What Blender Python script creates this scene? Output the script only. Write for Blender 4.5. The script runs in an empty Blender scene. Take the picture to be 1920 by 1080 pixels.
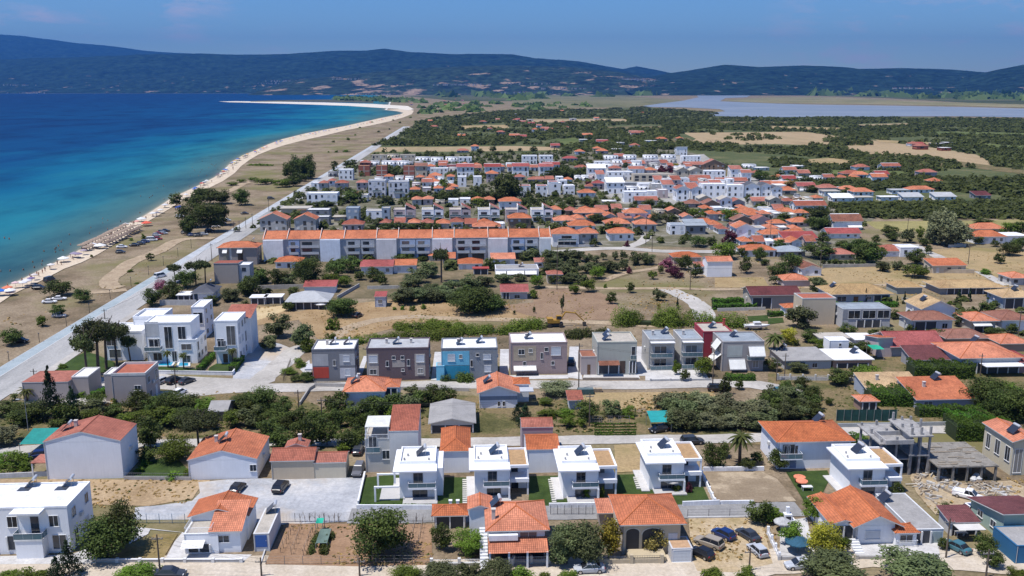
import bpy, math, random
import numpy as np
R = math.radians
rnd = random.Random(7)
nrs = np.random.RandomState(5)
S = bpy.context.scene
col = S.collection
# ------------------------------------------------------------------ camera
FPX, YH, CH = 1700.0, 165.0, 68.2          # focal length in photo pixels, horizon row, height above ground
PITCH = math.atan((540 - YH) / FPX)
cam = bpy.data.cameras.new('camera'); co = bpy.data.objects.new('camera', cam); col.objects.link(co)
cam.sensor_width = 36; cam.lens = 36 * FPX / 1920
cam.clip_start = 1; cam.clip_end = 120000
co.location = (0, 0, CH); co.rotation_euler = (R(90) - PITCH, 0, 0)
S.camera = co
# ------------------------------------------------------------------ sun and sky
SUNV = (-0.33, -0.17, 0.93)
SE = math.atan2(SUNV[2], math.hypot(SUNV[0], SUNV[1]))
w = bpy.data.worlds.new('World'); S.world = w; w.use_nodes = True
nt = w.node_tree; nt.nodes.clear()
def wn(t): return nt.nodes.new(t)
sky = wn('ShaderNodeTexSky'); sky.sky_type = 'NISHITA'; sky.sun_disc = False
sky.sun_elevation = SE; sky.sun_rotation = math.atan2(SUNV[0], SUNV[1])
sky.altitude = 70; sky.air_density = 0.9; sky.dust_density = 0.1; sky.ozone_density = 2.6
hs = wn('ShaderNodeHueSaturation'); hs.inputs['Saturation'].default_value = 1.3; hs.inputs['Value'].default_value = 1.0
nt.links.new(sky.outputs[0], hs.inputs['Color'])
gam = wn('ShaderNodeMix'); gam.data_type = 'RGBA'; gam.blend_type = 'MULTIPLY'; gam.inputs[0].default_value = 1
gam.inputs[7].default_value = (0.58, 0.67, 0.80, 1)
nt.links.new(hs.outputs[0], gam.inputs[6])
tc = wn('ShaderNodeTexCoord'); mp = wn('ShaderNodeMapping'); mp.inputs['Scale'].default_value = (2.2, 2.2, 8.0)
mp.inputs['Location'].default_value = (0.35, 0.2, 0)
nt.links.new(tc.outputs['Generated'], mp.inputs[0])
n1 = wn('ShaderNodeTexNoise'); n1.inputs['Scale'].default_value = 7; n1.inputs['Detail'].default_value = 9; n1.inputs['Roughness'].default_value = .6
nt.links.new(mp.outputs[0], n1.inputs[0])
n2 = wn('ShaderNodeTexNoise'); n2.inputs['Scale'].default_value = 2.2; n2.inputs['Detail'].default_value = 2
nt.links.new(mp.outputs[0], n2.inputs[0])
sx = wn('ShaderNodeSeparateXYZ'); nt.links.new(tc.outputs['Generated'], sx.inputs[0])
def mth(op, a, b=None, clamp=False):
    m = wn('ShaderNodeMath'); m.operation = op; m.use_clamp = clamp
    for i, q in enumerate((a, b)):
        if q is None: continue
        if isinstance(q, (int, float)): m.inputs[i].default_value = q
        else: nt.links.new(q, m.inputs[i])
    return m.outputs[0]
cl = mth('MULTIPLY', mth('SUBTRACT', n1.outputs[0], 0.47, True), 4.0, True)
side_ = mth('MULTIPLY', mth('SUBTRACT', mth('ABSOLUTE', mth('ADD', sx.outputs[0], -0.05)), 0.02, True), 3.0, True)   # thin cloud to both sides of the view
cl = mth('MULTIPLY', mth('MULTIPLY', cl, mth('MULTIPLY', mth('SUBTRACT', n2.outputs[0], 0.42, True), 5.0, True)), side_)
cl = mth('MULTIPLY', cl, 1.0, True)
mx = wn('ShaderNodeMix'); mx.data_type = 'RGBA'; nt.links.new(cl, mx.inputs[0]); nt.links.new(gam.outputs[2], mx.inputs[6])
mx.inputs[7].default_value = (4.7, 4.3, 5.2, 1)
el = mth('ADD', 0.80, mth('MULTIPLY', mth('MULTIPLY', mth('ABSOLUTE', sx.outputs[2]), 5.0, True), 0.20))      # sky colour scaled darker and bluer towards the horizon
elc = wn('ShaderNodeCombineXYZ')
for i, k_ in enumerate((1.0, .80, .52)): nt.links.new(mth('POWER', el, k_), elc.inputs[i])
mx2 = wn('ShaderNodeMix'); mx2.data_type = 'RGBA'; mx2.blend_type = 'MULTIPLY'; mx2.inputs[0].default_value = 1; nt.links.new(mx.outputs[2], mx2.inputs[6]); nt.links.new(elc.outputs[0], mx2.inputs[7])
bg = wn('ShaderNodeBackground'); bg.inputs[1].default_value = 0.135
nt.links.new(mx2.outputs[2], bg.inputs[0]); wo = wn('ShaderNodeOutputWorld'); nt.links.new(bg.outputs[0], wo.inputs[0])
sl = bpy.data.lights.new('sun', 'SUN'); sl.energy = 4.3; sl.angle = R(0.53); sl.color = (1.0, .955, .90)
so = bpy.data.objects.new('sun', sl); col.objects.link(so)
from mathutils import Vector, Matrix, Euler
so.rotation_euler = Vector(SUNV).to_track_quat('Z', 'Y').to_euler()
S.view_settings.view_transform = 'Standard'; S.view_settings.look = 'None'; S.view_settings.gamma = 1
S.view_settings.use_curve_mapping = False; S.view_settings.exposure = 0.42
S.cycles.volume_bounces = 0; S.cycles.max_bounces = 6; S.cycles.transparent_max_bounces = 8
# ------------------------------------------------------------------ measuring: a photo pixel -> a point on the ground (or at height z)
CP, SP = math.cos(PITCH), math.sin(PITCH)
def P(x, y, z=0.0):
    u, v = (x - 960) / FPX, (540 - y) / FPX
    dx, dy, dz = u, CP + v * SP, -SP + v * CP
    t = (z - CH) / dz
    return Vector((dx * t, dy * t, z))
def HGT(x, yb, yt):
    """height of a thing that stands at pixel (x,yb) and reaches up to row yt"""
    b = P(x, yb); v = (540 - yt) / FPX
    dy, dz = CP + v * SP, -SP + v * CP
    return CH + dz * b.y / dy
def SC(y): return (y - YH) / (CH / CP)       # pixels per metre across, on the ground at row y
TL = dict(F1=(0,780,3.6), F2=(480,780,3.6), F3=(960,780,3.6), F4=(1440,780,3.6), M1=(0,540,4), M2=(480,540,4), M3=(960,540,4), M4=(1440,540,4),
          U1=(0,340,4), U2=(380,340,4), U3=(860,340,4), U4=(1340,340,3.3103), T1=(560,260,4.174), T2=(1020,260,4.174), H1=(0,40,2), H2=(960,40,2), G=(0,0,1))
def tp(t, x, y): ox, oy, s = TL[t]; return ox + x / s, oy + y / s
def tpts(t, pts): return [tp(t, *p) for p in pts]
# ------------------------------------------------------------------ materials
MC = {}
def new_mat(name):
    m = bpy.data.materials.new(name); m.use_nodes = True
    return m, m.node_tree, m.node_tree.nodes['Principled BSDF']
def lerpc(c, k): return tuple(max(0, min(1, v * k)) for v in c[:3]) + (1,)
def noise_col(t, stops, scale, detail=6, rough=.6, coord=None, w3=None):
    """noise -> colour ramp"""
    n = t.nodes.new('ShaderNodeTexNoise'); n.inputs['Scale'].default_value = scale; n.inputs['Detail'].default_value = detail
    n.inputs['Roughness'].default_value = rough
    if coord is None:
        g = t.nodes.new('ShaderNodeNewGeometry'); coord = g.outputs['Position']
    t.links.new(coord, n.inputs['Vector'])
    r = t.nodes.new('ShaderNodeValToRGB'); e = r.color_ramp.elements
    while len(e) < len(stops): e.new(.5)
    for i, (p, c) in enumerate(stops): e[i].position = p; e[i].color = tuple(c[:3]) + (1,)
    t.links.new(n.outputs[0], r.inputs[0])
    return r.outputs[0], n.outputs[0]
def mixc(t, a, b, f, mode='MIX'):
    m = t.nodes.new('ShaderNodeMix'); m.data_type = 'RGBA'; m.blend_type = mode
    for i, q in ((0, f), (6, a), (7, b)):
        if isinstance(q, (int, float)): m.inputs[i].default_value = q
        elif isinstance(q, tuple): m.inputs[i].default_value = tuple(q[:3]) + (1,)
        else: t.links.new(q, m.inputs[i])
    return m.outputs[2]
def bump(t, b, h, strength=.3, dist=.1):
    n = t.nodes.new('ShaderNodeBump'); n.inputs['Strength'].default_value = strength; n.inputs['Distance'].default_value = dist
    t.links.new(h, n.inputs['Height']); t.links.new(n.outputs[0], b.inputs['Normal'])
def plain(c, rough=.75, var=.14, scale=.45, metal=0, spec=.3):
    """painted or rendered surface with uneven tone and faint streaks"""
    k = ('p', tuple(round(v, 3) for v in c), rough, var, scale, metal)
    if k in MC: return MC[k]
    m, t, b = new_mat('plain'); b.inputs['Roughness'].default_value = rough; b.inputs['Metallic'].default_value = metal
    b.inputs['Specular IOR Level'].default_value = spec
    if var:
        a, f = noise_col(t, [(.3, lerpc(c, 1 - var)), (.7, lerpc(c, 1 + var * .45))], scale, 8, .65)
        g = t.nodes.new('ShaderNodeNewGeometry'); mp = t.nodes.new('ShaderNodeMapping'); mp.inputs['Scale'].default_value = (2.5, 2.5, .25)
        t.links.new(g.outputs['Position'], mp.inputs[0])
        s2, _ = noise_col(t, [(.35, (1 - var * .7,) * 3), (.65, (1, 1, 1))], 1.3, 5, .6, mp.outputs[0])
        t.links.new(mixc(t, a, s2, 1.0, 'MULTIPLY'), b.inputs['Base Color'])
    else: b.inputs['Base Color'].default_value = tuple(c[:3]) + (1,)
    MC[k] = m; return m
def ground_mat(name, stops, scale=.15, fine=2.0, amt=.5, rough=.95, tint=None, tscale=.02, bumps=.5, spec=.1, streak=None):
    if name in MC: return MC[name]
    m, t, b = new_mat(name); b.inputs['Roughness'].default_value = rough; b.inputs['Specular IOR Level'].default_value = spec
    co_ = None
    if streak:
        g = t.nodes.new('ShaderNodeNewGeometry'); mp = t.nodes.new('ShaderNodeMapping'); mp.inputs['Scale'].default_value = streak[:3]
        mp.inputs['Rotation'].default_value = (0, 0, R(streak[3])); t.links.new(g.outputs['Position'], mp.inputs[0]); co_ = mp.outputs[0]
    a, f = noise_col(t, stops, scale, 12, .68, co_)
    c2, f2 = noise_col(t, [(.3, (1 - amt,) * 3), (.7, (1 + amt * .35,) * 3)], fine, 6, .7)
    c = mixc(t, a, c2, 1.0, 'MULTIPLY')
    if tint:
        _, ft = noise_col(t, [(0, (0, 0, 0)), (1, (1, 1, 1))], tscale, 5, .6)
        mr = t.nodes.new('ShaderNodeMapRange'); mr.inputs[1].default_value = .5; mr.inputs[2].default_value = .66
        t.links.new(ft, mr.inputs[0]); c = mixc(t, c, tint, mr.outputs[0])
    t.links.new(c, b.inputs['Base Color'])
    if bumps: bump(t, b, f2, bumps, .12)
    MC[name] = m; return m
def tile_mat(c, name='tile'):
    """roof tiles: UV runs along the eave and up the slope in metres"""
    k = ('t', tuple(c), name)
    if k in MC: return MC[k]
    m, t, b = new_mat('roof_tile'); b.inputs['Roughness'].default_value = .7; b.inputs['Specular IOR Level'].default_value = .25
    uv = t.nodes.new('ShaderNodeUVMap')
    br = t.nodes.new('ShaderNodeTexBrick'); br.inputs['Scale'].default_value = 1.0; br.offset = 0
    br.inputs['Color1'].default_value = lerpc(c, 1.1); br.inputs['Color2'].default_value = lerpc(c, .8); br.inputs['Mortar'].default_value = lerpc(c, .38)
    br.inputs['Mortar Size'].default_value = .035; br.inputs['Mortar Smooth'].default_value = .6
    br.inputs['Brick Width'].default_value = .30; br.inputs['Row Height'].default_value = .42; br.inputs['Bias'].default_value = -.1
    t.links.new(uv.outputs[0], br.inputs['Vector'])
    s, f = noise_col(t, [(.3, (.66, .64, .64)), (.5, (1, 1, 1)), (.72, (1.15, 1.1, 1.05))], .5, 9, .7)
    cc = mixc(t, br.outputs[0], s, 1.0, 'MULTIPLY')
    s3, _ = noise_col(t, [(.35, (.80, .74, .70)), (.6, (1.05, 1.05, 1.05))], .12, 3, .6); cc = mixc(t, cc, s3, 1.0, 'MULTIPLY')
    oi = t.nodes.new('ShaderNodeObjectInfo'); hv = t.nodes.new('ShaderNodeHueSaturation'); m1 = t.nodes.new('ShaderNodeMapRange'); m1.inputs[3].default_value = .84; m1.inputs[4].default_value = 1.12; t.links.new(oi.outputs['Random'], m1.inputs[0])
    m2 = t.nodes.new('ShaderNodeMapRange'); m2.inputs[3].default_value = 1.0; m2.inputs[4].default_value = .86; t.links.new(oi.outputs['Random'], m2.inputs[0]); t.links.new(m1.outputs[0], hv.inputs['Value']); t.links.new(m2.outputs[0], hv.inputs['Saturation']); t.links.new(cc, hv.inputs['Color']); cc = hv.outputs[0]
    t.links.new(cc, b.inputs['Base Color'])
    wv = t.nodes.new('ShaderNodeTexWave'); wv.bands_direction = 'X'; wv.inputs['Scale'].default_value = 1 / .30 / 3.2
    t.links.new(uv.outputs[0], wv.inputs['Vector']); bump(t, b, wv.outputs[1], .5, .06)
    MC[k] = m; return m
def leaf_mat(name, c, var=.45, trans=.32):
    if name in MC: return MC[name]
    c = (c[0] * 1.38, c[1] * 1.34, c[2] * 1.15)
    m, t, b = new_mat(name); b.inputs['Roughness'].default_value = .62; b.inputs['Specular IOR Level'].default_value = .22
    at = t.nodes.new('ShaderNodeAttribute'); at.attribute_name = 'tone'
    oi = t.nodes.new('ShaderNodeObjectInfo')
    r = t.nodes.new('ShaderNodeValToRGB'); e = r.color_ramp.elements
    e[0].position = 0; e[0].color = lerpc(c, 1 - var); e[1].position = 1
    e[1].color = (min(1, c[0] * (1 + var * 1.3)), min(1, c[1] * (1 + var)), c[2] * (1 + var * .3), 1)
    t.links.new(at.outputs['Fac'], r.inputs[0])
    h = t.nodes.new('ShaderNodeHueSaturation')
    mr = t.nodes.new('ShaderNodeMapRange'); mr.inputs[3].default_value = .65; mr.inputs[4].default_value = 1.45; t.links.new(oi.outputs['Random'], mr.inputs[0])
    mh = t.nodes.new('ShaderNodeMapRange'); mh.inputs[3].default_value = .470; mh.inputs[4].default_value = .515; t.links.new(oi.outputs['Random'], mh.inputs[0])
    t.links.new(mr.outputs[0], h.inputs['Value']); t.links.new(mh.outputs[0], h.inputs['Hue']); t.links.new(r.outputs[0], h.inputs['Color'])
    t.links.new(h.outputs[0], b.inputs['Base Color'])
    tr = t.nodes.new('ShaderNodeBsdfTranslucent'); t.links.new(h.outputs[0], tr.inputs[0])
    ms = t.nodes.new('ShaderNodeMixShader'); ms.inputs[0].default_value = trans
    out = t.nodes['Material Output']; t.links.new(b.outputs[0], ms.inputs[1]); t.links.new(tr.outputs[0], ms.inputs[2]); t.links.new(ms.outputs[0], out.inputs[0])
    MC[name] = m; return m
def glass():
    if 'glass' in MC: return MC['glass']
    m, t, b = new_mat('window_glass'); b.inputs['Roughness'].default_value = .08; b.inputs['Specular IOR Level'].default_value = .6
    a, _ = noise_col(t, [(.35, (.012, .016, .022)), (.65, (.05, .06, .075))], .35, 3, .5)
    oi = t.nodes.new('ShaderNodeObjectInfo'); m1 = t.nodes.new('ShaderNodeMapRange'); m1.inputs[1].default_value = .62; m1.inputs[2].default_value = .95; m1.inputs[4].default_value = .75; t.links.new(oi.outputs['Random'], m1.inputs[0])
    t.links.new(mixc(t, a, (.30, .29, .27), m1.outputs[0]), b.inputs['Base Color'])
    MC['glass'] = m; return m
WHITE = (.80, .80, .81); ORANGE = (.56, .168, .062); RED = (.36, .065, .055); OCHRE = (.62, .40, .17)
CONC = (.36, .35, .33); DARK = (.05, .05, .055); WOOD = (.16, .09, .05)
# ------------------------------------------------------------------ mesh collecting
class MB:
    def __init__(s): s.v = []; s.f = []; s.uv = []
    def face(s, pts, uv=None):
        i = len(s.v); s.v += [tuple(p) for p in pts]; s.f.append(tuple(range(i, i + len(pts))))
        s.uv += uv if uv else [(0, 0)] * len(pts); return s
    def roof(s, pts):
        """one roof plane; first edge is the eave"""
        a, b = Vector(pts[0]), Vector(pts[1]); e = (b - a).normalized()
        n = e.cross(Vector(pts[2]) - a).normalized(); up = n.cross(e)
        return s.face(pts, [((Vector(p) - a).dot(e), (Vector(p) - a).dot(up)) for p in pts])
    def box(s, x0, x1, y0, y1, z0, z1, bottom=False):
        v = [(x0,y0,z0),(x1,y0,z0),(x1,y1,z0),(x0,y1,z0),(x0,y0,z1),(x1,y0,z1),(x1,y1,z1),(x0,y1,z1)]
        i = len(s.v); s.v += v
        for f in ((0,1,5,4),(1,2,6,5),(2,3,7,6),(3,0,4,7),(4,5,6,7)) + ((3,2,1,0),):
            s.f.append(tuple(i + k for k in f)); s.uv += [(v[k][0] + v[k][1], v[k][2]) for k in f]
        return s
    def prism(s, poly, z0, z1):
        i = len(s.v); n = len(poly); s.v += [(p[0], p[1], z0) for p in poly] + [(p[0], p[1], z1) for p in poly]
        s.f.append(tuple(i + n + k for k in range(n))); s.uv += [(p[0], p[1]) for p in poly]
        for k in range(n):
            q = (k + 1) % n; s.f.append((i + k, i + q, i + n + q, i + n + k)); s.uv += [(0, 0), (1, 0), (1, 1), (0, 1)]
        return s
    def xprism(s, prof, x0, x1):
        """profile in (y,z) pushed along x"""
        i = len(s.v); n = len(prof); s.v += [(x0, p[0], p[1]) for p in prof] + [(x1, p[0], p[1]) for p in prof]
        s.f.append(tuple(i + k for k in range(n))); s.f.append(tuple(i + n + k for k in reversed(range(n)))); s.uv += [(0, 0)] * (2 * n)
        for k in range(n):
            q = (k + 1) % n; s.f.append((i + k, i + n + k, i + n + q, i + q)); s.uv += [(0, 0)] * 4
        return s
    def cyl(s, a, b, r, n=8, r2=None, cap=True):
        a, b = Vector(a), Vector(b); d = (b - a).normalized()
        o = Vector((0, 0, 1)) if abs(d.z) < .9 else Vector((1, 0, 0)); e = d.cross(o).normalized(); g = d.cross(e)
        r2 = r if r2 is None else r2; i = len(s.v)
        for c, rr in ((a, r), (b, r2)):
            for k in range(n):
                t = 2 * math.pi * k / n; s.v.append(tuple(c + e * (rr * math.cos(t)) + g * (rr * math.sin(t))))
        for k in range(n):
            q = (k + 1) % n; s.f.append((i + k, i + q, i + n + q, i + n + k)); s.uv += [(0, 0)] * 4
        if cap:
            s.f.append(tuple(i + n + k for k in range(n))); s.uv += [(0, 0)] * n
            s.f.append(tuple(i + k for k in reversed(range(n)))); s.uv += [(0, 0)] * n
        return s
    def mesh(s, name, m=None, smooth=False):
        me = bpy.data.meshes.new(name); me.from_pydata(s.v, [], s.f)
        u = me.uv_layers.new(name='UVMap'); u.data.foreach_set('uv', np.array(s.uv, dtype=np.float32).ravel())
        if m: me.materials.append(m)
        if smooth: me.polygons.foreach_set('use_smooth', [True] * len(me.polygons))
        return me
    def build(s, name, m, parent=None, label=None, smooth=False):
        return link(name, s.mesh(name, m, smooth), parent, label)
def link(name, me, parent=None, label=None):
    o = bpy.data.objects.new(name, me); col.objects.link(o)
    if parent: o.parent = parent
    if label: o['label'] = label
    return o
def box_part(name, m, parent, *b): return MB().box(*b).build(name, m, parent)
LABELS = set()
def tag(o, label=None, cat=None, group=None, kind=None):
    if label: o['label'] = label
    if cat: o['category'] = cat
    if group: o['group'] = group
    if kind: o['kind'] = kind
    return o
def empty(name, loc, rz=0, label=None, cat=None, group=None):
    o = bpy.data.objects.new(name, None); col.objects.link(o); o.location = loc; o.rotation_euler = (0, 0, rz); o.empty_display_size = .5
    return tag(o, label, cat, group)
def copy_tree(o, parent=None):
    c = o.copy(); col.objects.link(c)
    if parent: c.parent = parent
    for ch in o.children: copy_tree(ch, c)
    return c
ORD = 'first second third fourth fifth sixth seventh eighth ninth tenth eleventh twelfth thirteenth fourteenth fifteenth sixteenth'.split()
def ordl(i, n, what, where):
    """label for the i-th of n from the left"""
    if n == 1: return '%s %s' % (what, where)
    if i == 0: return 'leftmost %s %s' % (what, where)
    if i == n - 1: return 'rightmost %s %s' % (what, where)
    if i <= (n - 1) / 2 or n > 22: return '%s %s from left %s' % (ORD[min(i, 15)], what, where)
    return '%s %s from right %s' % (ORD[n - 1 - i], what, where)
# ------------------------------------------------------------------ the land, the sea, the hills
NSH = [0]
def sheet(name, pts, z, m, jit=0, kind='structure', sub=0):
    """flat sheet from ground points; sub>0 adds uneven points along each edge"""
    NSH[0] += 1
    if .02 < z < .199: z = .015 + .0016 * NSH[0]      # every sheet a little above the one before
    out = []
    for i, p in enumerate(pts):
        q = pts[(i + 1) % len(pts)]; out.append((p[0], p[1]))
        L = math.hypot(q[0] - p[0], q[1] - p[1])
        for k in range(1, sub + 1):
            t = k / (sub + 1); a = rnd.uniform(-jit, jit)
            out.append((p[0] + (q[0] - p[0]) * t - (q[1] - p[1]) / max(L, .01) * a, p[1] + (q[1] - p[1]) * t + (q[0] - p[0]) / max(L, .01) * a))
    me = bpy.data.meshes.new(name); me.from_pydata([(x, y, z) for x, y in out], [], [tuple(range(len(out)))])
    if me.polygons[0].normal.z < 0: me.flip_normals()
    me.materials.append(m); o = link(name, me); o['kind'] = kind
    return o
def psheet(name, t, pix, z, m, jit=0, sub=0, kind='structure'):
    return sheet(name, [P(*tp(t, *p))[:2] for p in pix], z, m, jit, kind, sub)
def ribbon(name, pts, width, z, m):
    NSH[0] += 1; z = .015 + .0016 * NSH[0]
    """road along ground points"""
    pts = [Vector((p[0], p[1], 0)) for p in pts]; fine = []
    for i in range(len(pts) - 1):
        p0, p1, p2, p3 = pts[max(0, i - 1)], pts[i], pts[i + 1], pts[min(len(pts) - 1, i + 2)]
        for k in range(6):
            t = k / 6; fine.append(.5 * ((2 * p1) + (p2 - p0) * t + (2 * p0 - 5 * p1 + 4 * p2 - p3) * t * t + (3 * p1 - p0 - 3 * p2 + p3) * t ** 3))
    fine.append(pts[-1]); v = []; f = []
    for i, p in enumerate(fine):
        d = (fine[min(i + 1, len(fine) - 1)] - fine[max(i - 1, 0)]).normalized(); n = Vector((-d.y, d.x, 0))
        ww = (width if not isinstance(width, (list, tuple)) else width[0] + (width[1] - width[0]) * i / len(fine)) / 2 * rnd.uniform(.93, 1.07)
        v += [(p.x + n.x * ww, p.y + n.y * ww, z), (p.x - n.x * ww, p.y - n.y * ww, z)]
        if i: k = 2 * i; f.append((k - 2, k - 1, k + 1, k))
    me = bpy.data.meshes.new(name); me.from_pydata(v, [], f); me.materials.append(m)
    if me.polygons[0].normal.z < 0: me.flip_normals()
    o = link(name, me); o['kind'] = 'structure'; return o
def prib(name, t, pix, width, z, m): return ribbon(name, [P(*tp(t, *p)) for p in pix], width, z, m)
drygrass = ground_mat('dry_ground', [(.32, (.105, .088, .052)), (.45, (.205, .155, .10)), (.56, (.30, .235, .16)), (.7, (.15, .125, .072))], .035, 1.4, .5,
                      tint=(.15, .14, .055), tscale=.018)
g = sheet('ground', [(-14000, -200), (16000, -200), (16000, 26000), (-14000, 26000)], 0, drygrass)
# sea: a mesh laid out from the shore outwards, so that every point knows how far it is from the sand
shore = [(-700, 900), (-330, 700), (-120, 596), (-40, 561), (0, 544), (50, 520), (100, 495), (140, 475), (175, 452), (225, 426), (262, 411), (300, 387), (322, 372), (375, 347), (402, 333), (420, 319),
         (436, 303), (455, 292), (477, 283), (503, 271), (530, 261), (575, 250), (612, 243), (650, 236), (685, 228), (712, 222), (735, 217.5), (752, 214), (757, 211.5), (745, 208.5), (722, 206), (727, 200), (731, 190), (728, 182), (700, 177.5), (640, 176), (560, 175.4)]
sp = [P(x, y) for x, y in shore]; fs = []
for a, b in zip(sp, sp[1:]):
    n = max(1, min(12, int((b - a).length / 12)))
    for k in range(n): fs.append(a + (b - a) * (k / n))
fs.append(sp[-1])
offs = [-6, 0, 1.5, 4, 8, 14, 22, 34, 50, 75, 110, 160, 230, 330, 480, 700, 1050, 1600, 2500, 4200, 8000, 14000]
v, f, att = [], [], []
for i, p in enumerate(fs):
    a, b = fs[max(0, i - 1)], fs[min(len(fs) - 1, i + 1)]; d = (b - a).normalized(); k = max(.25, abs(d.y))
    if p.y > 2100: k = .5
    for d_ in offs:
        v.append((p.x - d_, p.y, .12)); att.append(d_ * k)
n = len(offs)
for i in range(len(fs) - 1):
    if fs[i + 1].y <= fs[i].y: continue
    for j in range(n - 1):
        q = i * n + j; f.append((q, q + 1, q + n + 1, q + n))
me = bpy.data.meshes.new('sea'); me.from_pydata(v, [], f)
A = me.attributes.new('offshore', 'FLOAT', 'POINT'); A.data.foreach_set('value', att)
if me.polygons[0].normal.z < 0: me.flip_normals()
m, t, b = new_mat('sea_water')
at = t.nodes.new('ShaderNodeAttribute'); at.attribute_name = 'offshore'
gpos = t.nodes.new('ShaderNodeNewGeometry')
mpn = t.nodes.new('ShaderNodeMapping'); mpn.inputs['Rotation'].default_value = (0, 0, R(18)); mpn.inputs['Scale'].default_value = (1, .35, 1)
t.links.new(gpos.outputs[0], mpn.inputs[0])
_, nz = noise_col(t, [(0, (0, 0, 0)), (1, (1, 1, 1))], .016, 6, .55, mpn.outputs[0])
def tm(t, op, a, b_=None, clamp=False):
    m_ = t.nodes.new('ShaderNodeMath'); m_.operation = op; m_.use_clamp = clamp
    for i, q in enumerate((a, b_)):
        if q is None: continue
        if isinstance(q, (int, float)): m_.inputs[i].default_value = q
        else: t.links.new(q, m_.inputs[i])
    return m_.outputs[0]
d1 = tm(t, 'ADD', at.outputs['Fac'], tm(t, 'MULTIPLY', tm(t, 'SUBTRACT', nz, .5), tm(t, 'MULTIPLY', at.outputs['Fac'], 1.5)))
d2 = tm(t, 'DIVIDE', tm(t, 'LOGARITHM', tm(t, 'ADD', tm(t, 'MAXIMUM', d1, 0), 1), math.e), math.log(1500))
r = t.nodes.new('ShaderNodeValToRGB'); e = r.color_ramp.elements
SEAC = [(0, (.55, .54, .50)), (.05, (.26, .24, .18)), (.14, (.11, .145, .13)), (.30, (.045, .105, .115)), (.47, (.030, .125, .150)), (.57, (.010, .13, .185)), (.67, (.002, .085, .170)), (.75, (.0008, .046, .135)), (.88, (.0006, .032, .110)), (1, (.0005, .022, .085))]
while len(e) < len(SEAC): e.new(.5)
for i, (p, c) in enumerate(SEAC): e[i].position = p; e[i].color = c + (1,)
t.links.new(d2, r.inputs[0])
sc2, _ = noise_col(t, [(.36, (.50, .60, .70)), (.52, (1, 1, 1)), (.7, (1.3, 1.2, 1.12))], .012, 12, .7, mpn.outputs[0])
t.links.new(mixc(t, r.outputs[0], sc2, 1.0, 'MULTIPLY'), b.inputs['Base Color'])
b.inputs['Roughness'].default_value = .30; b.inputs['Specular IOR Level'].default_value = .08
_, rip = noise_col(t, [(0, (0, 0, 0)), (1, (1, 1, 1))], .35, 7, .7, mpn.outputs[0]); bump(t, b, rip, .35, .8)
def watery(t, b, gl):
    """body colour of the water plus a thin, rough reflection of the sky"""
    df = t.nodes.new('ShaderNodeBsdfDiffuse'); gs = t.nodes.new('ShaderNodeBsdfGlossy'); gs.inputs['Roughness'].default_value = .35; ms = t.nodes.new('ShaderNodeMixShader'); ms.inputs[0].default_value = gl
    t.links.new(b.inputs['Base Color'].links[0].from_socket, df.inputs[0])
    if b.inputs['Normal'].links: t.links.new(b.inputs['Normal'].links[0].from_socket, gs.inputs['Normal'])
    t.links.new(df.outputs[0], ms.inputs[1]); t.links.new(gs.outputs[0], ms.inputs[2]); t.links.new(ms.outputs[0], t.nodes['Material Output'].inputs[0])
watery(t, b, .05)
me.materials.append(m); o = link('sea', me); o['kind'] = 'structure'
sand = ground_mat('sand_mat', [(.35, (.50, .40, .29)), (.6, (.62, .53, .41))], .12, 1.2, .3, bumps=.4)
psheet('beach', 'G', [(-330,700),(-120,596),(-40,561),(0,544),(50,520),(100,495),(140,475),(175,452),(225,426),(262,411),(300,387),(322,372),(375,347),(402,333),(420,319),(436,303),(455,292),(477,283),(503,271),(530,261),(575,250),(612,243),(650,236),(685,228),(712,222),(735,217.5),(752,214),(757,211.5),(745,208.5),(722,206),
   (765,203.5),(776,208),(772,214),(757,220),(733,227),(700,234.5),(650,244),(610,254),(570,263),(535,272),(510,280),(485,290),(468,300),(452,312),(440,325),(418,340),(390,354),(350,372),(318,392),(262,425),(225,452),(185,477),(155,492),(120,505),(82,525),(25,552),(0,569),(-60,600),(-160,640),(-330,745)], .2, sand)
psheet('sand_spit', 'G', [(410,190.4),(440,189.8),(520,190.6),(600,192),(700,195),(765,199),(776,205),(765,207),(745,204),(722,203),(650,198.5),(560,195.4),(480,193),(430,191.8)], .4, ground_mat('spit_sand', [(.3, (.55, .5, .42)), (.7, (.7, .65, .57))], .01, .1, .1, bumps=0))
psheet('shallow_bank', 'G', [(470,190.8),(560,190.6),(700,193.2),(700,190.4),(690,186),(600,186.8),(520,188),(470,189.4)], .5, ground_mat('scrub', [(.35, (.04, .05, .03)), (.6, (.12, .11, .06))], .03, .5, .4, bumps=0), kind='structure')
lagm, t, b = new_mat('lagoon_water'); b.inputs['Roughness'].default_value = .3; b.inputs['Specular IOR Level'].default_value = .08
a, _ = noise_col(t, [(.35, (.155, .19, .235)), (.65, (.21, .24, .28))], .004, 5, .6); t.links.new(a, b.inputs['Base Color']); watery(t, b, .25)
lag = sheet('lagoon', [P(*q)[:2] for q in tpts('H2', [(490,318),(560,308),(640,298),(700,285),(690,275),(740,273),(900,276),(880,285),(800,288),(780,300),(900,305),(1000,309),(1150,313),(1300,315),(1500,318),(1700,322),(1930,328),(2100,332),(2100,372),(1930,361),(1700,357),(1450,357),(1300,359),(1100,360),(950,360),(800,357),(690,353),(720,345),(800,338),(780,330),(640,323),(520,322)])], .6, lagm)
psheet('wetland', 'H2', [(0,322),(200,324),(420,323),(500,316),(640,296),(500,285),(300,275),(0,278)], .3, ground_mat('wetland', [(.35, (.10, .11, .05)), (.6, (.21, .19, .10))], .004, .05, .3, bumps=0))
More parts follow.
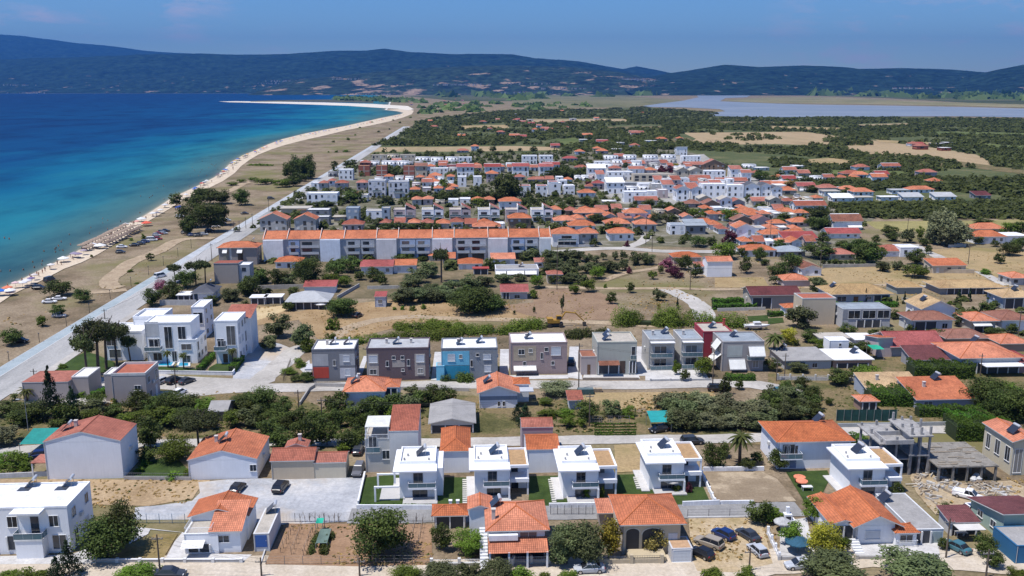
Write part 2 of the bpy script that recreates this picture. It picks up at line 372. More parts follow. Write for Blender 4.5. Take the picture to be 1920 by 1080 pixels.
psheet('mudflat', 'H2', [(790,297),(880,290),(1000,284),(1200,285),(1340,292),(1500,300),(1700,306),(1930,312),(1930,325),(1700,318),(1300,311),(1000,307),(860,303)], .7, ground_mat('mudflat', [(.35, (.14, .145, .07)), (.55, (.24, .21, .11)), (.7, (.34, .29, .20))], .0035, .05, .3, bumps=0))
# hills
def ridge(name, pts, near, far, seed, m, amp=.16, zb=0, rows=64, cols=420):
    """a range whose crest passes through the given skyline; it rises from 'near' to a crest and falls behind it"""
    rs = np.random.RandomState(seed); xs = np.linspace(pts[0][0], pts[-1][0], cols)
    ys = np.interp(xs, [p[0] for p in pts], [p[1] for p in pts])
    ph = rs.rand(9, 4) * 20; V = []
    for j in range(rows):
        s = j / (rows - 1); D = near + (far - near) * s * 1.35
        for i in range(cols):
            X = (xs[i] - 960) / FPX * (near + (far - near)) * (1 + .04 * (s - .7))
            hc = max(5, (YH - ys[i]) / FPX * far * 1.0 + CH)
            prof = math.sin(min(1, s * 1.35) * math.pi / 2) ** 1.25 if s < .7407 else 1 - ((s - .7407) / .26) ** 1.6 * .9
            nz = 0
            for o_ in range(8):
                k = .0006 * 1.85 ** o_; nz += abs(math.sin(X * k + ph[o_, 0] + 1.3 * math.sin(D * k * .8 + ph[o_, 1])) * math.cos(D * k * 1.1 + ph[o_, 2] + math.sin(X * k * .7))) / 1.75 ** o_
            env = math.sin(math.pi * min(1, s * 1.35)) if s < .7407 else 0
            V.append((X, D, zb + hc * prof * (1 - .0) + hc * amp * (nz - 1.0) * env * 1.3 - (3 if j == 0 else 0) + (hc * .02 * (nz - 1) if s >= .70 else 0)))
    Fc = [(j * cols + i, j * cols + i + 1, (j + 1) * cols + i + 1, (j + 1) * cols + i) for j in range(rows - 1) for i in range(cols - 1)]
    me = bpy.data.meshes.new(name); me.from_pydata(V, [], Fc); me.materials.append(m)
    me.polygons.foreach_set('use_smooth', [True] * len(me.polygons)); o = link(name, me); o['kind'] = 'structure'; return o
def hill_mat(name, forest, field, lo, hi, sc=.0012):
    m, t, b = new_mat(name); b.inputs['Roughness'].default_value = .95; b.inputs['Specular IOR Level'].default_value = .05
    a, f = noise_col(t, [(.38, lerpc(forest, .30)), (.5, lerpc(forest, .9)), (.62, lerpc(forest, 1.9))], .009, 12, .75)
    g = t.nodes.new('ShaderNodeNewGeometry'); mp = t.nodes.new('ShaderNodeMapping'); mp.inputs['Scale'].default_value = (.6, .35, 2.5); t.links.new(g.outputs[0], mp.inputs[0])
    _, f2 = noise_col(t, [(0, (0, 0, 0)), (1, (1, 1, 1))], sc, 9, .62, mp.outputs[0])
    mr = t.nodes.new('ShaderNodeMapRange'); mr.inputs[1].default_value = lo; mr.inputs[2].default_value = hi; sz = t.nodes.new('ShaderNodeSeparateXYZ'); t.links.new(g.outputs[0], sz.inputs[0]); lowm = t.nodes.new('ShaderNodeMapRange'); lowm.inputs[1].default_value = 40; lowm.inputs[2].default_value = 260; lowm.inputs[3].default_value = .06; lowm.inputs[4].default_value = -.02; t.links.new(sz.outputs[2], lowm.inputs[0])
    ad = t.nodes.new('ShaderNodeMath'); ad.operation = 'ADD'; t.links.new(f2, ad.inputs[0]); t.links.new(lowm.outputs[0], ad.inputs[1]); t.links.new(ad.outputs[0], mr.inputs[0])
    vo = t.nodes.new('ShaderNodeTexVoronoi'); vo.inputs['Scale'].default_value = sc * 3; t.links.new(mp.outputs[0], vo.inputs[0])
    fc = mixc(t, lerpc(field, .75), lerpc(field, 1.25), vo.outputs[1])
    t.links.new(mixc(t, a, fc, mr.outputs[0]), b.inputs['Base Color'])
    return m
fm = hill_mat('forest_hill', (.014, .028, .019), (.24, .18, .13), .675, .71, .009)
fm2 = hill_mat('far_hill', (.015, .03, .026), (.2, .16, .1), .8, .9)
fm3 = hill_mat('field_hill', (.022, .036, .020), (.28, .20, .14), .61, .66, .006)
ridge('far_mountain', [(-500, 60), (-100, 66), (0, 69), (80, 74), (180, 87), (215, 90), (310, 100), (390, 104), (470, 110), (600, 128), (700, 150)], 15500, 23000, 3, fm2, .10)
ridge('coast_hills', [(-700, 122), (-300, 120), (0, 116), (150, 112), (300, 109), (470, 107.5), (565, 104), (645, 99), (700, 98.5), (730, 96), (780, 102.5), (850, 106), (960, 109), (1000, 115), (1080, 119), (1125, 127), (1160, 134), (1240, 146), (1330, 160)], 11800, 15500, 11, fm, .13)
ridge('low_hills', [(560, 150), (700, 140), (860, 128), (960, 124), (1060, 126), (1150, 137), (1230, 152), (1300, 164)], 9200, 11500, 21, fm3, .2)
ridge('notch_hill', [(1000, 120), (1080, 117.5), (1125, 125), (1160, 131), (1185, 126), (1240, 137.5), (1330, 150)], 13500, 17000, 23, fm2, .1)
ridge('lake_hills', [(1130, 158), (1190, 150), (1240, 139), (1280, 134), (1345, 123.5), (1410, 127.5), (1485, 125), (1550, 127.5), (1580, 131), (1660, 130), (1735, 132.5), (1770, 135), (1860, 140), (2100, 142), (2500, 140)], 8600, 11800, 31, fm, .13)
ridge('right_hill', [(1690, 166), (1750, 158), (1800, 143), (1850, 131), (1920, 117), (2050, 108), (2400, 100)], 7000, 9800, 41, fm, .12)
# ------------------------------------------------------------------ fields, roads
DR = {}
dirt = ground_mat('dirt', [(.35, (.30, .225, .15)), (.6, (.42, .33, .225))], .25, 1.5, .35, bumps=.4)
palegravel = ground_mat('pale_gravel', [(.35, (.34, .32, .29)), (.6, (.47, .445, .41))], .08, 1.2, .22, bumps=.3)
bluegravel = ground_mat('gravel_lot', [(.35, (.30, .31, .33)), (.5, (.40, .41, .43)), (.68, (.52, .51, .50))], .12, 1.5, .25, tint=(.42, .34, .25), tscale=.05, bumps=.5)
asph = ground_mat('asphalt_pale', [(.35, (.27, .27, .265)), (.5, (.37, .365, .355)), (.65, (.42, .41, .40))], .10, 2, .28, bumps=.2, streak=(1, .15, 1, 30))
asph2 = ground_mat('asphalt', [(.35, (.20, .20, .20)), (.6, (.28, .275, .27))], .2, 2, .2, bumps=.2)
pave = ground_mat('pavement', [(.35, (.34, .36, .38)), (.6, (.44, .46, .48))], .2, 2.5, .2, bumps=.2)
bluepave = ground_mat('blue_paving', [(.35, (.27, .32, .34)), (.55, (.33, .385, .41)), (.7, (.36, .39, .41))], .15, 2.5, .2, bumps=.2)
slabs = ground_mat('paving', [(.35, (.42, .41, .40)), (.6, (.55, .54, .53))], .4, 2.5, .2, bumps=.2)
brown = ground_mat('tilled', [(.3, (.20, .13, .085)), (.6, (.29, .20, .13))], .1, 1.5, .3, bumps=.8)
straw = ground_mat('straw', [(.3, (.26, .185, .095)), (.5, (.38, .28, .15)), (.7, (.27, .21, .11))], .06, 1.5, .35, tint=(.22, .18, .08), tscale=.05)
lawn = ground_mat('lawn', [(.3, (.028, .050, .014)), (.6, (.055, .088, .024))], .3, 5, .35, bumps=.7)
weed = ground_mat('weeds', [(.3, (.06, .065, .025)), (.45, (.13, .12, .05)), (.55, (.22, .165, .09)), (.7, (.10, .10, .04))], .11, 2, .5)
soil = ground_mat('orchard_floor', [(.3, (.055, .075, .03)), (.5, (.095, .11, .045)), (.7, (.18, .16, .08))], .03, .4, .4, bumps=.4)
farfield = ground_mat('stubble', [(.3, (.24, .18, .10)), (.5, (.36, .27, .16)), (.65, (.27, .215, .12))], .01, .2, .2, bumps=0, streak=(1, .2, 1, 60))
# promenade and beach road
L0, L1 = P(0, 691), P(713, 263.5)
du = (L1 - L0).normalized(); dn = Vector((du.y, -du.x, 0))
def along(a, off): q = L0 + du * a + dn * off; return (q.x, q.y)
Ltot = (L1 - L0).length
kerb = MB()
def strip(name, a0, a1, o0, o1, z, m): return sheet(name, [along(a0, o0), along(a0, o1), along(a1, o1), along(a1, o0)], z, m)
# ------------------------------------------------------------------ leafy crowns
def sph(n, rs):
    a = rs.normal(size=(n, 3)); return a / np.linalg.norm(a, axis=1)[:, None]
def leaf_mesh(name, cen, nrm, size, tone, m, rs, long=1.0):
    """many small leaf-sized faces"""
    n = len(cen); t = np.cross(nrm, sph(n, rs)); t /= np.linalg.norm(t, axis=1)[:, None] + 1e-9; b = np.cross(nrm, t)
    s = (size * (.7 + .6 * rs.rand(n)))[:, None]
    c = [cen - t * s * long - b * s * .45, cen + t * s * .2 * long - b * s * .75, cen + t * s * long + b * s * .3, cen - t * s * .1 * long + b * s * .8]
    v = np.stack(c, 1).reshape(-1, 3)
    me = bpy.data.meshes.new(name); me.vertices.add(4 * n); me.vertices.foreach_set('co', v.astype(np.float32).ravel())
    me.loops.add(4 * n); me.loops.foreach_set('vertex_index', np.arange(4 * n, dtype=np.int32))
    me.polygons.add(n); me.polygons.foreach_set('loop_start', np.arange(0, 4 * n, 4, dtype=np.int32)); me.polygons.foreach_set('loop_total', np.full(n, 4, dtype=np.int32))
    me.update(calc_edges=True)
    A = me.attributes.new('tone', 'FLOAT', 'FACE'); A.data.foreach_set('value', tone.astype(np.float32))
    if m: me.materials.append(m)
    return me
def crown_pts(rs, n, clumps, shape, cr=.30):
    """leaf positions in a unit crown (radius 1, from z=0 to z=2)"""
    cc = sph(clumps, rs); r = rs.rand(clumps) ** .35; 
    if shape == 'cone':
        z = rs.rand(clumps) ** 1.25; cc = np.stack([cc[:, 0] * (1 - z) * .95, cc[:, 1] * (1 - z) * .95, z * 2], 1)
        cr_ = cr * (1.15 - z)[:, None] + .05
    elif shape == 'dome':
        cc = cc * r[:, None] * np.array([.85, .85, .8]); cc[:, 2] = np.abs(cc[:, 2]) * 1.9 + .15 ; cr_ = np.full((clumps, 1), cr)
    elif shape == 'flat':
        cc = cc * r[:, None] * np.array([.85, .85, .28]); cc[:, 2] += 1.4; cr_ = np.full((clumps, 1), cr)
    elif shape == 'box':
        cc = (rs.rand(clumps, 3) * 2 - 1) * .85; cc[:, 2] += 1; cr_ = np.full((clumps, 1), cr)
    else:
        cc = cc * r[:, None] * np.array([.82, .82, .80]) * (.86 + .30 * rs.rand(clumps))[:, None]; cc[:, 2] += 1.0; cr_ = np.full((clumps, 1), cr)
    cr_ = cr_ * (.65 + .7 * rs.rand(clumps))[:, None]
    ct = rs.rand(clumps)
    k = rs.randint(0, clumps, n); d = sph(n, rs); rr = rs.rand(n)[:, None] ** .45
    p = cc[k] + d * rr * cr_[k] * np.array([1, 1, .8])
    nn = d * .7 + sph(n, rs) * .8 + np.array([0, 0, .5]); nn /= np.linalg.norm(nn, axis=1)[:, None]
    tone = np.clip(ct[k] * .55 + rs.rand(n) * .35 + .12 * (p[:, 2] - 1), 0, 1)
    return p, nn, tone
LM = dict(broad=leaf_mat('leaf_broad', (.043, .068, .020), .55), olive=leaf_mat('leaf_olive', (.072, .094, .050), .35), bright=leaf_mat('leaf_bright', (.070, .120, .018)),
          pine=leaf_mat('leaf_pine', (.045, .066, .028)), fir=leaf_mat('leaf_fir', (.016, .036, .020), .4), citrus=leaf_mat('leaf_citrus', (.17, .17, .025), .5),
          purple=leaf_mat('leaf_purple', (.085, .022, .04)), pink=leaf_mat('leaf_pink', (.25, .10, .17)), palm=leaf_mat('leaf_palm', (.09, .11, .03)), hedge=leaf_mat('leaf_hedge', (.050, .115, .016), .4),
          pale=leaf_mat('leaf_pale', (.115, .135, .09), .35), dry=leaf_mat('leaf_dry', (.18, .15, .06), .35))
BARK = plain((.13, .10, .075), .9, .3, 3)
PRO = {}
KS = dict(broad=('round', 26), olive=('round', 22), bright=('round', 22), pine=('flat', 18), fir=('cone', 60), citrus=('round', 26), purple=('dome', 20), pink=('dome', 20), bush=('dome', 20), pale=('round', 26), dome=('dome', 26), cypress=('cone', 30), oliveb=('dome', 20), dry=('dome', 12))
KM = dict(bush='bright', dome='broad', cypress='fir', oliveb='olive')
def crown_proto(kind, lod, var):
    k = (kind, lod, var)
    if k in PRO: return PRO[k]
    rs = np.random.RandomState(abs(hash(kind)) % 1 + sum(map(ord, kind)) * 13 + var * 7 + lod)
    shape, cl = KS[kind]; n = (6500, 2400, 800, 230)[lod]; sz = (.040, .064, .105, .20)[lod]
    if kind == 'fir': sz *= .8
    p, nn, tn = crown_pts(rs, n, cl + 16 * (lod == 0), shape, .42 if shape != 'flat' else .34)
    me = leaf_mesh('crown', p, nn, np.full(n, sz), tn, LM[KM.get(kind, kind)], rs, 1.5 if kind in ('olive', 'pale') else 1.0)
    PRO[k] = me; return me
def trunk_mesh(kind, h0, r, hc, seed):
    """tapered trunk that splits into limbs; metres"""
    rs = random.Random(seed); mb = MB(); mb.cyl((0, 0, -.3), (rs.uniform(-.1, .1), rs.uniform(-.1, .1), h0), r, 8, r * .7, False)
    for i in range(4):
        a = i * 1.6 + rs.uniform(-.4, .4); e = hc * rs.uniform(.45, .8)
        mb.cyl((0, 0, h0 * .95), (math.cos(a) * e * .55, math.sin(a) * e * .55, h0 + e), r * .55, 6, r * .16, False)
    return mb.mesh('trunk', BARK, True)
NT = [0]; USED = {}
def uniq(o):
    l = o.get('label'); USED.setdefault(l, []).append(o)
def tree_at(loc, h, wd, kind, label, group=None, lod=1, bare=None, cat='tree', name=None):
    """h total height, wd crown width in metres; bare = share of the height that is clear trunk"""
    NT[0] += 1; sh = KS[kind][0]
    if bare is None: bare = {'round': .07, 'flat': .55, 'cone': .03, 'dome': .0}[sh]
    if name is None: name = {'olive': 'olive_tree', 'pine': 'pine_tree', 'fir': 'fir_tree', 'cypress': 'cypress_tree', 'bush': 'bush', 'oliveb': 'bush', 'dry': 'bush', 'pink': 'flowering_tree'}.get(kind, 'tree')
    if kind in ('bush', 'oliveb', 'dry'): cat = 'bush'
    r = empty(name, loc, rnd.uniform(0, 6.28), label, cat, group)
    h0 = h * bare; hc = h - h0
    if sh == 'flat': h0, hc = h * .25, h * .75
    if sh in ('round', 'dome'): wd *= 1.12
    c = link('crown', crown_proto(kind, lod, rnd.randint(0, 3 if lod else 2)), r); c.location = (0, 0, h0); c.scale = (wd / 2, wd / 2 * rnd.uniform(.9, 1.1), hc / 2)
    tk = ('tr', kind, lod, NT[0] % 3)
    if tk not in PRO: PRO[tk] = trunk_mesh(kind, 1, .07 if sh != 'flat' else .045, .8 if sh != 'cone' else .9, NT[0])
    t = link('trunk', PRO[tk], r); hh = max(h0 * 1.15, h * .22) if sh != 'flat' else h * .66; t.scale = (max(hh, h * .3), max(hh, h * .3), hh)
    uniq(r); return r
def lod_for(w_px): return 0 if w_px > 52 else 1 if w_px > 26 else 2 if w_px > 11 else 3
def trees(t, kind, what, where, pts, group=None, cat='tree', name=None):
    """pts: (x, base row, height, width[, kind]) in tile pixels; left to right"""
    pts = sorted(pts, key=lambda p: p[0]); n = len(pts); s = TL[t][2]
    for i, p in enumerate(pts):
        x, y = tp(t, p[0], p[1]); b = P(x, y); h = HGT(x, y, y - p[2] / s); wd = p[3] / s / SC(y) 
        wd *= (b - Vector((0, 0, CH))).length / ((b.y * CP + CH * SP)) * 1.0
        tree_at(b, max(h, .8), wd, p[4] if len(p) > 4 else kind, ordl(i, n, what, where), group or (what + 's ' + where if n > 1 else None), lod_for(p[3] / s), cat=cat, name=name)
def hedge(t, pix, h, wd, label, kind='hedge', cat='hedge', dens=1.0, z=0, nm='hedge', sz=None):
    """clipped or loose hedge along a line: leaf faces over a solid dark core, one thing"""
    rs = np.random.RandomState(len(label) * 7 + int(pix[0][0])); pts = [P(*tp(t, *p)) for p in pix]; C, N, T_ = [], [], []
    dist = sum(p.y for p in pts) / len(pts); s = sz or max(.09, dist * .0007)
    core = MB()
    for a, b in zip(pts, pts[1:]):
        L = (b - a).length; d = (b - a).normalized(); nn = Vector((-d.y, d.x, 0)); n = int(L * (wd + 2 * h) * (.55 if kind == 'hedge' else 1.1) / (s * s) * dens)
        u = rs.rand(n) * L; v = (rs.rand(n) * 2 - 1); w_ = rs.rand(n)
        k = rs.rand(n); top = k < .45; v = np.where(top, v, np.sign(v) * (.85 + .15 * rs.rand(n))); w_ = np.where(top, .9 + .1 * rs.rand(n), w_)
        und = 1 + .10 * np.sin(u * .9 + 1) + .08 * np.sin(u * 2.3)
        if kind != 'hedge':
            nl = max(4, int(L / (wd * .13))); lc = rs.rand(nl, 3); li = rs.randint(0, nl, n); d3 = sph(n, rs); d3[:, 2] = np.abs(d3[:, 2]); rr = .75 + .3 * rs.rand(n); lr = wd * (.26 + .20 * lc[li, 2])
            uu = lc[li, 0] * L + d3[:, 0] * rr * lr; vv = (lc[li, 1] - .5) * wd * .75 + d3[:, 1] * rr * lr; zz = d3[:, 2] * rr * h * (.7 + .5 * lc[li, 2])
            p = np.array(a)[None] + np.outer(uu, np.array(d)) + np.outer(vv, np.array(nn)); p[:, 2] = zz
            q = d3 + np.array([0, 0, .4]) + sph(n, rs) * .7; q /= np.linalg.norm(q, axis=1)[:, None]; C.append(p); N.append(q); T_.append(np.clip(lc[li, 2] * .5 + .5 * rs.rand(n), 0, 1))
            o = nn * (wd * .30); o = o * .5; e1 = b - d * 2; core.prism([tuple((a - o)[:2]), tuple((e1 - o)[:2]), tuple((e1 + o)[:2]), tuple((a + o)[:2])], 0, h * .2); continue
        if kind != 'hedge': und = 1 + .22 * np.sin(u * .55 + 2) + .16 * np.sin(u * 1.4) ; v = v * (1 + .2 * np.sin(u * .8))
        p = np.array(a)[None] + np.outer(u, np.array(d)) + np.outer(v * wd / 2, np.array(nn)); p[:, 2] = w_ * h * und
        q = np.outer(np.where(top, 0, np.sign(v)), np.array(nn)) + np.array([0, 0, .6]) + sph(n, rs) * .9; q /= np.linalg.norm(q, axis=1)[:, None]
        C.append(p); N.append(q); T_.append(np.clip(.25 + .5 * rs.rand(n) + .25 * np.sin(u * .7) * .5, 0, 1))
        o = nn * (wd * .40); e0, e1 = a - d * -.1, b - d * .1
        core.prism([tuple((e0 - o)[:2]), tuple((e1 - o)[:2]), tuple((e1 + o)[:2]), tuple((e0 + o)[:2])], 0, h * .80)
    C = np.concatenate(C); org = pts[0]; C -= np.array(org)
    r = empty(nm, org, 0, label, cat); me = leaf_mesh('leaves', C, np.concatenate(N), np.full(len(C), s), np.concatenate(T_), LM.get(kind, LM['hedge']), rs)
    link('foliage', me, r)
    for i, v_ in enumerate(core.v): core.v[i] = (v_[0] - org.x, v_[1] - org.y, v_[2])
    core.build('dark_core', plain((.03, .045, .015), .95, .2, 2), r); uniq(r); return r  # solid dark block added inside the hedge behind its leaves
def palm(t, x, y, hp, wp, label):
    px, py = tp(t, x, y); s = TL[t][2]; b = P(px, py); h = HGT(px, py, py - hp / s); rad = wp / s / SC(py) / 2
    r = empty('palm_tree', b, rnd.random() * 6, label, 'palm tree'); mb = MB()
    for i in range(30):
        a = i * 2.4; el = .9 - 1.5 * (i / 30); L = rad * rnd.uniform(.9, 1.15); prev = None
        for k in range(7):
            u = k / 6; rr = L * u; z = h * .8 + L * (el * u - .75 * u * u) * .8; wdt = L * .13 * math.sin(math.pi * min(1, u * .9 + .1))
            c = Vector((math.cos(a) * rr, math.sin(a) * rr, z)); o = Vector((-math.sin(a), math.cos(a), 0)) * wdt; dz = Vector((0, 0, wdt * .5))
            if prev:
                mb.face([prev[0], prev[1] - prev[3], c - o - dz, c]); mb.face([prev[0], prev[1] + Vector((0, 0, 0)) + prev[2] * 2 - prev[3], c + o - dz, c])
            prev = (c, c - o, o, dz)
    f = mb.build('crown', LM['palm'], r)
    MB().cyl((0, 0, -.3), (.1, 0, h * .8), rad * .13, 9, rad * .10).build('trunk', BARK, r, smooth=True); uniq(r); return r
# ------------------------------------------------------------------ houses
ANG = R(3.0)
class House: pass
def place(face, H, u0, u1, o0, o1, z0, z1):
    """box on a facade: u along it, o outwards"""
    if face == 'F': return (u0, u1, -o1, -o0, z0, z1)
    if face == 'R': return (H.w + o0, H.w + o1, u0, u1, z0, z1)
    if face == 'L': return (-o1, -o0, u0, u1, z0, z1)
def window(H, face, u0, u1, z0, z1, lod, fc=(.7, .7, .7), shut=False, name='window'):
    pr = H.root
    if lod >= 2:
        if shut: return MB().box(*place(face, H, u0, u1, .015, .07, z0, z1)).build('shutter', plain((.62, .63, .64)), pr)
        return MB().box(*place(face, H, u0, u1, .015, .06, z0, z1)).build(name, glass(), pr)
    f = .07; mb = MB()
    for b in ((u0 - f, u1 + f, z1, z1 + f), (u0 - f, u0, z0, z1), (u1, u1 + f, z0, z1)): mb.box(*place(face, H, b[0], b[1], .01, .09, b[2], b[3]))
    mb.box(*place(face, H, u0 - f - .05, u1 + f + .05, .01, .16, z0 - .08, z0))
    if u1 - u0 > 1.0 and not shut:
        m = (u0 + u1) / 2; mb.box(*place(face, H, m - .03, m + .03, .05, .085, z0, z1))
    wn_ = mb.build(name, plain(fc, .5, .05), pr)
    if shut:
        sb = MB(); n = 7
        for k in range(n): sb.box(*place(face, H, u0, u1, .012, .05 + (k % 2) * .008, z0 + (z1 - z0) * k / n, z0 + (z1 - z0) * (k + 1) / n))
        sb.build('shutter', plain((.55, .58, .62), .5, .08), wn_)
    else: MB().box(*place(face, H, u0, u1, .012, .05, z0, z1)).build('pane', glass(), wn_)
    return wn_
def railing(pr, x0, x1, y0, y1, z, h=1.0, m=None, glassy=False, sides='FLR'):
    mb = MB(); m = m or plain((.72, .73, .75), .5, .05)
    segs = []
    if 'F' in sides: segs.append(((x0, y0), (x1, y0)))
    if 'L' in sides: segs.append(((x0, y0), (x0, y1)))
    if 'R' in sides: segs.append(((x1, y0), (x1, y1)))
    for a, b in segs:
        L = math.hypot(b[0] - a[0], b[1] - a[1]); n = max(2, int(L / .22)) if not glassy else max(2, int(L / 1.2))
        mb.cyl((a[0], a[1], z + h), (b[0], b[1], z + h), .035, 6)
        for k in range(n + 1):
            u = k / n; x, y = a[0] + (b[0] - a[0]) * u, a[1] + (b[1] - a[1]) * u; mb.cyl((x, y, z), (x, y, z + h), .018, 4, cap=False)
    o = mb.build('railing', m, pr)
    if glassy:
        gm = MB()
        for a, b in segs:
            if a[1] == b[1]: gm.box(a[0] + .04, b[0] - .04, a[1] - .008, a[1] + .008, z + .06, z + h - .06)
            else: gm.box(a[0] - .008, a[0] + .008, a[1] + .04, b[1] - .04, z + .06, z + h - .06)
        gm.build('glass_panel', plain((.10, .17, .20), .12, .05, spec=.6), o)
    return o
def add_open(H, spec, lod):
    """'w F .1 .3 .5 .8' = kind face u0 u1 v0 v1 as shares of the facade"""
    for tok in spec.split(';'):
        q = tok.split()
        if not q: continue
        k, face = q[0], q[1]
        W = H.w if face == 'F' else H.d
        if k[0] == 'g':       # grid of windows: g3x2
            nx, ny = map(int, k[1:].split('x')); st = H.h / ny
            for j in range(ny):
                for i in range(nx):
                    c = W * (i + .5 + rnd.uniform(-.08, .08)) / nx; ww = min(.62, W / nx * .27) * rnd.uniform(.85, 1.2); tall = rnd.random() < .3
                    window(H, face, c - ww, c + ww, st * j + (st * .08 if tall else st * .36), st * j + st * .78, lod, shut=rnd.random() < .22)
            continue
        u0, u1, v0, v1 = [float(x) for x in q[2:6]]; u0 *= W; u1 *= W; z0, z1 = v0 * H.h, v1 * H.h
        if k == 'w': window(H, face, u0, u1, z0, z1, lod)
        elif k == 's': window(H, face, u0, u1, z0, z1, lod, shut=True)
        elif k == 'd':
            o = MB().box(*place(face, H, u0, u1, .01, .05, max(z0, .02), z1)).build('door', plain(WOOD if len(q) < 7 else eval(q[6]), .5), H.root)
            if lod < 2: MB().box(*place(face, H, u1 - .16, u1 - .10, .05, .12, z0 + 1.0, z0 + 1.15)).build('handle', plain((.6, .6, .6), .3, 0, metal=1), o)
        elif k == 'p':        # painted field of the facade
            MB().box(*place(face, H, u0, u1, .0, .035, z0, z1)).build('wall_panel', plain(eval(q[6]), .8), H.root)
        elif k == 'b':        # balcony with a glazed door behind
            dp = float(q[6]) if len(q) > 6 else 1.2
            o = MB().box(*place(face, H, u0, u1, .0, dp, z0 - .18, z0)).build('balcony', plain(H.wc, .8), H.root)
            if lod < 3 and face == 'F': railing(o, u0 + .04, u1 - .04, -dp + .04, -.05, z0, 1.0, glassy=True)
            else:
                mb = MB().box(*place(face, H, u0, u1, dp - .06, dp, z0, z0 + .9)); mb.build('railing', plain((.55, .57, .6)), o)
            window(H, face, u0 + (u1 - u0) * .2, u0 + (u1 - u0) * .75, z0 + .03, z1, max(lod, 1), name='balcony_door')
        elif k == 'a':        # awning
            mb = MB(); dp = 1.6
            if face == 'F': mb.face([(u0, -.05, z1), (u1, -.05, z1), (u1, -dp, z0), (u0, -dp, z0)]); mb.box(u0, u1, -dp - .03, -dp, z0 - .2, z0); mb.box(u0, u1, -.1, -.02, z1 - .02, z1 + .12)
            else:
                sx_ = H.w if face == 'R' else 0; sg = 1 if face == 'R' else -1
                mb.face([(sx_ + sg * .05, u0, z1), (sx_ + sg * .05, u1, z1), (sx_ + sg * dp, u1, z0), (sx_ + sg * dp, u0, z0)])
            mb.build('awning', plain(eval(q[6]) if len(q) > 6 else (.72, .71, .68), .8), H.root)
        elif k == 'c':        # canopy slab
            dp = float(q[6]) if len(q) > 6 else 1.2
            MB().box(*place(face, H, u0, u1, 0, dp, z1 - .15, z1)).build('canopy', plain((.7, .7, .7)), H.root)
        elif k == 'v':        # covered porch: flat dark panel painting its shade, with posts
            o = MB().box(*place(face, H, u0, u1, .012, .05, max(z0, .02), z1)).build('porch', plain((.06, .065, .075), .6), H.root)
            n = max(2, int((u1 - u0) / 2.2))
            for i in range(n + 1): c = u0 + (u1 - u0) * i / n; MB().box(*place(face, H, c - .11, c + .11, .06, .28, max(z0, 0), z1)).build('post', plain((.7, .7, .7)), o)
ROOFC = dict(o=ORANGE, r=RED, y=(.50, .34, .16), m=(.16, .045, .045), b=(.29, .12, .075), g=(.33, .32, .31), w=(.78, .78, .77), l=(.42, .43, .44), t=(.46, .42, .36), s=(.085, .09, .11), c=(.40, .125, .075), k=(.50, .32, .19), u=(.30, .34, .38))
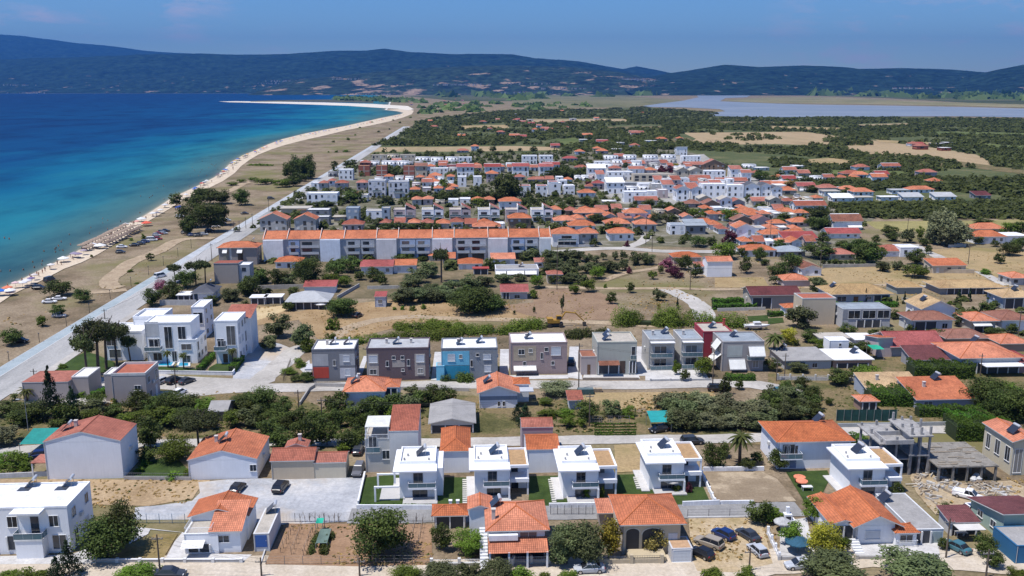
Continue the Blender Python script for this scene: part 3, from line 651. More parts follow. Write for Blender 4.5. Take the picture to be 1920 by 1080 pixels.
def roof_on(H, kind, cc, ov=.45, pitch=.34, lod=1, x0=None, x1=None, y0=None, y1=None, h=None, par=None, pz=.35):
    w_, d_, h = H.w, H.d, (H.h if h is None else h); x0 = -ov if x0 is None else x0; x1 = w_ + ov if x1 is None else x1; y0 = -ov if y0 is None else y0; y1 = d_ + ov if y1 is None else y1
    c = ROOFC[cc]; pr = par or H.root; th = .16
    tm_ = tile_mat(c) if cc in 'orybcm' and kind != 'flat' else plain(c, .85, .22, .35)
    mb = MB(); caps = []; wd, dp = x1 - x0, y1 - y0
    if kind == 'flat':
        x0, x1, y0, y1 = 0 if ov >= 0 else x0, w_, 0, d_; p = pz
        x0, x1, y0, y1 = -.04, w_ + .04, -.04, d_ + .04
        q = MB()
        for b in ((x0, x1, y0, y0 + .24), (x0, x1, y1 - .24, y1), (x0, x0 + .24, y0 + .24, y1 - .24), (x1 - .24, x1, y0 + .24, y1 - .24)): q.box(b[0], b[1], b[2], b[3], h, h + p)
        o = mb.box(x0 + .24, x1 - .24, y0 + .24, y1 - .24, h, h + .06).build('roof', plain(c, .85, .25, .5), pr)
        q.build('parapet', plain(H.pc, .8), o); H.roof = o; H.rz = lambda x, y: h + .06; return o
    if kind == 'slab':
        o = mb.box(x0, x1, y0, y1, h, h + .22).build('roof', plain(c, .85, .22, .5), pr); H.roof = o; H.rz = lambda x, y: h + .22; return o
    if kind in ('gx', 'hip') and wd >= dp or kind == 'gx':
        rh = dp / 2 * pitch; ym = (y0 + y1) / 2; ins = dp / 2 * .95 if kind == 'hip' else 0; ins = min(ins, wd / 2 - .05)
        A, B_ = (x0 + ins, ym, h + rh), (x1 - ins, ym, h + rh)
        mb.roof([(x0, y0, h), (x1, y0, h), B_, A]); mb.roof([(x1, y1, h), (x0, y1, h), A, B_]); caps.append((A, B_))
        if kind == 'hip':
            mb.roof([(x1, y0, h), (x1, y1, h), B_]); mb.roof([(x0, y1, h), (x0, y0, h), A])
            caps += [(A, (x0, y0, h)), (A, (x0, y1, h)), (B_, (x1, y0, h)), (B_, (x1, y1, h))]
        fz = lambda x, y: h + rh * max(0, min(1 - abs(y - ym) / (dp / 2), min(x - x0, x1 - x) / ins if ins else 1))
    elif kind in ('gy', 'hip'):
        rh = wd / 2 * pitch; xm = (x0 + x1) / 2; ins = wd / 2 * .95 if kind == 'hip' else 0
        A, B_ = (xm, y0 + ins, h + rh), (xm, y1 - ins, h + rh)
        mb.roof([(x1, y0, h), (x1, y1, h), B_, A]); mb.roof([(x0, y1, h), (x0, y0, h), A, B_]); caps.append((A, B_))
        if kind == 'hip':
            mb.roof([(x0, y0, h), (x1, y0, h), A]); mb.roof([(x1, y1, h), (x0, y1, h), B_])
            caps += [(A, (x0, y0, h)), (A, (x1, y0, h)), (B_, (x0, y1, h)), (B_, (x1, y1, h))]
        fz = lambda x, y: h + rh * max(0, min(1 - abs(x - xm) / (wd / 2), min(y - y0, y1 - y) / ins if ins else 1))
    elif kind in ('sf', 'sb', 'sr', 'sl'):
        rh = (dp if kind in ('sf', 'sb') else wd) * pitch * .55
        zz = {'sf': (0, 0, 1, 1), 'sb': (1, 1, 0, 0), 'sr': (1, 0, 0, 1), 'sl': (0, 1, 1, 0)}[kind]
        q = [(x0, y0), (x1, y0), (x1, y1), (x0, y1)]; pts = [(a[0], a[1], h + rh * z) for a, z in zip(q, zz)]
        st = zz.index(0) if kind != 'sl' else 3
        mb.roof(pts[st:] + pts[:st]); fz = lambda x, y: h + rh * ((y - y0) / dp if kind == 'sf' else (y1 - y) / dp if kind == 'sb' else (x1 - x) / wd if kind == 'sr' else (x - x0) / wd)
    top = len(mb.f)
    # raise the tiled planes off the walls and close the underside
    mb.v = [(p[0], p[1], p[2] + th) for p in mb.v]; under = MB()
    for k in range(top):
        f = mb.f[k]; lo = [(mb.v[i][0], mb.v[i][1], mb.v[i][2] - th + .01) for i in f]; under.face(list(reversed(lo)))
        for i in range(len(f)):
            a, b = mb.v[f[i]], mb.v[f[(i + 1) % len(f)]]
            onedge = (abs(a[0] - b[0]) < .01 and (abs(a[0] - x0) < .01 or abs(a[0] - x1) < .01)) or (abs(a[1] - b[1]) < .01 and (abs(a[1] - y0) < .01 or abs(a[1] - y1) < .01))
            if onedge: under.face([(a[0], a[1], a[2] - th), (b[0], b[1], b[2] - th), (b[0], b[1], b[2] - .012), (a[0], a[1], a[2] - .012)])
    o = mb.build('roof', tm_, pr); under.build('fascia', plain(H.fc, .7), o)
    if caps and lod < 3 and cc in 'orybcm':
        cm = MB()
        for a, b in caps: cm.cyl((a[0], a[1], a[2] + th), (b[0], b[1], b[2] + th), .11, 6)
        cm.build('ridge_cap', plain(lerpc(c, .9)[:3], .8, .2, 2), o)
    H.roof = o; H.rz = lambda x, y: fz(x, y) + th
    return o
def gable_walls(mb, kind, w_, d_, h, ov=.45, pitch=.34):
    if kind == 'gx': rh = (d_ + 2 * ov) / 2 * pitch; mb.xprism([(0, h - .05), (0, h + ov * pitch), (d_ / 2, h + rh), (d_, h + ov * pitch), (d_, h - .05)], 0, w_)
    if kind == 'gy':
        rh = (w_ + 2 * ov) / 2 * pitch; pr = [(0, h - .05), (0, h + ov * pitch), (w_ / 2, h + rh), (w_, h + ov * pitch), (w_, h - .05)]; i = len(mb.v); n = 5
        mb.v += [(p[0], 0, p[1]) for p in pr] + [(p[0], d_, p[1]) for p in pr]; mb.f.append(tuple(i + k for k in reversed(range(n)))); mb.f.append(tuple(i + n + k for k in range(n))); mb.uv += [(0, 0)] * (2 * n)
        for k in range(n): q = (k + 1) % n; mb.f.append((i + k, i + q, i + n + q, i + n + k)); mb.uv += [(0, 0)] * 4
    if kind in ('sf', 'sb'):
        rh = (d_ + 2 * ov) * pitch * .55; f = lambda y: h + rh * ((y + ov) / (d_ + 2 * ov) if kind == 'sf' else 1 - (y + ov) / (d_ + 2 * ov)); mb.xprism([(0, h - .05), (0, f(0)), (d_, f(d_)), (d_, h - .05)], 0, w_)
def chimney(H, x, y, hh=1.1, s=.55, c=(.55, .5, .46)):
    z = H.rz(x, y) - .3; mb = MB(); mb.box(x - s / 2, x + s / 2, y - s / 2, y + s / 2, z, z + hh + .3); mb.box(x - s / 2 - .07, x + s / 2 + .07, y - s / 2 - .07, y + s / 2 + .07, z + hh + .302, z + hh + .40)
    mb.build('chimney', plain(c, .9), H.roof)
def building(t, x0, x1, yb, yt, d, wall, roof, opens='', label='', cat='house', name='house', ov=.45, pitch=.34, pc=None, fc=(.68, .67, .65), lod=None, ang=None, chim=0, z0=0, group=None, heater=None, who=None, pz=.35, wpar=None):
    X0, Yb = tp(t, x0, yb); X1, Yt = tp(t, x1, yt)
    b = P(X0, Yb); a_ = ANG if ang is None else R(ang)
    # width: where the ray through x1 meets the facade line
    u = (X1 - 960) / FPX; dx, dy = math.cos(a_), math.sin(a_)
    r = P(X1, Yb); k = r.x / r.y; w_ = (k * b.y - b.x) / (dx - k * dy)
    H = House(); H.w = w_; H.d = d; H.h = max(2.2, HGT(X0, Yb, Yt)); H.wc = wall; H.pc = pc or lerpc(wall, 1.02)[:3]; H.fc = fc
    if Yb < 470: d *= 1.15; pitch *= 1.3; ov += .15
    lod = (0 if Yb > 800 else 1 if Yb > 560 else 2 if Yb > 400 else 3) if lod is None else lod; H.lod = lod
    H.root = empty(name, (b.x, b.y, z0), a_, label, cat, group); uniq(H.root)
    mb = MB().box(0, w_, 0, d, -.4, H.h)
    kind, cc = roof[:-1], roof[-1]
    gable_walls(mb, kind, w_, d, H.h, ov, pitch)
    mb.build('wall', wpar or plain(wall, .85, .07, .3), H.root)
    roof_on(H, kind, cc, ov, pitch, lod, pz=pz)
    add_open(H, opens, lod)
    if lod <= 1 and H.h > 2.8:
        MB().cyl((.12, -.06, 0), (.12, -.06, H.h - .05), .045, 6).build('drainpipe', plain((.5, .5, .5), .5), H.root)
        if w_ > 6: MB().box(*place('R' if b.x < 0 else 'L', H, d * .45, d * .45 + .85, .02, .36, H.h * .55, H.h * .55 + .6)).build('air_conditioner', plain((.62, .62, .6), .5, .1), H.root)
    for i in range(chim): chimney(H, w_ * (.3 + .4 * i), d * .55)
    if heater: solar(H, w_ * heater[0], d * heater[1], who)
    return H
HP = {}
def solar(H, x, y, who, rz=R(-84), sc=.95):
    """flat collector on a stand with its tank: rests on the roof, a thing of its own"""
    if 'solar' not in HP:
        r = empty('solar_water_heater', (0, 0, 0), 0, 'solar water heater', 'solar heater')
        MB().box(-1.0, 1.0, -.05, .03, 0, 1.9).build('panel', plain((.03, .035, .05), .15, .1, spec=.6), r).rotation_euler = (R(-48), 0, 0)
        r.children[0].location = (0, -.75, .15)
        MB().cyl((-.85, .75, 1.45), (.85, .75, 1.45), .27, 12).build('tank', plain((.62, .63, .64), .35, .1, metal=.4), r, smooth=False)
        s = MB()
        for q in (-.7, .7): s.cyl((q, .75, 0), (q, .75, 1.3), .035, 5); s.cyl((q, -.7, .1), (q, .75, .1), .03, 5); s.cyl((q, -.75, .1), (q, .7, 1.4), .03, 5)
        s.build('stand', plain((.45, .46, .47), .4, .1, metal=.6), r); HP['solar'] = r; o = r
    else: o = copy_tree(HP['solar'])
    c, s_ = math.cos(H.root.rotation_euler.z), math.sin(H.root.rotation_euler.z)
    o.location = (H.root.location.x + x * c - y * s_, H.root.location.y + x * s_ + y * c, H.root.location.z + H.rz(x, y) - .02); o.rotation_euler = (0, 0, H.root.rotation_euler.z + rz)
    o.scale = (sc,) * 3
    o['label'] = 'solar water heater on %s' % who; o['group'] = 'solar water heaters on the roofs'; uniq(o); return o
# ------------------------------------------------------------------ walls, fences, poles
def wall_line(t, pix, h, th, c, label, name='garden_wall', cat='wall', cap=None, piers=0, close=False, rail=0, railc=(.5, .52, .54)):
    pts = [P(*tp(t, *p)) for p in pix]; o = pts[0].copy(); pts = [p - o for p in pts]
    if close: pts.append(pts[0])
    r = empty(name, o, 0, label, cat); mb, cb, pb, rb = MB(), MB(), MB(), MB()
    def seg(m_, a, b, t_, z0, z1, ext=0):
        d = (b - a).normalized(); n_ = Vector((-d.y, d.x, 0)) * (t_ / 2); a2, b2 = a - d * ext, b + d * ext
        m_.prism([tuple((a2 - n_)[:2]), tuple((b2 - n_)[:2]), tuple((b2 + n_)[:2]), tuple((a2 + n_)[:2])], z0, z1)
    for i, (a, b) in enumerate(zip(pts, pts[1:])):
        e = .003 * i; seg(mb, a, b, th + e, -.2, h + e)
        if cap: seg(cb, a, b, th + .1 + e, h + .004 + e, h + .07 + e, .05)
        L = (b - a).length; d = (b - a).normalized()
        if piers:
            n_ = max(1, round(L / piers))
            for k in range(n_ + (i == len(pts) - 2)):
                q = a + d * (L * k / n_); pb.box(q.x - th * .9, q.x + th * .9, q.y - th * .9, q.y + th * .9, -.2, h + rail + .18)
        if rail:
            n_ = max(2, int(L / .35))
            for zz in (h + .15, h + rail - .05): rb.cyl(a + Vector((0, 0, zz)), b + Vector((0, 0, zz)), .025, 5)
            for k in range(n_ + 1): q = a + d * (L * k / n_); rb.cyl((q.x, q.y, h), (q.x, q.y, h + rail), .014, 4, cap=False)
    mb.build('wall', plain(c, .9, .2, .6), r)
    if cap: cb.build('coping', plain(cap, .8, .08), r)
    if piers: pb.build('pier', plain(cap or c, .85, .12), r)
    if rail: rb.build('railing', plain(railc, .5, .05), r)
    uniq(r); return r
def fence_line(t, pix, h, label, c=(.35, .34, .33), step=2.5, mesh=False, wood=False):
    pts = [P(*tp(t, *p)) for p in pix]; o = pts[0].copy(); pts = [p - o for p in pts]; r = empty('fence', o, 0, label, 'fence'); pb, wb = MB(), MB()
    for a, b in zip(pts, pts[1:]):
        L = (b - a).length; d = (b - a).normalized(); n_ = max(1, round(L / step))
        for k in range(n_ + 1): q = a + d * (L * k / n_); pb.cyl((q.x, q.y, -.2), (q.x, q.y, h), .045, 6)
        zs = [h * k / 8 for k in range(1, 9)] if mesh else [h * .35, h * .65, h * .97]
        for z in zs: wb.cyl(a + Vector((0, 0, z)), b + Vector((0, 0, z)), .012 if mesh else .02, 4, cap=False)
        if mesh:
            n2 = int(L / .5)
            for k in range(n2): q = a + d * (L * k / n2); wb.cyl((q.x, q.y, .05), (q.x, q.y, h), .008, 3, cap=False)
    pb.build('post', plain(c, .8), r); wb.build('wire', plain(c, .6, .1), r); uniq(r); return r
POLES = {}
def pole(t, x, yb, yt, label, key=None, kind='utility'):
    px, py = tp(t, x, yb); _, pt = tp(t, x, yt); b = P(px, py); h = HGT(px, py, pt)
    if kind == 'utility':
        r = empty('utility_pole', b, ANG, label, 'pole'); MB().cyl((0, 0, -.4), (0, 0, h), .15, 8, .10).build('post', plain((.14, .11, .085), .9, .2, 2), r)
        MB().box(-.8, .8, -.05, .05, h - .75, h - .63).build('crossarm', plain((.2, .19, .18), .8), r)
        ib = MB()
        for q in (-.7, -.25, .25, .7): ib.cyl((q, 0, h - .63), (q, 0, h - .45), .05, 6)
        ib.build('insulator', plain((.5, .45, .4), .3), r)
    else:
        r = empty('street_lamp', b, ANG + R(-90), label, 'street lamp'); MB().cyl((0, 0, -.2), (0, 0, h - .12), .09, 8, .055).build('post', plain((.30, .31, .32) if kind == 'tall' else (.05, .05, .055), .5), r)
        if kind == 'tall': MB().cyl((0, 0, h - .15), (0, -1.1, h), .04, 6).build('arm', plain((.3, .31, .32)), r); MB().box(-.14, .14, -1.7, -1.0, h - .04, h + .08).build('lamp_head', plain((.6, .6, .6), .4), r)
        else: MB().cyl((0, 0, h - .15), (0, 0, h + .1), .13, 8, .24).build('lamp_head', plain((.12, .12, .12), .4), r)
    if key: POLES[key] = b + Vector((0, 0, h - .5))
    uniq(r); return r
def wires(keys, label):
    mb = MB(); o = POLES[keys[0]]
    for a, b in zip(keys, keys[1:]):
        A_, B_ = POLES[a] - o, POLES[b] - o
        for off in (-.6, .6):
            prev = None
            for k in range(13):
                u = k / 12; p = A_.lerp(B_, u) + Vector((0, off * .9, -4 * u * (1 - u) * (A_ - B_).length * .025))
                if prev: mb.cyl(prev, p, .018, 4, cap=False)
                prev = p
    r = mb.build('power_cable', plain((.04, .04, .04), .6, 0)); r.location = o; tag(r, label, 'cable'); uniq(r)
# ------------------------------------------------------------------ cars
CARP = {}
def car_proto(kind):
    if kind in CARP: return CARP[kind]
    L, Wd, H_ = dict(hatch=(4.0, 1.74, 1.48), sedan=(4.5, 1.78, 1.45), suv=(4.6, 1.88, 1.68), van=(4.9, 1.9, 1.95), pickup=(5.1, 1.8, 1.72))[kind]
    # outline stations: x, bottom, bonnet/belt line, half width
    st = {'hatch': [(-.5, .35, .80, .80), (-.46, .22, .92, .92), (-.2, .2, .95, 1), (.12, .2, .93, 1), (.22, .2, .86, .99), (.42, .22, .74, .93), (.5, .34, .60, .74)],
          'sedan': [(-.5, .38, .78, .80), (-.46, .22, .93, .92), (-.27, .2, .95, 1), (.14, .2, .92, 1), (.24, .2, .84, .99), (.43, .22, .70, .92), (.5, .34, .58, .74)]}
    st['suv'] = [(a, b + .05, c + .12, d) for a, b, c, d in st['hatch']]; st['van'] = [(a, b, c + .12, d) for a, b, c, d in st['hatch']]; st['pickup'] = [(a, b + .08, c + .1, d) for a, b, c, d in st['sedan']]
    mb = MB(); rings = []
    for a, zb, zt, hw in st[kind]:
        y = hw * Wd / 2; x = a * L; rings.append([(x, -y * .93, zb), (x, -y, zb + .18), (x, -y, zt - .14), (x, -y * .86, zt), (x, 0, zt + .035), (x, y * .86, zt), (x, y, zt - .14), (x, y, zb + .18), (x, y * .93, zb)])
    i0 = 0
    for rg in rings: mb.v += rg
    n = 9
    for i in range(len(rings) - 1):
        for k in range(n): q = (k + 1) % n; mb.f.append((i * n + k, i * n + q, (i + 1) * n + q, (i + 1) * n + k)); mb.uv += [(0, 0)] * 4
    mb.f.append(tuple(range(n))); mb.f.append(tuple((len(rings) - 1) * n + k for k in reversed(range(n)))); mb.uv += [(0, 0)] * (2 * n)
    body = mb
    # cabin
    cb = {'hatch': (-.47, -.36, .06, .25), 'sedan': (-.38, -.20, .06, .24), 'suv': (-.47, -.40, .08, .25), 'van': (-.48, -.44, .18, .36), 'pickup': (-.12, -.08, .10, .24)}[kind]
    zb = .90 + (.12 if kind in ('suv', 'van', 'pickup') else 0); x0, x1, x2, x3 = [q * L for q in cb]; yb_, yt_ = Wd / 2 * .90, Wd / 2 * .72
    def cab(mb, z0, z1):
        def at(z):
            u = (z - zb) / (H_ - zb); return (x0 + (x1 - x0) * u, x3 + (x2 - x3) * u, yb_ + (yt_ - yb_) * u)
        a, b, y = at(z0); c, d, y2 = at(z1); v = [(a, -y, z0), (b, -y, z0), (b, y, z0), (a, y, z0), (c, -y2, z1), (d, -y2, z1), (d, y2, z1), (c, y2, z1)]
        i = len(mb.v); mb.v += v
        for f in ((0, 1, 5, 4), (1, 2, 6, 5), (2, 3, 7, 6), (3, 0, 4, 7), (4, 5, 6, 7)): mb.f.append(tuple(i + k for k in f)); mb.uv += [(0, 0)] * 4
    gl = MB(); cab(gl, zb - .03, H_ - .10); rf = body; i = len(rf.v)
    cab(rf, H_ - .10, H_)
    for sx_ in (-1, 1):   # pillars
        for a, b in ((x0, x1), (x3, x2), ((x0 + x3) / 2, (x1 + x2) / 2)): rf.cyl((a, sx_ * yb_ * 1.0, zb - .03), (b, sx_ * yt_ * 1.0, H_ - .08), .035, 4, cap=False)
    if kind == 'pickup': rf.box(-.47 * L, -.14 * L, -Wd / 2 * .95, -Wd / 2 * .86, 1.0, 1.22); rf.box(-.47 * L, -.14 * L, Wd / 2 * .86, Wd / 2 * .95, 1.0, 1.22); rf.box(-.48 * L, -.46 * L, -Wd / 2 * .9, Wd / 2 * .9, 1.0, 1.22)
    paint = plain((.5, .5, .5), .3, 0, spec=.5); d = dict(body=body.mesh('body', paint), glass=gl.mesh('windows', plain((.02, .022, .027), .1, 0, spec=.7)))
    ty = MB().cyl((0, -.11, 0), (0, .11, 0), .33, 14).mesh('tyre', plain((.02, .02, .02), .9, 0)); rm = MB().cyl((0, -.12, 0), (0, .12, 0), .20, 10).mesh('rim', plain((.5, .5, .52), .3, 0, metal=.8))
    d.update(tyre=ty, rim=rm, head=MB().box(-.05, .05, -.17, .17, -.07, .07).mesh('headlight', plain((.8, .8, .78), .15, 0)), tail=MB().box(-.04, .04, -.13, .13, -.10, .10).mesh('taillight', plain((.35, .02, .02), .3, 0)), L=L, W=Wd)
    CARP[kind] = d; return d
CARC = dict(black=(.012, .012, .014), blue=(.012, .03, .12), silver=(.42, .44, .47), grey=(.13, .13, .14), white=(.75, .75, .76), red=(.30, .02, .02), dark=(.04, .045, .055), beige=(.30, .26, .21), teal=(.05, .14, .17))
def car(t, x, yb, kind, c, ang, label, group=None, z=.1):
    p = car_proto(kind); X, Y = tp(t, x, yb); b = P(X, Y); r = empty('parked_car', b + Vector((0, 0, z)), R(ang), label, 'car', group)
    paint = plain(CARC[c], .28, 0, spec=.6)
    o = link('body', p['body'], r); o.material_slots[0].link = 'OBJECT'; o.material_slots[0].material = paint
    link('windows', p['glass'], r)
    for sx_ in (-.31, .31):
        for sy in (-1, 1):
            w_ = bpy.data.objects.new('wheel', p['tyre']); col.objects.link(w_); w_.parent = r; w_.location = (sx_ * p['L'], sy * (p['W'] / 2 - .10), .33); link('rim', p['rim'], w_)
    if Y > 480:
        for sy in (-1, 1):
            h = link('headlight', p['head'], r); h.location = (.455 * p['L'], sy * p['W'] * .36, .62); q = link('taillight', p['tail'], r); q.location = (-.485 * p['L'], sy * p['W'] * .38, .78)
    uniq(r); return r
def wing(H, x, y, w_, d, h, roof, opens='', wall=None, ov=.4, pitch=.34, pz=.3, chim=0):
    """another block of the same house"""
    before = set(H.root.children); G = House(); G.w, G.d, G.h, G.wc, G.pc, G.fc, G.root, G.lod = w_, d, h, wall or H.wc, wall or H.pc, H.fc, H.root, H.lod
    kind, cc = roof[:-1], roof[-1]; mb = MB().box(0, w_, 0, d, -.4, h); gable_walls(mb, kind, w_, d, h, ov, pitch); mb.build('wall', plain(G.wc, .85, .07, .3), H.root)
    roof_on(G, kind, cc, ov, pitch, H.lod, pz=pz); add_open(G, opens, H.lod)
    if chim: chimney(G, w_ * .6, d * .6)
    for c in set(H.root.children) - before: c.location = (x, y, 0)
    z = G.rz; G.ox, G.oy = x, y; return G
def onto(H, x, y, z=0):
    c, s = math.cos(H.root.rotation_euler.z), math.sin(H.root.rotation_euler.z); l = H.root.location
    return Vector((l.x + x * c - y * s, l.y + x * s + y * c, l.z + z))
W1 = (.82, .83, .85); W2 = (.78, .80, .84); CREAM = (.55, .46, .34); GREY = (.30, .31, .34); LG = (.48, .49, .52)
# ================================================================== land cover
psheet('farmland', 'G', [(770,240),(800,222),(950,206),(1020,203),(1110,205),(1200,200),(1350,210),(1500,219),(1700,219),(1940,222),(2300,240),(2300,420),(1940,410),(1620,408),(1540,385),(1480,350),(1340,315),(1200,300),(1000,292),(760,296),(690,283),(730,258)], .06, soil)
psheet('green_plain', 'H2', [(-400,280),(0,268),(400,262),(900,262),(1500,258),(2000,262),(2400,270),(2400,325),(1930,318),(1400,288),(900,272),(600,275),(200,290),(0,300),(-200,300)], .25, ground_mat('plain_fields', [(.3, (.04, .055, .025)), (.5, (.085, .095, .04)), (.62, (.15, .14, .07)), (.75, (.30, .24, .14))], .0016, .02, .35, bumps=0, streak=(.4, 1, 1, 0)))
psheet('town_ground', 'G', [(690,290),(1000,288),(1240,268),(1340,300),(1480,345),(1560,372),(1640,410),(1600,440),(1640,505),(1540,500),(1480,470),(1240,462),(1030,470),(1036,440),(430,440),(440,425),(520,380),(600,335)], .05, ground_mat('town_ground', [(.3, (.08, .085, .045)), (.5, (.15, .14, .09)), (.62, (.25, .23, .19)), (.7, (.10, .12, .05))], .09, 1.2, .35), .02, 2)
psheet('town_ground', 'G', [(480,490),(1036,478),(1230,480),(1240,500),(1130,530),(1020,540),(960,575),(930,590),(760,560),(600,560),(480,580),(420,560),(300,570),(300,545)], .05, ground_mat('grove_ground', [(.3, (.08, .075, .04)), (.5, (.16, .13, .075)), (.65, (.25, .19, .12))], .08, 1.2, .35), .02, 2)
psheet('town_paving', 'T2', [(340,180),(1250,120),(1420,250),(1880,350),(1880,470),(1600,540),(1200,540),(620,510),(480,440),(330,320)], .05, ground_mat('town_paving', [(.3, (.20, .19, .15)), (.6, (.38, .37, .35))], .1, 1, .3))
psheet('stubble_field', 'T1', [(525,103),(600,68),(1350,62),(1700,58),(2000,66),(2050,90),(1700,95),(1380,100),(900,102)], .12, farfield)
psheet('stubble_field', 'H2', [(640,418),(1090,414),(1180,425),(1300,440),(1480,462),(1620,480),(1740,500),(1800,530),(1790,545),(1640,520),(1500,510),(1300,498),(1230,470),(1000,460),(820,462),(660,460),(690,440)], .14, farfield)
psheet('stubble_field', 'H2', [(40,368),(430,366),(440,376),(60,380)], .14, farfield)
psheet('stubble_field', 'H2', [(1250,388),(1490,382),(1495,393),(1300,396)], .14, farfield)
psheet('stubble_field', 'H2', [(980,371),(1050,370),(1060,378),(1000,379)], .14, farfield)
psheet('stubble_field', 'H2', [(1200,545),(1330,500),(1600,505),(1700,540),(1500,560)], .16, weed)
psheet('meadow', 'U4', [(930,250),(1300,246),(1560,244),(2000,236),(2000,285),(1560,310),(1100,312),(1000,295)], .05, ground_mat('olive_meadow', [(.3, (.20, .18, .07)), (.6, (.32, .28, .12))], .04, .8, .3))
psheet('straw_field', 'U4', [(540,560),(700,540),(1000,530),(1180,560),(1620,560),(1730,630),(1500,650),(1150,655),(700,655),(560,620)], .03, straw, .05, 3)
psheet('straw_field', 'U4', [(1340,425),(1600,410),(2000,430),(2000,600),(1880,640),(1640,560),(1350,480)], .03, straw, .04, 3)
psheet('straw_field', 'U4', [(0,600),(300,595),(340,660),(0,660)], .03, straw, .05, 3)
psheet('tilled_field', 'U3', [(570,815),(820,805),(850,830),(1060,835),(1120,860),(1200,940),(1230,1040),(330,1040),(340,930),(560,910)], .03, brown, .04, 4)
psheet('tilled_field', 'G', [(470,570),(560,585),(600,575),(760,560),(950,580),(1020,600),(780,605),(640,640),(600,640),(560,600),(480,610)], .03, ground_mat('dry_weeds', [(.3, (.25, .16, .08)), (.6, (.38, .27, .15))], .15, 2.5, .4), .05, 3)
psheet('sandy_lot', 'U2', [(330,960),(620,930),(650,960),(540,1000),(420,1040),(380,1040)], .05, ground_mat('yellow_sand', [(.3, (.42, .31, .16)), (.6, (.55, .43, .25))], .2, 2, .3), .05, 2)
for q in ([(586,710),(574,704),(560,690),(580,675)], [(665,712),(676,712),(690,668),(682,668)], [(808,713),(822,713),(832,660),(815,660)], [(936,712),(952,712),(958,655),(938,655)], [(1064,708),(1092,712),(1085,650),(1068,650)], [(1196,705),(1216,705),(1205,650),(1192,650)], [(1210,714),(1330,712),(1318,692),(1210,694)], [(958,712),(1066,710),(1064,703),(955,704)], [(1092,712),(1200,710),(1196,700),(1095,702)]): psheet('driveway', 'G', q, .04, slabs)
psheet('grass_verge', 'G', [(1072,737),(1330,735),(1400,770),(1370,795),(1300,775),(1210,765),(1130,770),(1090,760)], .03, straw, .05, 3)
psheet('grass_verge', 'M4', [(300,760),(560,740),(660,800),(640,850),(400,850),(330,820)], .03, straw, .05, 3)
psheet('garden_ground', 'G', [(-60,790),(0,770),(260,760),(400,735),(560,745),(640,780),(700,830),(660,850),(440,835),(340,830),(260,800),(-60,835)], .025, weed, .04, 3)
psheet('garden_ground', 'G', [(640,800),(820,740),(1060,750),(1300,790),(1440,800),(1440,835),(1060,824),(900,830),(700,830)], .028, weed, .04, 3)
psheet('garden_ground', 'G', [(1440,700),(1600,640),(1960,640),(1960,830),(1640,800),(1440,800)], .028, weed, .02, 3)
psheet('vacant_lot', 'F1', [(0,428),(560,430),(1420,436),(1340,500),(1300,560),(1000,610),(620,600),(400,560),(0,500)], .03, ground_mat('sandy_dirt', [(.3, (.30, .21, .12)), (.6, (.42, .31, .19))], .12, 1.8, .35), .03, 3)
psheet('gravel_lot', 'G', [(372,905),(420,900),(480,898),(680,896),(683,891),(672,945),(665,978),(520,985),(440,975),(250,975),(254,952),(300,948),(360,940),(375,925)], .045, bluegravel, .03, 2)
psheet('gravel_lot', 'M1', [(1760,620),(1800,520),(1920,440),(2000,400),(2100,420),(2200,460),(2260,480),(2160,560),(2080,640),(2060,700),(1900,760),(1780,760),(1740,700)], .045, bluegravel, .03, 2)
psheet('forecourt', 'M1', [(680,680),(1200,640),(1300,660),(1960,690),(1960,780),(1480,780),(1200,760),(700,760)], .035, palegravel)
prib('dirt_road', 'G', [(60,748),(140,752),(300,742),(450,729),(560,727),(700,724),(900,721),(1100,722),(1220,722),(1340,719),(1420,722),(1500,740)], 6.0, .06, palegravel)
prib('dirt_road', 'G', [(480,720),(530,680),(560,655),(600,648)], 6.0, .07, palegravel)
prib('dirt_track', 'G', [(600,652),(627,632),(655,615),(705,601),(775,594),(830,597),(955,600),(1060,603),(1160,607),(1250,612)], 4.5, .055, dirt)
prib('dirt_track', 'G', [(1245,540),(1270,550),(1300,565),(1316,580),(1322,600),(1318,615)], 6.5, .065, palegravel)
prib('dirt_track', 'G', [(1022,538),(1135,541),(1260,541),(1340,543),(1425,541),(1545,538),(1640,535),(1720,535)], 3.5, .06, dirt)
prib('dirt_track', 'G', [(1720,536),(1800,545),(1830,538),(1880,530)], 4, .065, palegravel)
prib('dirt_track', 'G', [(1130,527),(1172,512),(1225,504),(1240,500)], 3.5, .07, dirt)
prib('dirt_road', 'G', [(1036,473),(1110,467),(1170,466),(1240,471),(1340,472),(1450,471)], 7.0, .06, palegravel)
prib('dirt_track', 'G', [(1170,466),(1200,455),(1212,444),(1200,438)], 5.0, .07, palegravel)
prib('dirt_track', 'U4', [(1230,390),(1300,430),(1380,465),(1450,500)], 5, .07, palegravel)
prib('dirt_track', 'U4', [(1640,560),(1700,590),(1760,620),(1830,650)], 4, .07, palegravel)
prib('lane', 'G', [(640,830),(700,831),(860,830),(1060,826),(1180,824),(1310,824),(1440,820),(1573,811),(1700,806),(1800,806)], 4.6, .06, palegravel)
prib('lane', 'G', [(-60,856),(60,842),(120,838),(280,832),(440,830),(640,830)], 4, .06, palegravel)
prib('lane', 'G', [(655,968),(760,967),(900,965),(1030,961),(1200,959),(1330,958),(1420,957),(1500,955)], 5.4, .07, asph2)
prib('dirt_road', 'G', [(-200,1078),(150,1068),(440,1066),(700,1072),(960,1072),(1150,1066),(1260,1062),(1400,1058),(1500,1050),(1640,1042),(1750,1046),(1960,1060)], 7.0, .05, ground_mat('pale_dirt', [(.35, (.45, .38, .29)), (.6, (.56, .49, .40))], .2, 2, .25))
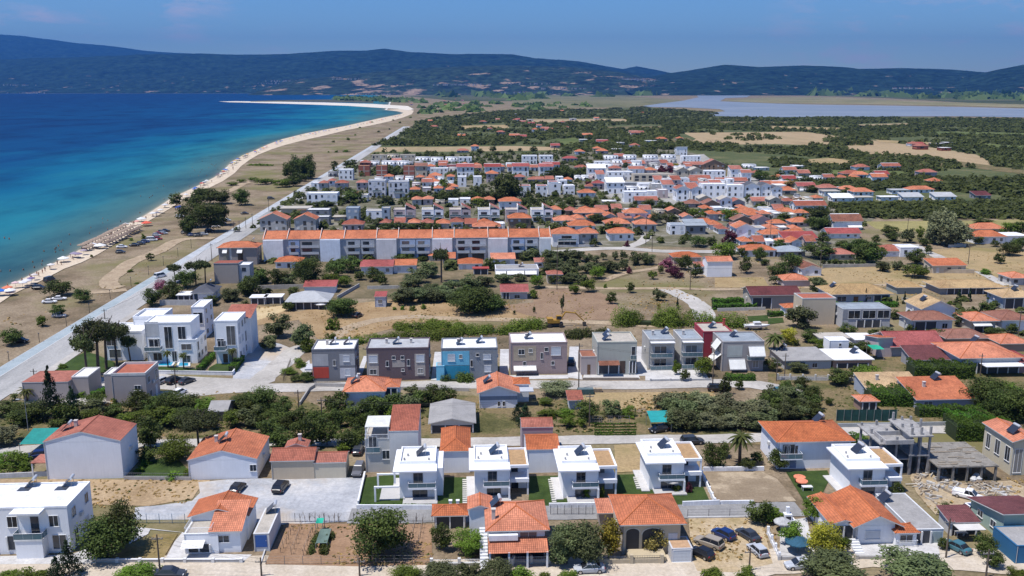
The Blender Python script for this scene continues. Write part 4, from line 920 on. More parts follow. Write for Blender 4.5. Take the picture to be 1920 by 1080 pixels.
psheet('parking_lot', 'F3', [(1190,690),(1640,690),(1700,760),(1760,1000),(1500,1060),(1250,1050),(1220,980),(1200,800)], .035, ground_mat('parking_dirt', [(.3, (.30, .235, .11)), (.5, (.44, .34, .21)), (.7, (.50, .41, .29))], .18, 2, .35), .03, 3)
psheet('tilled_plot', 'F3', [(1290,385),(1690,380),(1790,430),(1920,580),(1400,590),(1340,480)], .045, ground_mat('plot_soil', [(.3, (.20, .15, .10)), (.52, (.28, .22, .15)), (.6, (.42, .34, .24))], .12, 3, .25, bumps=.8))
psheet('dry_lawn', 'F3', [(690,200),(890,190),(900,260),(890,375),(700,385)], .04, straw)
psheet('vineyard_soil', 'F2', [(200,730),(1190,735),(1185,800),(1190,1010),(700,1020),(60,1005),(110,900)], .035, ground_mat('red_soil', [(.3, (.24, .145, .085)), (.6, (.33, .21, .13))], .15, 2.5, .3, bumps=.8), .02, 2)
psheet('villa_lawn', 'F2', [(740,420),(900,400),(1240,415),(1480,420),(1490,615),(690,620),(700,560)], .05, lawn)
psheet('villa_lawn', 'F3', [(120,410),(330,405),(340,560),(700,560),(720,400),(860,395),(950,500),(1290,480),(1345,600),(250,610),(110,605)], .05, lawn)
psheet('yard', 'F1', [(0,950),(480,940),(640,880),(680,900),(630,1000),(0,1005)], .06, slabs)
psheet('yard', 'F1', [(870,870),(1000,800),(1015,770),(1230,790),(1180,850),(1110,980),(1640,990),(1700,940),(1250,930),(1240,790),(900,750)], .05, slabs)
psheet('dry_lawn', 'F1', [(750,930),(880,885),(960,885),(1040,800),(1200,800),(1100,970),(740,970)], .045, ground_mat('worn_lawn', [(.3, (.15, .12, .04)), (.6, (.28, .21, .10))], .3, 2, .3))
psheet('lawn', 'F1', [(640,930),(690,910),(760,925),(740,970),(640,975)], .055, lawn)
psheet('lawn', 'F1', [(960,330),(1100,280),(1200,290),(1280,380),(1180,430),(900,410)], .05, lawn)
psheet('lawn', 'M1', [(420,600),(640,480),(720,500),(860,560),(860,620),(700,650),(420,620)], .05, lawn)
psheet('lawn', 'M1', [(1180,590),(1400,600),(1480,610),(1470,640),(1180,635)], .055, lawn)
psheet('lawn', 'M1', [(1570,600),(1640,560),(1740,560),(1810,530),(1740,635),(1560,640)], .055, lawn)
psheet('lawn', 'F4', [(120,380),(400,370),(420,420),(360,540),(330,640),(250,590)], .05, lawn)
psheet('lawn', 'M4', [(0,230),(110,225),(120,260),(0,275)], .05, lawn)
psheet('lawn', 'M3', [(1760,215),(1920,205),(1920,250),(1780,255)], .05, lawn)
psheet('yard', 'F4', [(600,870),(1150,860),(1160,960),(600,960)], .05, slabs)
psheet('yard', 'F4', [(80,720),(260,690),(300,860),(320,960),(80,950)], .05, slabs)
psheet('building_site_ground', 'F4', [(1000,330),(1130,320),(1300,460),(1640,440),(1728,480),(1728,640),(1640,560),(1440,560),(1300,640),(1130,670),(1000,520),(960,420)], .035, ground_mat('site_dirt', [(.3, (.30, .22, .13)), (.55, (.45, .36, .24)), (.7, (.36, .30, .22))], .25, 3, .4, bumps=.9), .03, 2)
# promenade, kerb and coast road
strip('coast_road', -60, 1450, 3.6, 12.2, .05, asph)
strip('promenade_paving', -60, 1450, -.4, 3.4, .16, pave)
strip('promenade_paving', -60, 125, -.2, 3.2, .165, bluepave)
kb = MB(); c_ = [along(-60, 3.4), along(-60, 3.62), along(1450, 3.62), along(1450, 3.4)]; kb.prism(c_, -.1, .18); o = kb.build('kerb', plain((.5, .5, .48))); o['kind'] = 'structure'
strip('road_verge', -20, 60, 12.2, 14.5, .04, palegravel)
prib('dirt_track', 'U1', [(900,800),(830,790),(820,740),(880,690),(980,610),(1080,570),(1200,520),(1320,450),(1450,430),(1600,430)], 6.5, .035, dirt)
prib('dirt_track', 'U1', [(950,815),(800,830),(700,835),(560,850)], 5, .03, dirt)
prib('dirt_track', 'U2', [(160,90),(240,55),(300,20),(370,0)], 6, .035, dirt)
# ================================================================== the houses of the front row
H = building('F1', -420, 488, 945, 640, 8.6, W1, 'flatw', 'w F .55 .62 .60 .83;w F .86 .925 .60 .83;v F .53 .66 .10 .40;w F .71 .83 .10 .40;w F .87 .97 .10 .40;w F .05 .25 .10 .42;w F .3 .45 .10 .42;w F .1 .2 .6 .83;g2x2 R', 'long white two-storey block with a flat white roof and two roof solar panels', pz=.3)
for u in (.53, .82): MB().box(H.w * u - .9, H.w * u + .9, H.d - 2.6, H.d - 1.2, H.h + .06, H.h + .12).build('roof_hatch', plain((.06, .07, .09), .2), H.root); solar(H, H.w * (u + .02), H.d - .6, 'the long white block, %s one' % ('left' if u < .6 else 'right'), sc=.9)
q = wing(H, H.w * .63, -1.7, H.w * .20, 1.7, H.h * .40, 'slabw', ov=.1); railing(H.root, H.w * .625, H.w * .835, -1.75, -.05, H.h * .40 + .22, 1.0, glassy=True)
box_part('canopy', plain(W1), H.root, H.w * .61, H.w * .835, -1.8, .6, H.h - .25, H.h + .02)
box_part('door', glass(), H.root, H.w * .72, H.w * .78, -.06, -.01, H.h * .45, H.h * .82)
H = building('F1', 322, 836, 430, 180, 8.2, W2, 'gyc', '', 'big blank white gabled house with a red tiled roof beside green netting', ov=.1, pitch=.27, chim=1, heater=(.18, .5), who='the blank gabled house')
MB().box(-3.2, .0, 1.0, 5.0, 2.7, 2.85).build('porch_roof', tile_mat(ROOFC['c']), H.root); box_part('post', plain(W1), H.root, -3.1, -2.9, 1.1, 1.3, 0, 2.7)
H = building('F1', 1278, 1740, 432, 302, 10.5, W2, 'gyo', 'w F .90 .99 .40 .72', 'low white gabled house with orange tiles behind the gravel lot', ov=.15, pitch=.28, chim=1, heater=(.42, .45), who='the low gabled house by the gravel lot')
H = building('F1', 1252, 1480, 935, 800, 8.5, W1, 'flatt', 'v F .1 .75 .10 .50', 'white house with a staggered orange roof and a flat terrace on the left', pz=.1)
railing(H.roof, .1, H.w * .8, .12, 4, H.h + .06, .9)
q = wing(H, H.w * .8, .3, 4.2, 5.6, H.h + .2, 'sfo', 'w F .2 .6 .5 .8', pitch=.60); q = wing(H, -.2, 4.2, 8.6, 5.6, H.h + .7, 'gyo', pitch=.28)
MB().face([(-.2, -1.6, H.h * .55), (H.w * .62, -1.6, H.h * .55), (H.w * .62, -.05, H.h * .72), (-.2, -.05, H.h * .72)]).build('awning', plain((.75, .75, .74)), H.root)
H = building('F2', -10, 95, 915, 797, 8.5, (.6, .6, .6), 'flatt', 'd F .1 .85 .25 .92 (.03,.10,.33)', 'narrow white outbuilding with a blue door and a bare flat roof', cat='shed', name='outbuilding', pz=.08, heater=(.5, .85), who='the narrow outbuilding')
H = building('F2', 108, 395, 432, 308, 5.5, CREAM, 'gxc', '', 'long cream windowless house with weathered orange tiles facing the gravel lot', pitch=.42, ov=.2)
wing(H, H.w, .1, 5.6, 4.8, H.h * .85, 'gxc', wall=(.58, .52, .40), ov=.15, pitch=.36); wing(H, H.w * .2, 5.5, 4, 3, H.h + .3, 'gyc', ov=.15, chim=1)
# ---- the modern white villas
def villa(t, x, yb, who, label, left=False):
    X, Y = tp(t, x, yb); b = P(X, Y); r = empty('villa', b, ANG, label, 'villa', 'modern white villas'); uniq(r); wm = plain((.82, .83, .85), .75, .06, .4); H = House(); H.root = r; H.w, H.d, H.h, H.wc, H.lod = 6.3, 8.5, 6.0, (.74, .75, .77), 0
    mb = MB().box(0, 6.3, 0, 8.5, -.3, 6.0); mb.build('wall', wm, r)
    s = MB().box(-1.0, 6.35, -1.1, 8.5, 6.0, 6.28); o = s.build('roof', wm, r)
    q = MB()
    for bx in ((-.1, 6.1, 1.8, 2.05), (-.1, 6.1, 8.2, 8.45), (-.1, .15, 2.05, 8.2), (5.85, 6.1, 2.05, 8.2)): q.box(*bx, 6.282, 6.95)
    q.build('parapet', wm, o); MB().box(.15, 5.85, 2.05, 8.2, 6.282, 6.5).build('roof_deck', plain((.74, .73, .70), .9, .15), o)
    for vx, vy in ((.7, 3.2), (1.2, 5.0), (4.9, 3.0)): MB().cyl((vx, vy, 6.5), (vx, vy, 7.0), .16, 8).build('vent', plain((.4, .4, .4), .4), o)
    # side wing with loggia
    if left:
        MB().box(6.3, 7.3, .8, 8.2, -.3, 5.9).build('wall', wm, r)
    else:
        MB().box(6.3, 9.5, 3.2, 8.2, -.3, 5.75).build('wall', wm, r); MB().box(6.36, 9.75, .3, 8.3, 2.75, 3.55).build('balcony', wm, r)
        w_ = MB(); 
        for bx in ((6.37, 9.7, .4, .7), (6.37, 9.7, 7.9, 8.2), (9.4, 9.7, .7, 7.9)): w_.box(*bx, 5.76, 6.3)
        o2 = w_.build('roof_frame', wm, r); MB().box(6.37, 9.4, .7, 7.9, 5.76, 5.95).build('gravel_deck', plain((.42, .27, .14), .9, .25, 1.5), o2)
        MB().box(9.4, 9.7, .45, .75, 3.551, 5.759).build('column', wm, r); MB().box(9.4, 9.7, .5, .8, -.3, 2.749).build('column', wm, r)
    window(H, 'F', 2.4, 3.9, 3.2, 5.3, 0, (.2, .2, .22)); window(H, 'F', 2.2, 4.6, .1, 2.3, 0, (.2, .2, .22), name='patio_door')
    if not left: MB().box(6.7, 7.9, 3.12, 3.19, 3.56, 5.4).build('window', glass(), r); MB().box(6.7, 8.0, 3.12, 3.19, .05, 2.3).build('door', glass(), r)
    MB().box(1.5, 6.2, -1.5, 0, 2.6, 3.0).build('balcony', wm, r); 
    ra = railing(r, 1.55, 6.15, -1.45, -.02, 3.0, .95, glassy=True)
    MB().box(5.95, 6.25, -1.6, -.001, -.2, 2.599).build('fin_wall', wm, r); MB().box(.6, 6.4, -2.6, -.002, -.2, .34).build('terrace', plain((.45, .44, .43)), r); MB().box(-1.5, .0, -.8, 8, -.2, .30).build('path', plain((.52, .51, .50)), r)
    if left:
        fr = MB()
        for bx in ((-4.2, -3.9, -1.2, -.9, -.2, 3.0), (-4.2, -3.9, 4, 4.3, -.2, 3.0), (-4.2, -.01, -1.2, -.9, 3.001, 3.3), (-4.2, -.01, 4, 4.3, 3.001, 3.3)): fr.box(*bx)
        fr.build('pergola_frame', wm, r); MB().box(-3.4, -.01, -.6, 4.6, -.2, .32).build('terrace', plain((.45, .44, .43)), r); MB().box(-1.0, -.7, .5, .8, 3.0, 6.0).build('column', wm, r)
    H.rz = lambda x_, y_: 6.5 * .87; solar(H, 3.4, 5.6, who, sc=1.0); r.scale = (.95 if not left else 1, 1, .87); return H
V = [villa('F2', 972, 560, 'the leftmost modern villa', 'modern white villa with a side pergola frame, beside the gravel lot', True),
     villa('F2', 1478, 548, 'the second modern villa', 'modern white villa half hidden behind the orange house with the outside stair'),
     villa('F3', 345, 555, 'the third modern villa', 'modern white villa with an outdoor dining table on its terrace'),
     villa('F3', 925, 500, 'the fourth modern villa', 'modern white villa with a small parasol and red shrub, beside the bare soil plot')]
for (t, x0, y0, x1, y1, n, lb) in (('F2', 1408, 440, 1410, 610, 13, 'by the leftmost modern villa'), ('F3', 258, 440, 288, 605, 12, 'left of the villa with the dining table'), ('F3', 832, 425, 855, 495, 6, 'left of the villa with the parasol')):
    r = empty('stepping_stone_path', P(*tp(t, x0, y0)), 0, 'line of pale stepping stones across the lawn ' + lb, 'path'); uniq(r)
    for k in range(n):
        q = P(*tp(t, x0 + (x1 - x0) * k / (n - 1), y0 + (y1 - y0) * k / (n - 1))) - r.location; MB().box(q.x - .38, q.x + .38, q.y - .18, q.y + .18, -.05, .34).build('stone_slab', plain((.6, .58, .52)), r)
wall_line('F2', [(690,600),(735,400)], .7, .22, W1, 'white boundary wall between the gravel lot and the first villa lawn', cap=(.7, .7, .7))
wall_line('F2', [(680,632),(1205,634)], .9, .25, W1, 'white front wall of the leftmost villa garden along the lane')
wall_line('F3', [(250,622),(700,615)], .9, .25, W1, 'white front wall of the villa garden with the dining table')
wall_line('F3', [(1150,610),(1400,600)], .9, .25, W1, 'white front wall of the rightmost villa garden')
wall_line('F3', [(1405,598),(1630,594)], .7, .25, W1, 'low white wall along the bare soil plot')
wall_line('F3', [(1280,400),(1368,590)], .8, .22, W1, 'white stepped wall between the last villa and the soil plot', piers=2.2)
wall_line('F3', [(1290,372),(1700,368)], .8, .25, W1, 'white wall behind the bare soil plot')
fence_line('F3', [(1185,688),(1610,682)], 1.5, 'dark wire fence between the lane and the parking cars', (.12, .12, .13), 3)
wall_line('F3', [(1185,694),(1612,688)], .35, .2, (.6, .6, .6), 'low kerb wall under the wire fence by the parked cars')
fence_line('F3', [(260,668),(545,668)], 1.7, 'dark gate fence beside the orange house with the outside stair', (.07, .07, .08), 1.2, True)
fence_line('F2', [(165,718),(660,714),(1190,716)], 1.6, 'wire fence along the back of the vine plot', (.22, .2, .18), 2.6, True)
fence_line('F2', [(70,1008),(1180,1002)], 1.5, 'sagging wire fence at the front of the vine plot', (.22, .2, .18), 2.8)
wall_line('F2', [(115,745),(30,1010)], .3, .2, (.5, .5, .5), 'low concrete edge on the left of the vine plot')
fence_line('F1', [(905,725),(1250,725)], 1.7, 'mesh fence behind the worn lawn', (.15, .25, .35), 1.9, True)
wall_line('F1', [(640,990),(1250,990),(1630,990)], .55, .25, (.48, .47, .46), 'grey garden wall with white piers along the front street', piers=3.4, cap=(.7, .7, .7))
wall_line('F1', [(0,420),(330,405)], .9, .2, (.55, .55, .56), 'pale wall beside the carport with the green net')
wall_line('F1', [(840,432),(1290,436)], .7, .2, (.42, .41, .40), 'stone garden wall between the two gabled houses', rail=.7, railc=(.2, .2, .22))
# front centre house with outside stair
H = building('F2', 1580, 1860 + 88, 965, 770, 8.5, W2, 'hipo', 'w F .02 .3 .5 .95;w F .55 .85 .55 .9', 'two-storey orange-roofed house with a white outside stair and a lower tiled porch', pitch=.38, ov=.7)
MB().roof([(-.3, -3.2, 2.6), (H.w + .3, -3.2, 2.6), (H.w + .3, -.05, 3.5), (-.3, -.05, 3.5)]).build('porch_roof', tile_mat(ROOFC['o']), H.root)
for xx in (-.1, H.w * .33, H.w * .66, H.w + .1): box_part('post', plain(W2), H.root, xx - .14, xx + .14, -3.1, -2.8, 0, 2.65)
box_part('porch', plain((.04, .04, .045), .6), H.root, .1, H.w - .1, -.045, -.012, .1, 2.5); box_part('balcony', plain(W1), H.root, -.2, H.w * .5, -1.2, -.06, 3.51, 4.35)  # porch is a flat dark panel painting the shade under its roof
stp = MB()
for k in range(14): stp.box(-1.5, -.35, -4.2 + k * .55, -3.64 + k * .55, -.1, .24 * (k + 1))
stp.build('stair', plain((.68, .69, .7)), H.root); chimney(H, .6, 2.2, 1.6)
wing(H, -3.0, 6.5, 3.4, 4, 4.8, 'gyo', ov=.3); solar(H, H.w * .12, H.d * .75, 'the house with the outside stair'); 
H = building('F2', 1205, 1415, 760, 722, 3.2, (.45, .42, .38), 'hipo', 'v F .05 .95 .0 .95', 'small garden pavilion with a hipped orange roof beside the leafy vine', cat='pavilion', name='garden_pavilion', pitch=.45)
wall_line('F2', [(1185,1015),(1560,1010),(1728,1012)], .5, .25, (.5, .5, .48), 'stone street wall with zigzag white railing left of the silver car', piers=3.8, cap=(.65, .65, .63), rail=.6, railc=(.75, .75, .75))
wall_line('F3', [(10,1000),(250,998)], .6, .25, (.42, .40, .37), 'stone street wall with white chevron railing under the stair house', piers=3.0, cap=(.5, .5, .48), rail=.6, railc=(.75, .75, .75))
# arches house
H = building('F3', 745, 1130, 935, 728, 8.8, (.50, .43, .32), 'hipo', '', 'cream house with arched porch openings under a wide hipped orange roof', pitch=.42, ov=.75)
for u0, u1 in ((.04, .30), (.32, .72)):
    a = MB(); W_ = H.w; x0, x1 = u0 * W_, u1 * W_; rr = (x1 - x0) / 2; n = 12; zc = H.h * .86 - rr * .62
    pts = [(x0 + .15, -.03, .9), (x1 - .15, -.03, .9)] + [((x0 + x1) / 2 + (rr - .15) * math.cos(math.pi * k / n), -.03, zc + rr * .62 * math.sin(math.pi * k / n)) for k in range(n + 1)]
    a.face(pts); a.build('arched_opening', plain((.035, .038, .045), .5), H.root)  # flat dark face, its colour stands for the shade inside the arch
    tr = MB()
    for k in range(n): 
        f = lambda k_, g: ((x0 + x1) / 2 + (rr - g) * math.cos(math.pi * k_ / n), zc + (rr - g) * .62 * math.sin(math.pi * k_ / n))
        p, q, p2, q2 = f(k, .15), f(k + 1, .15), f(k, -.05), f(k + 1, -.05); tr.face([(p[0], -.06, p[1]), (q[0], -.06, q[1]), (q2[0], -.06, q2[1]), (p2[0], -.06, p2[1])])
    tr.build('arch_trim', plain((.6, .58, .52)), H.root)
window(H, 'F', H.w * .80, H.w * .94, 1.6, 3.2, 0, shut=True); box_part('terrace', plain((.48, .40, .27)), H.root, .5, H.w * .7, -2.6, -.01, -.2, .9)
H2 = building('F3', 1075, 1215, 990, 905, 3.6, (.50, .50, .52), 'flatk', 's F .08 .92 .05 .9', 'small garage with a pale shutter and a rusty orange flat roof', cat='garage', name='garage', pz=.05)
H2 = building('F3', 590, 720, 740, 685, 3, (.34, .3, .27), 'sfo', '', 'little lean-to with an orange tiled roof left of the arched house', cat='shed', name='lean_to')
wall_line('F3', [(600,1000),(1010,994)], .8, .28, (.50, .42, .30), 'yellowish street wall in front of the arched house', piers=4.6, rail=.5, railc=(.08, .08, .08))
# right white house with two orange slopes, carport beside
H = building('F4', 590, 845, 868, 740, 9.0, W1, 'gyo', 's F .25 .62 .28 .70', 'white bungalow with a broad orange gable roof beside the grey-roofed carport', pitch=.46, ov=1.0)
q = wing(H, -3.6, .8, 3.8, 9, H.h * .98, 'gyo', 'v F .1 .9 .0 .9', ov=.4, pitch=.3)
q = wing(H, H.w - .2, -1.0, 3.2, 2.6, H.h * .72, 'hipo', 'w F .2 .8 .35 .85', ov=.35, pitch=.4); railing(H.root, H.w - .1, H.w + 3.0, -1.5, -.3, .4, .8)
stp = MB()
for k in range(6): stp.box(-1.3, .1, -3.0 + k * .45, -2.54 + k * .45, -.1, .2 * (k + 1))
stp.build('stair', plain((.68, .69, .7)), H.root)
H = building('F4', 962, 1175, 865, 770, 12.5, (.60, .61, .62), 'flatg', 'v F .02 .60 .0 .92;p F .66 .96 .05 .85 (.35,.42,.42)', 'carport with a long dark grey flat roof beside the white bungalow', cat='carport', name='carport', pz=.12, heater=(.05, .8), who='the long grey carport roof')
wall_line('F4', [(600,968),(1140,962)], .55, .22, (.42, .41, .40), 'low grey wall with piers in front of the white bungalow', piers=3.6)
wall_line('F4', [(0,800),(75,975)], .6, .2, W1, 'white railed wall on the left of the big parasol garden', rail=.6, railc=(.7, .7, .72), piers=2.6)
wall_line('F4', [(75,975),(555,968)], .6, .22, (.45, .45, .45), 'grey street wall behind the silver saloon', piers=4)
# modern white house on the right
H = villa('F4', 545, 540, 'the modern villa on the right', 'modern white villa next to the unfinished concrete frames')
H = building('F4', 60, 545, 358, 175, 9.5, W2, 'hipo', 'b F .0 .30 .48 .9 1.6;w F .08 .16 .5 .85;d F .20 .27 .5 .85 (.1,.08,.07);d F .17 .26 .03 .4 (.2,.25,.4)', 'big white house with a balustraded balcony and a hipped orange roof', pitch=.32, ov=.6, heater=(.72, .7), who='the big house with the balustrade')
MB().cyl((-.2, 4, 0), (-.2, 4, .1), .1, 5).build('gutter', plain(W1), H.root)
# unfinished concrete frames
def frame(t, x0, x1, yb, yt, d, nx, ny, floors, label, up=1.2, c=(.36, .35, .34)):
    X, Y = tp(t, x0, yb); b = P(X, Y); r = empty('unfinished_building', b, ANG, label, 'building'); uniq(r); w_ = (tp(t, x1, yb)[0] - X) / SC(Y); h = HGT(X, Y, tp(t, x0, yt)[1]); m = plain(c, .95, .35, .8)
    for f in range(floors + 1):
        z = h * (f + 1) / (floors) if f < floors else None
        if z: MB().box(-.4 * f, w_ + .3 * (f % 2), -.5 * f, d + .2, z - .22, z).build('floor_slab', m, r)
    for i in range(nx):
        for j in range(ny):
            hh = h + up * rnd.choice((.5, 1, 1.1, .8)); MB().box(w_ * i / (nx - 1) * .94 + .1, w_ * i / (nx - 1) * .94 + .45, d * j / (ny - 1) * .92 + .1, d * j / (ny - 1) * .92 + .45, -.3, hh).build('column', m, r)
    return r, w_, h
r, w_, h = frame('F4', 740, 965, 400, 180, 9, 3, 3, 2, 'unfinished grey concrete frame with upstand beams on two floors')
for bx in ((.4, w_ - .4, -1.0, -.8), (.4, w_ - .4, 3.4, 3.6), (.4, .6, -.8, 3.4), (w_ - .6, w_ - .4, -.8, 3.4)): MB().box(*bx, h + .01, h + .8).build('upstand_beam', plain((.42, .41, .40), .95, .3), r)
r, w_, h = frame('F4', 940, 1075, 400, 130, 8, 3, 3, 2, 'narrow unfinished concrete frame rising behind the other one', 1.4)
r, w_, h = frame('F4', 1140, 1560, 450, 345, 11, 5, 4, 1, 'low unfinished frame with timber shuttering still on its slab', .1, (.27, .25, .22))
for k in range(24): a = rnd.uniform(0, w_ * .85); y_ = rnd.uniform(0, 9); MB().box(a, a + rnd.uniform(1, 3.4), y_, y_ + .25, h + .01 + k * .003, h + .06 + k * .003).build('formwork_board', plain((.30, .25, .19), .9, .3), r)
def planks(t, x, y, n, label, spread=3.0):
    b = P(*tp(t, x, y)); r = empty('timber_pile', b, 0, label, 'timber'); uniq(r)
    for k in range(n):
        a = rnd.uniform(-.6, .6) + (1.5 if rnd.random() < .3 else 0); L = rnd.uniform(1.5, 3.5); x_, y_ = rnd.uniform(-spread, spread) * .6, rnd.uniform(-spread, spread) * .4; z = .06 + .07 * k * .3
        o = MB().box(-L / 2, L / 2, -.1, .1, 0, .05).build('plank', plain(rnd.choice(((.40, .33, .24), (.5, .48, .44), (.28, .22, .16))), .9, .3), r); o.location = (x_, y_, z); o.rotation_euler = (0, rnd.uniform(-.05, .05), a)
planks('F4', 1440, 470, 22, 'heap of pale boards in front of the shuttered slab'); planks('F4', 1500, 510, 12, 'scattered boards behind the pickup'); planks('F4', 1080, 480, 14, 'loose boards on the bare building site ground', 4)
# far right houses
H = building('F4', 1630, 1800, 400, 175, 9, (.55, .50, .38), 'gyo', 'g2x1 F;g3x1 L', 'cream house cut by the frame edge, orange roof with two solar panels', pitch=.3, heater=(.3, .3), who='the cream house at the frame edge')
H = building('F4', 1575, 1900, 845, 735, 9, (.32, .42, .37), 'sbm', 'w F .3 .5 .4 .8;w L .2 .35 .4 .8;w L .6 .75 .4 .8', 'mint green house with a dark red roof beside the canopy', ov=.6)
H = building('F4', 1665, 1900, 1000, 880, 6, (.03, .13, .26), 'flatg', '', 'blue shed with a grey flat roof at the frame corner', cat='shed', name='shed', pz=.1)
H = building('F4', 1225, 1400, 805, 745, 3.5, (.5, .5, .5), 'sfm', 'v F .02 .98 .0 .95', 'small open shelter with a white canopy and dark red roof edge', cat='shelter', name='shelter'); MB().box(.0, H.w, -2.6, -.6, H.h - .1, H.h - .02).build('canopy', plain((.6, .58, .54)), H.root)
# ================================================================== second row
H = building('F2', 742, 908, 380, 160, 9, (.50, .49, .46), 'flatt', 'b F .05 .62 .62 1.1 .3;w F .7 .98 .40 .66', 'beige three-storey house with a white slatted terrace cover and red roof terrace', pz=.2)
q = wing(H, H.w, -.4, 5.2, 10, H.h + 1.6, 'sfc', wall=(.60, .59, .57), ov=.05, pitch=.25)
MB().box(.1, H.w - .05, -.2, 5.5, H.h + 2.4, H.h + 2.5).build('terrace_cover', plain((.66, .66, .62), .8, .2), H.root); pm = MB()
for a in (.15, H.w - .25): pm.box(a, a + .12, -.15, -.03, H.h + .06, H.h + 2.4)
pm.build('colonnade', plain(W1), H.root); railing(H.root, .1, H.w - .1, -.1, 3, H.h + .3, .7)
H = building('F2', 1250, 1445, 385, 242, 11, W2, 'hipo', '', 'windowless white house wall under a tall hipped orange roof, between two villas', pitch=.5, ov=.2)
H = building('F3', 100, 318, 385, 232, 7.5, W2, 'gxo', '', 'windowless white house with two stepped orange roofs, between two villas', pitch=.32, ov=.1); wing(H, -.4, 8, H.w, 5, H.h + 1.2, 'gxc', wall=(.36, .3, .32), ov=.1)
H = building('F2', 1180, 1470, 120, 75, 11, (.55, .54, .52), 'gyg', 'v F .02 .98 .1 .8', 'long grey cement-roofed shed among the olive trees', cat='shed', name='shed', pitch=.22, ov=.5)
H = building('M2', 672, 965, 930, 780, 8.5, W2, 'hipo', '', 'white house with a bright hipped orange roof in front of the brown duplex', pitch=.42, ov=.5, heater=(.2, .35), who='the house in front of the brown duplex', chim=1)
wing(H, H.w * .95, 2.5, 3.4, 5, H.h, 'hipo', 'v F .1 .9 .3 .95', ov=.3)
H = building('M2', 1678, 1960, 905, 790, 9, W2, 'gyo', 'w F .48 .54 .15 .45;w F .61 .67 .15 .45;p F .0 1 .55 .8 (.24,.28,.34)', 'white and grey gabled house with an orange roof and two small windows', pitch=.36, ov=.6, heater=(.2, .5), who='the white and grey gabled house')
MB().box(H.w * 1.0, H.w + 3.6, .5, 3.4, H.h - .1, H.h + .1).build('carport_roof', plain((.45, .47, .5)), H.root); wing(H, H.w * .95, 3.8, 3.2, 4, H.h + .6, 'hipo', ov=.3)
H = building('M3', 430, 520, 915, 862, 3.5, (.50, .52, .54), 'sfc', '', 'tiny hut with an orange sloping roof behind the wood pile', cat='shed', name='hut')
# semi-detached row behind the dirt road
H = building('M2', 428, 748, 700, 470, 8.5, (.20, .205, .225), 'flatw', 'p F .0 .38 .5 .88 (.42,.42,.43);p F .0 .38 .10 .46 (.50,.075,.05);p F .64 1 .5 .88 (.40,.41,.43);p F .64 1 .08 .42 (.50,.51,.55);s F .73 .87 .63 .82;w F .49 .55 .5 .68;s F .76 .88 .17 .38;g2x2 R', 'dark grey house with a brick-red wall panel, first in the terrace row', chim=1, heater=(.42, .6), who='the dark grey house, left panel')
solar(H, H.w * .75, H.d * .6, 'the dark grey house, right panel'); MB().box(-1.9, -.05, .3, 4.5, 2.6, 3.0).build('balcony', plain(LG), H.root)
H = building('M2', 835, 1300, 695, 462, 9, (.135, .10, .11), 'flatl', 'p F .0 .19 .0 .86 (.40,.36,.33);p F .77 .94 .12 .84 (.40,.36,.33);p F .41 .61 .42 .64 (.40,.36,.33);s F .04 .17 .58 .80;s F .80 .92 .58 .80;w F .82 .90 .20 .36;w F .41 .46 .68 .78;w F .55 .60 .68 .78;w F .31 .35 .45 .62;w F .65 .69 .46 .66;w F .555 .60 .29 .36;w F .05 .15 .20 .36;g2x2 R', 'dark brown semi-detached house with beige panels and round roof canopy', chim=2)
solar(H, H.w * .45, H.d * .5, 'the dark brown house')
H = building('M2', 1392, 1812, 690, 462, 9, (.23, .25, .28), 'flatw', 'p F .0 .5 .48 .94 (.17,.48,.66);p F .0 .5 .04 .46 (.035,.27,.42);s F .12 .24 .62 .84;w F .32 .37 .70 .82;w F .52 .56 .42 .64;s F .75 .88 .65 .82;s F .77 .88 .25 .45;w F .62 .67 .76 .86;g2x2 R', 'house with one bright blue half and one grey half', chim=1, heater=(.32, .45), who='the blue and grey house, left panel')
solar(H, H.w * .68, H.d * .6, 'the blue and grey house, right panel'); wing(H, -1.2, -.6, 1.9, 3, 3.6, 'flatu', wall=(.17, .48, .66), pz=.1)
MP = (.34, .26, .25)
H = building('M3', -10, 412, 650, 420, 9, MP, 'flatw', 'p F .05 .45 .45 .92 (.42,.35,.26);s F .72 .88 .62 .88;w F .14 .24 .66 .82;w F .32 .38 .72 .83;w F .60 .66 .75 .87;w F .53 .57 .5 .7;w F .72 .77 .3 .42;w F .22 .27 .30 .42;a F .05 .45 .20 .28;g2x2 R', 'mauve and tan semi-detached house with a pale awning', chim=1, heater=(.32, .5), who='the mauve and tan house')
H = building('M3', 635, 930, 655, 415, 9, (.42, .43, .38), 'flatt', 'v F .04 .55 .05 .40;d F .58 .72 .05 .44 (.09,.06,.05);b F .84 1.0 .50 .88 .4;v F .82 .98 .06 .42', 'pale green-grey house with a brown tiled porch and low annex on its left', heater=(.25, .3), who='the pale house with the low annex, front panel')
solar(H, H.w * .32, H.d * .75, 'the pale house with the low annex, rear panel'); wing(H, -3.8, .4, 3.8, 6, 4.4, 'flatb', 'd F .4 .6 .02 .6', wall=(.42, .36, .34)); MB().roof([(.3, -2.0, 3.1), (H.w * .55, -2.0, 3.1), (H.w * .55, -.05, 3.7), (.3, -.05, 3.7)]).build('porch_roof', tile_mat(ROOFC['b']), H.root)
H = building('M3', 1022, 1212, 610, 395, 9, (.45, .44, .42), 'flatu', 'b F .05 .90 .46 .80 1.3;b F .05 .90 .03 .36 1.3;c F .03 .98 .9 .97 1.5', 'pale grey balcony house, left half of the pair with blue-grey roofs', chim=1)
solar(H, H.w * .8, H.d * .7, 'the left balcony house')
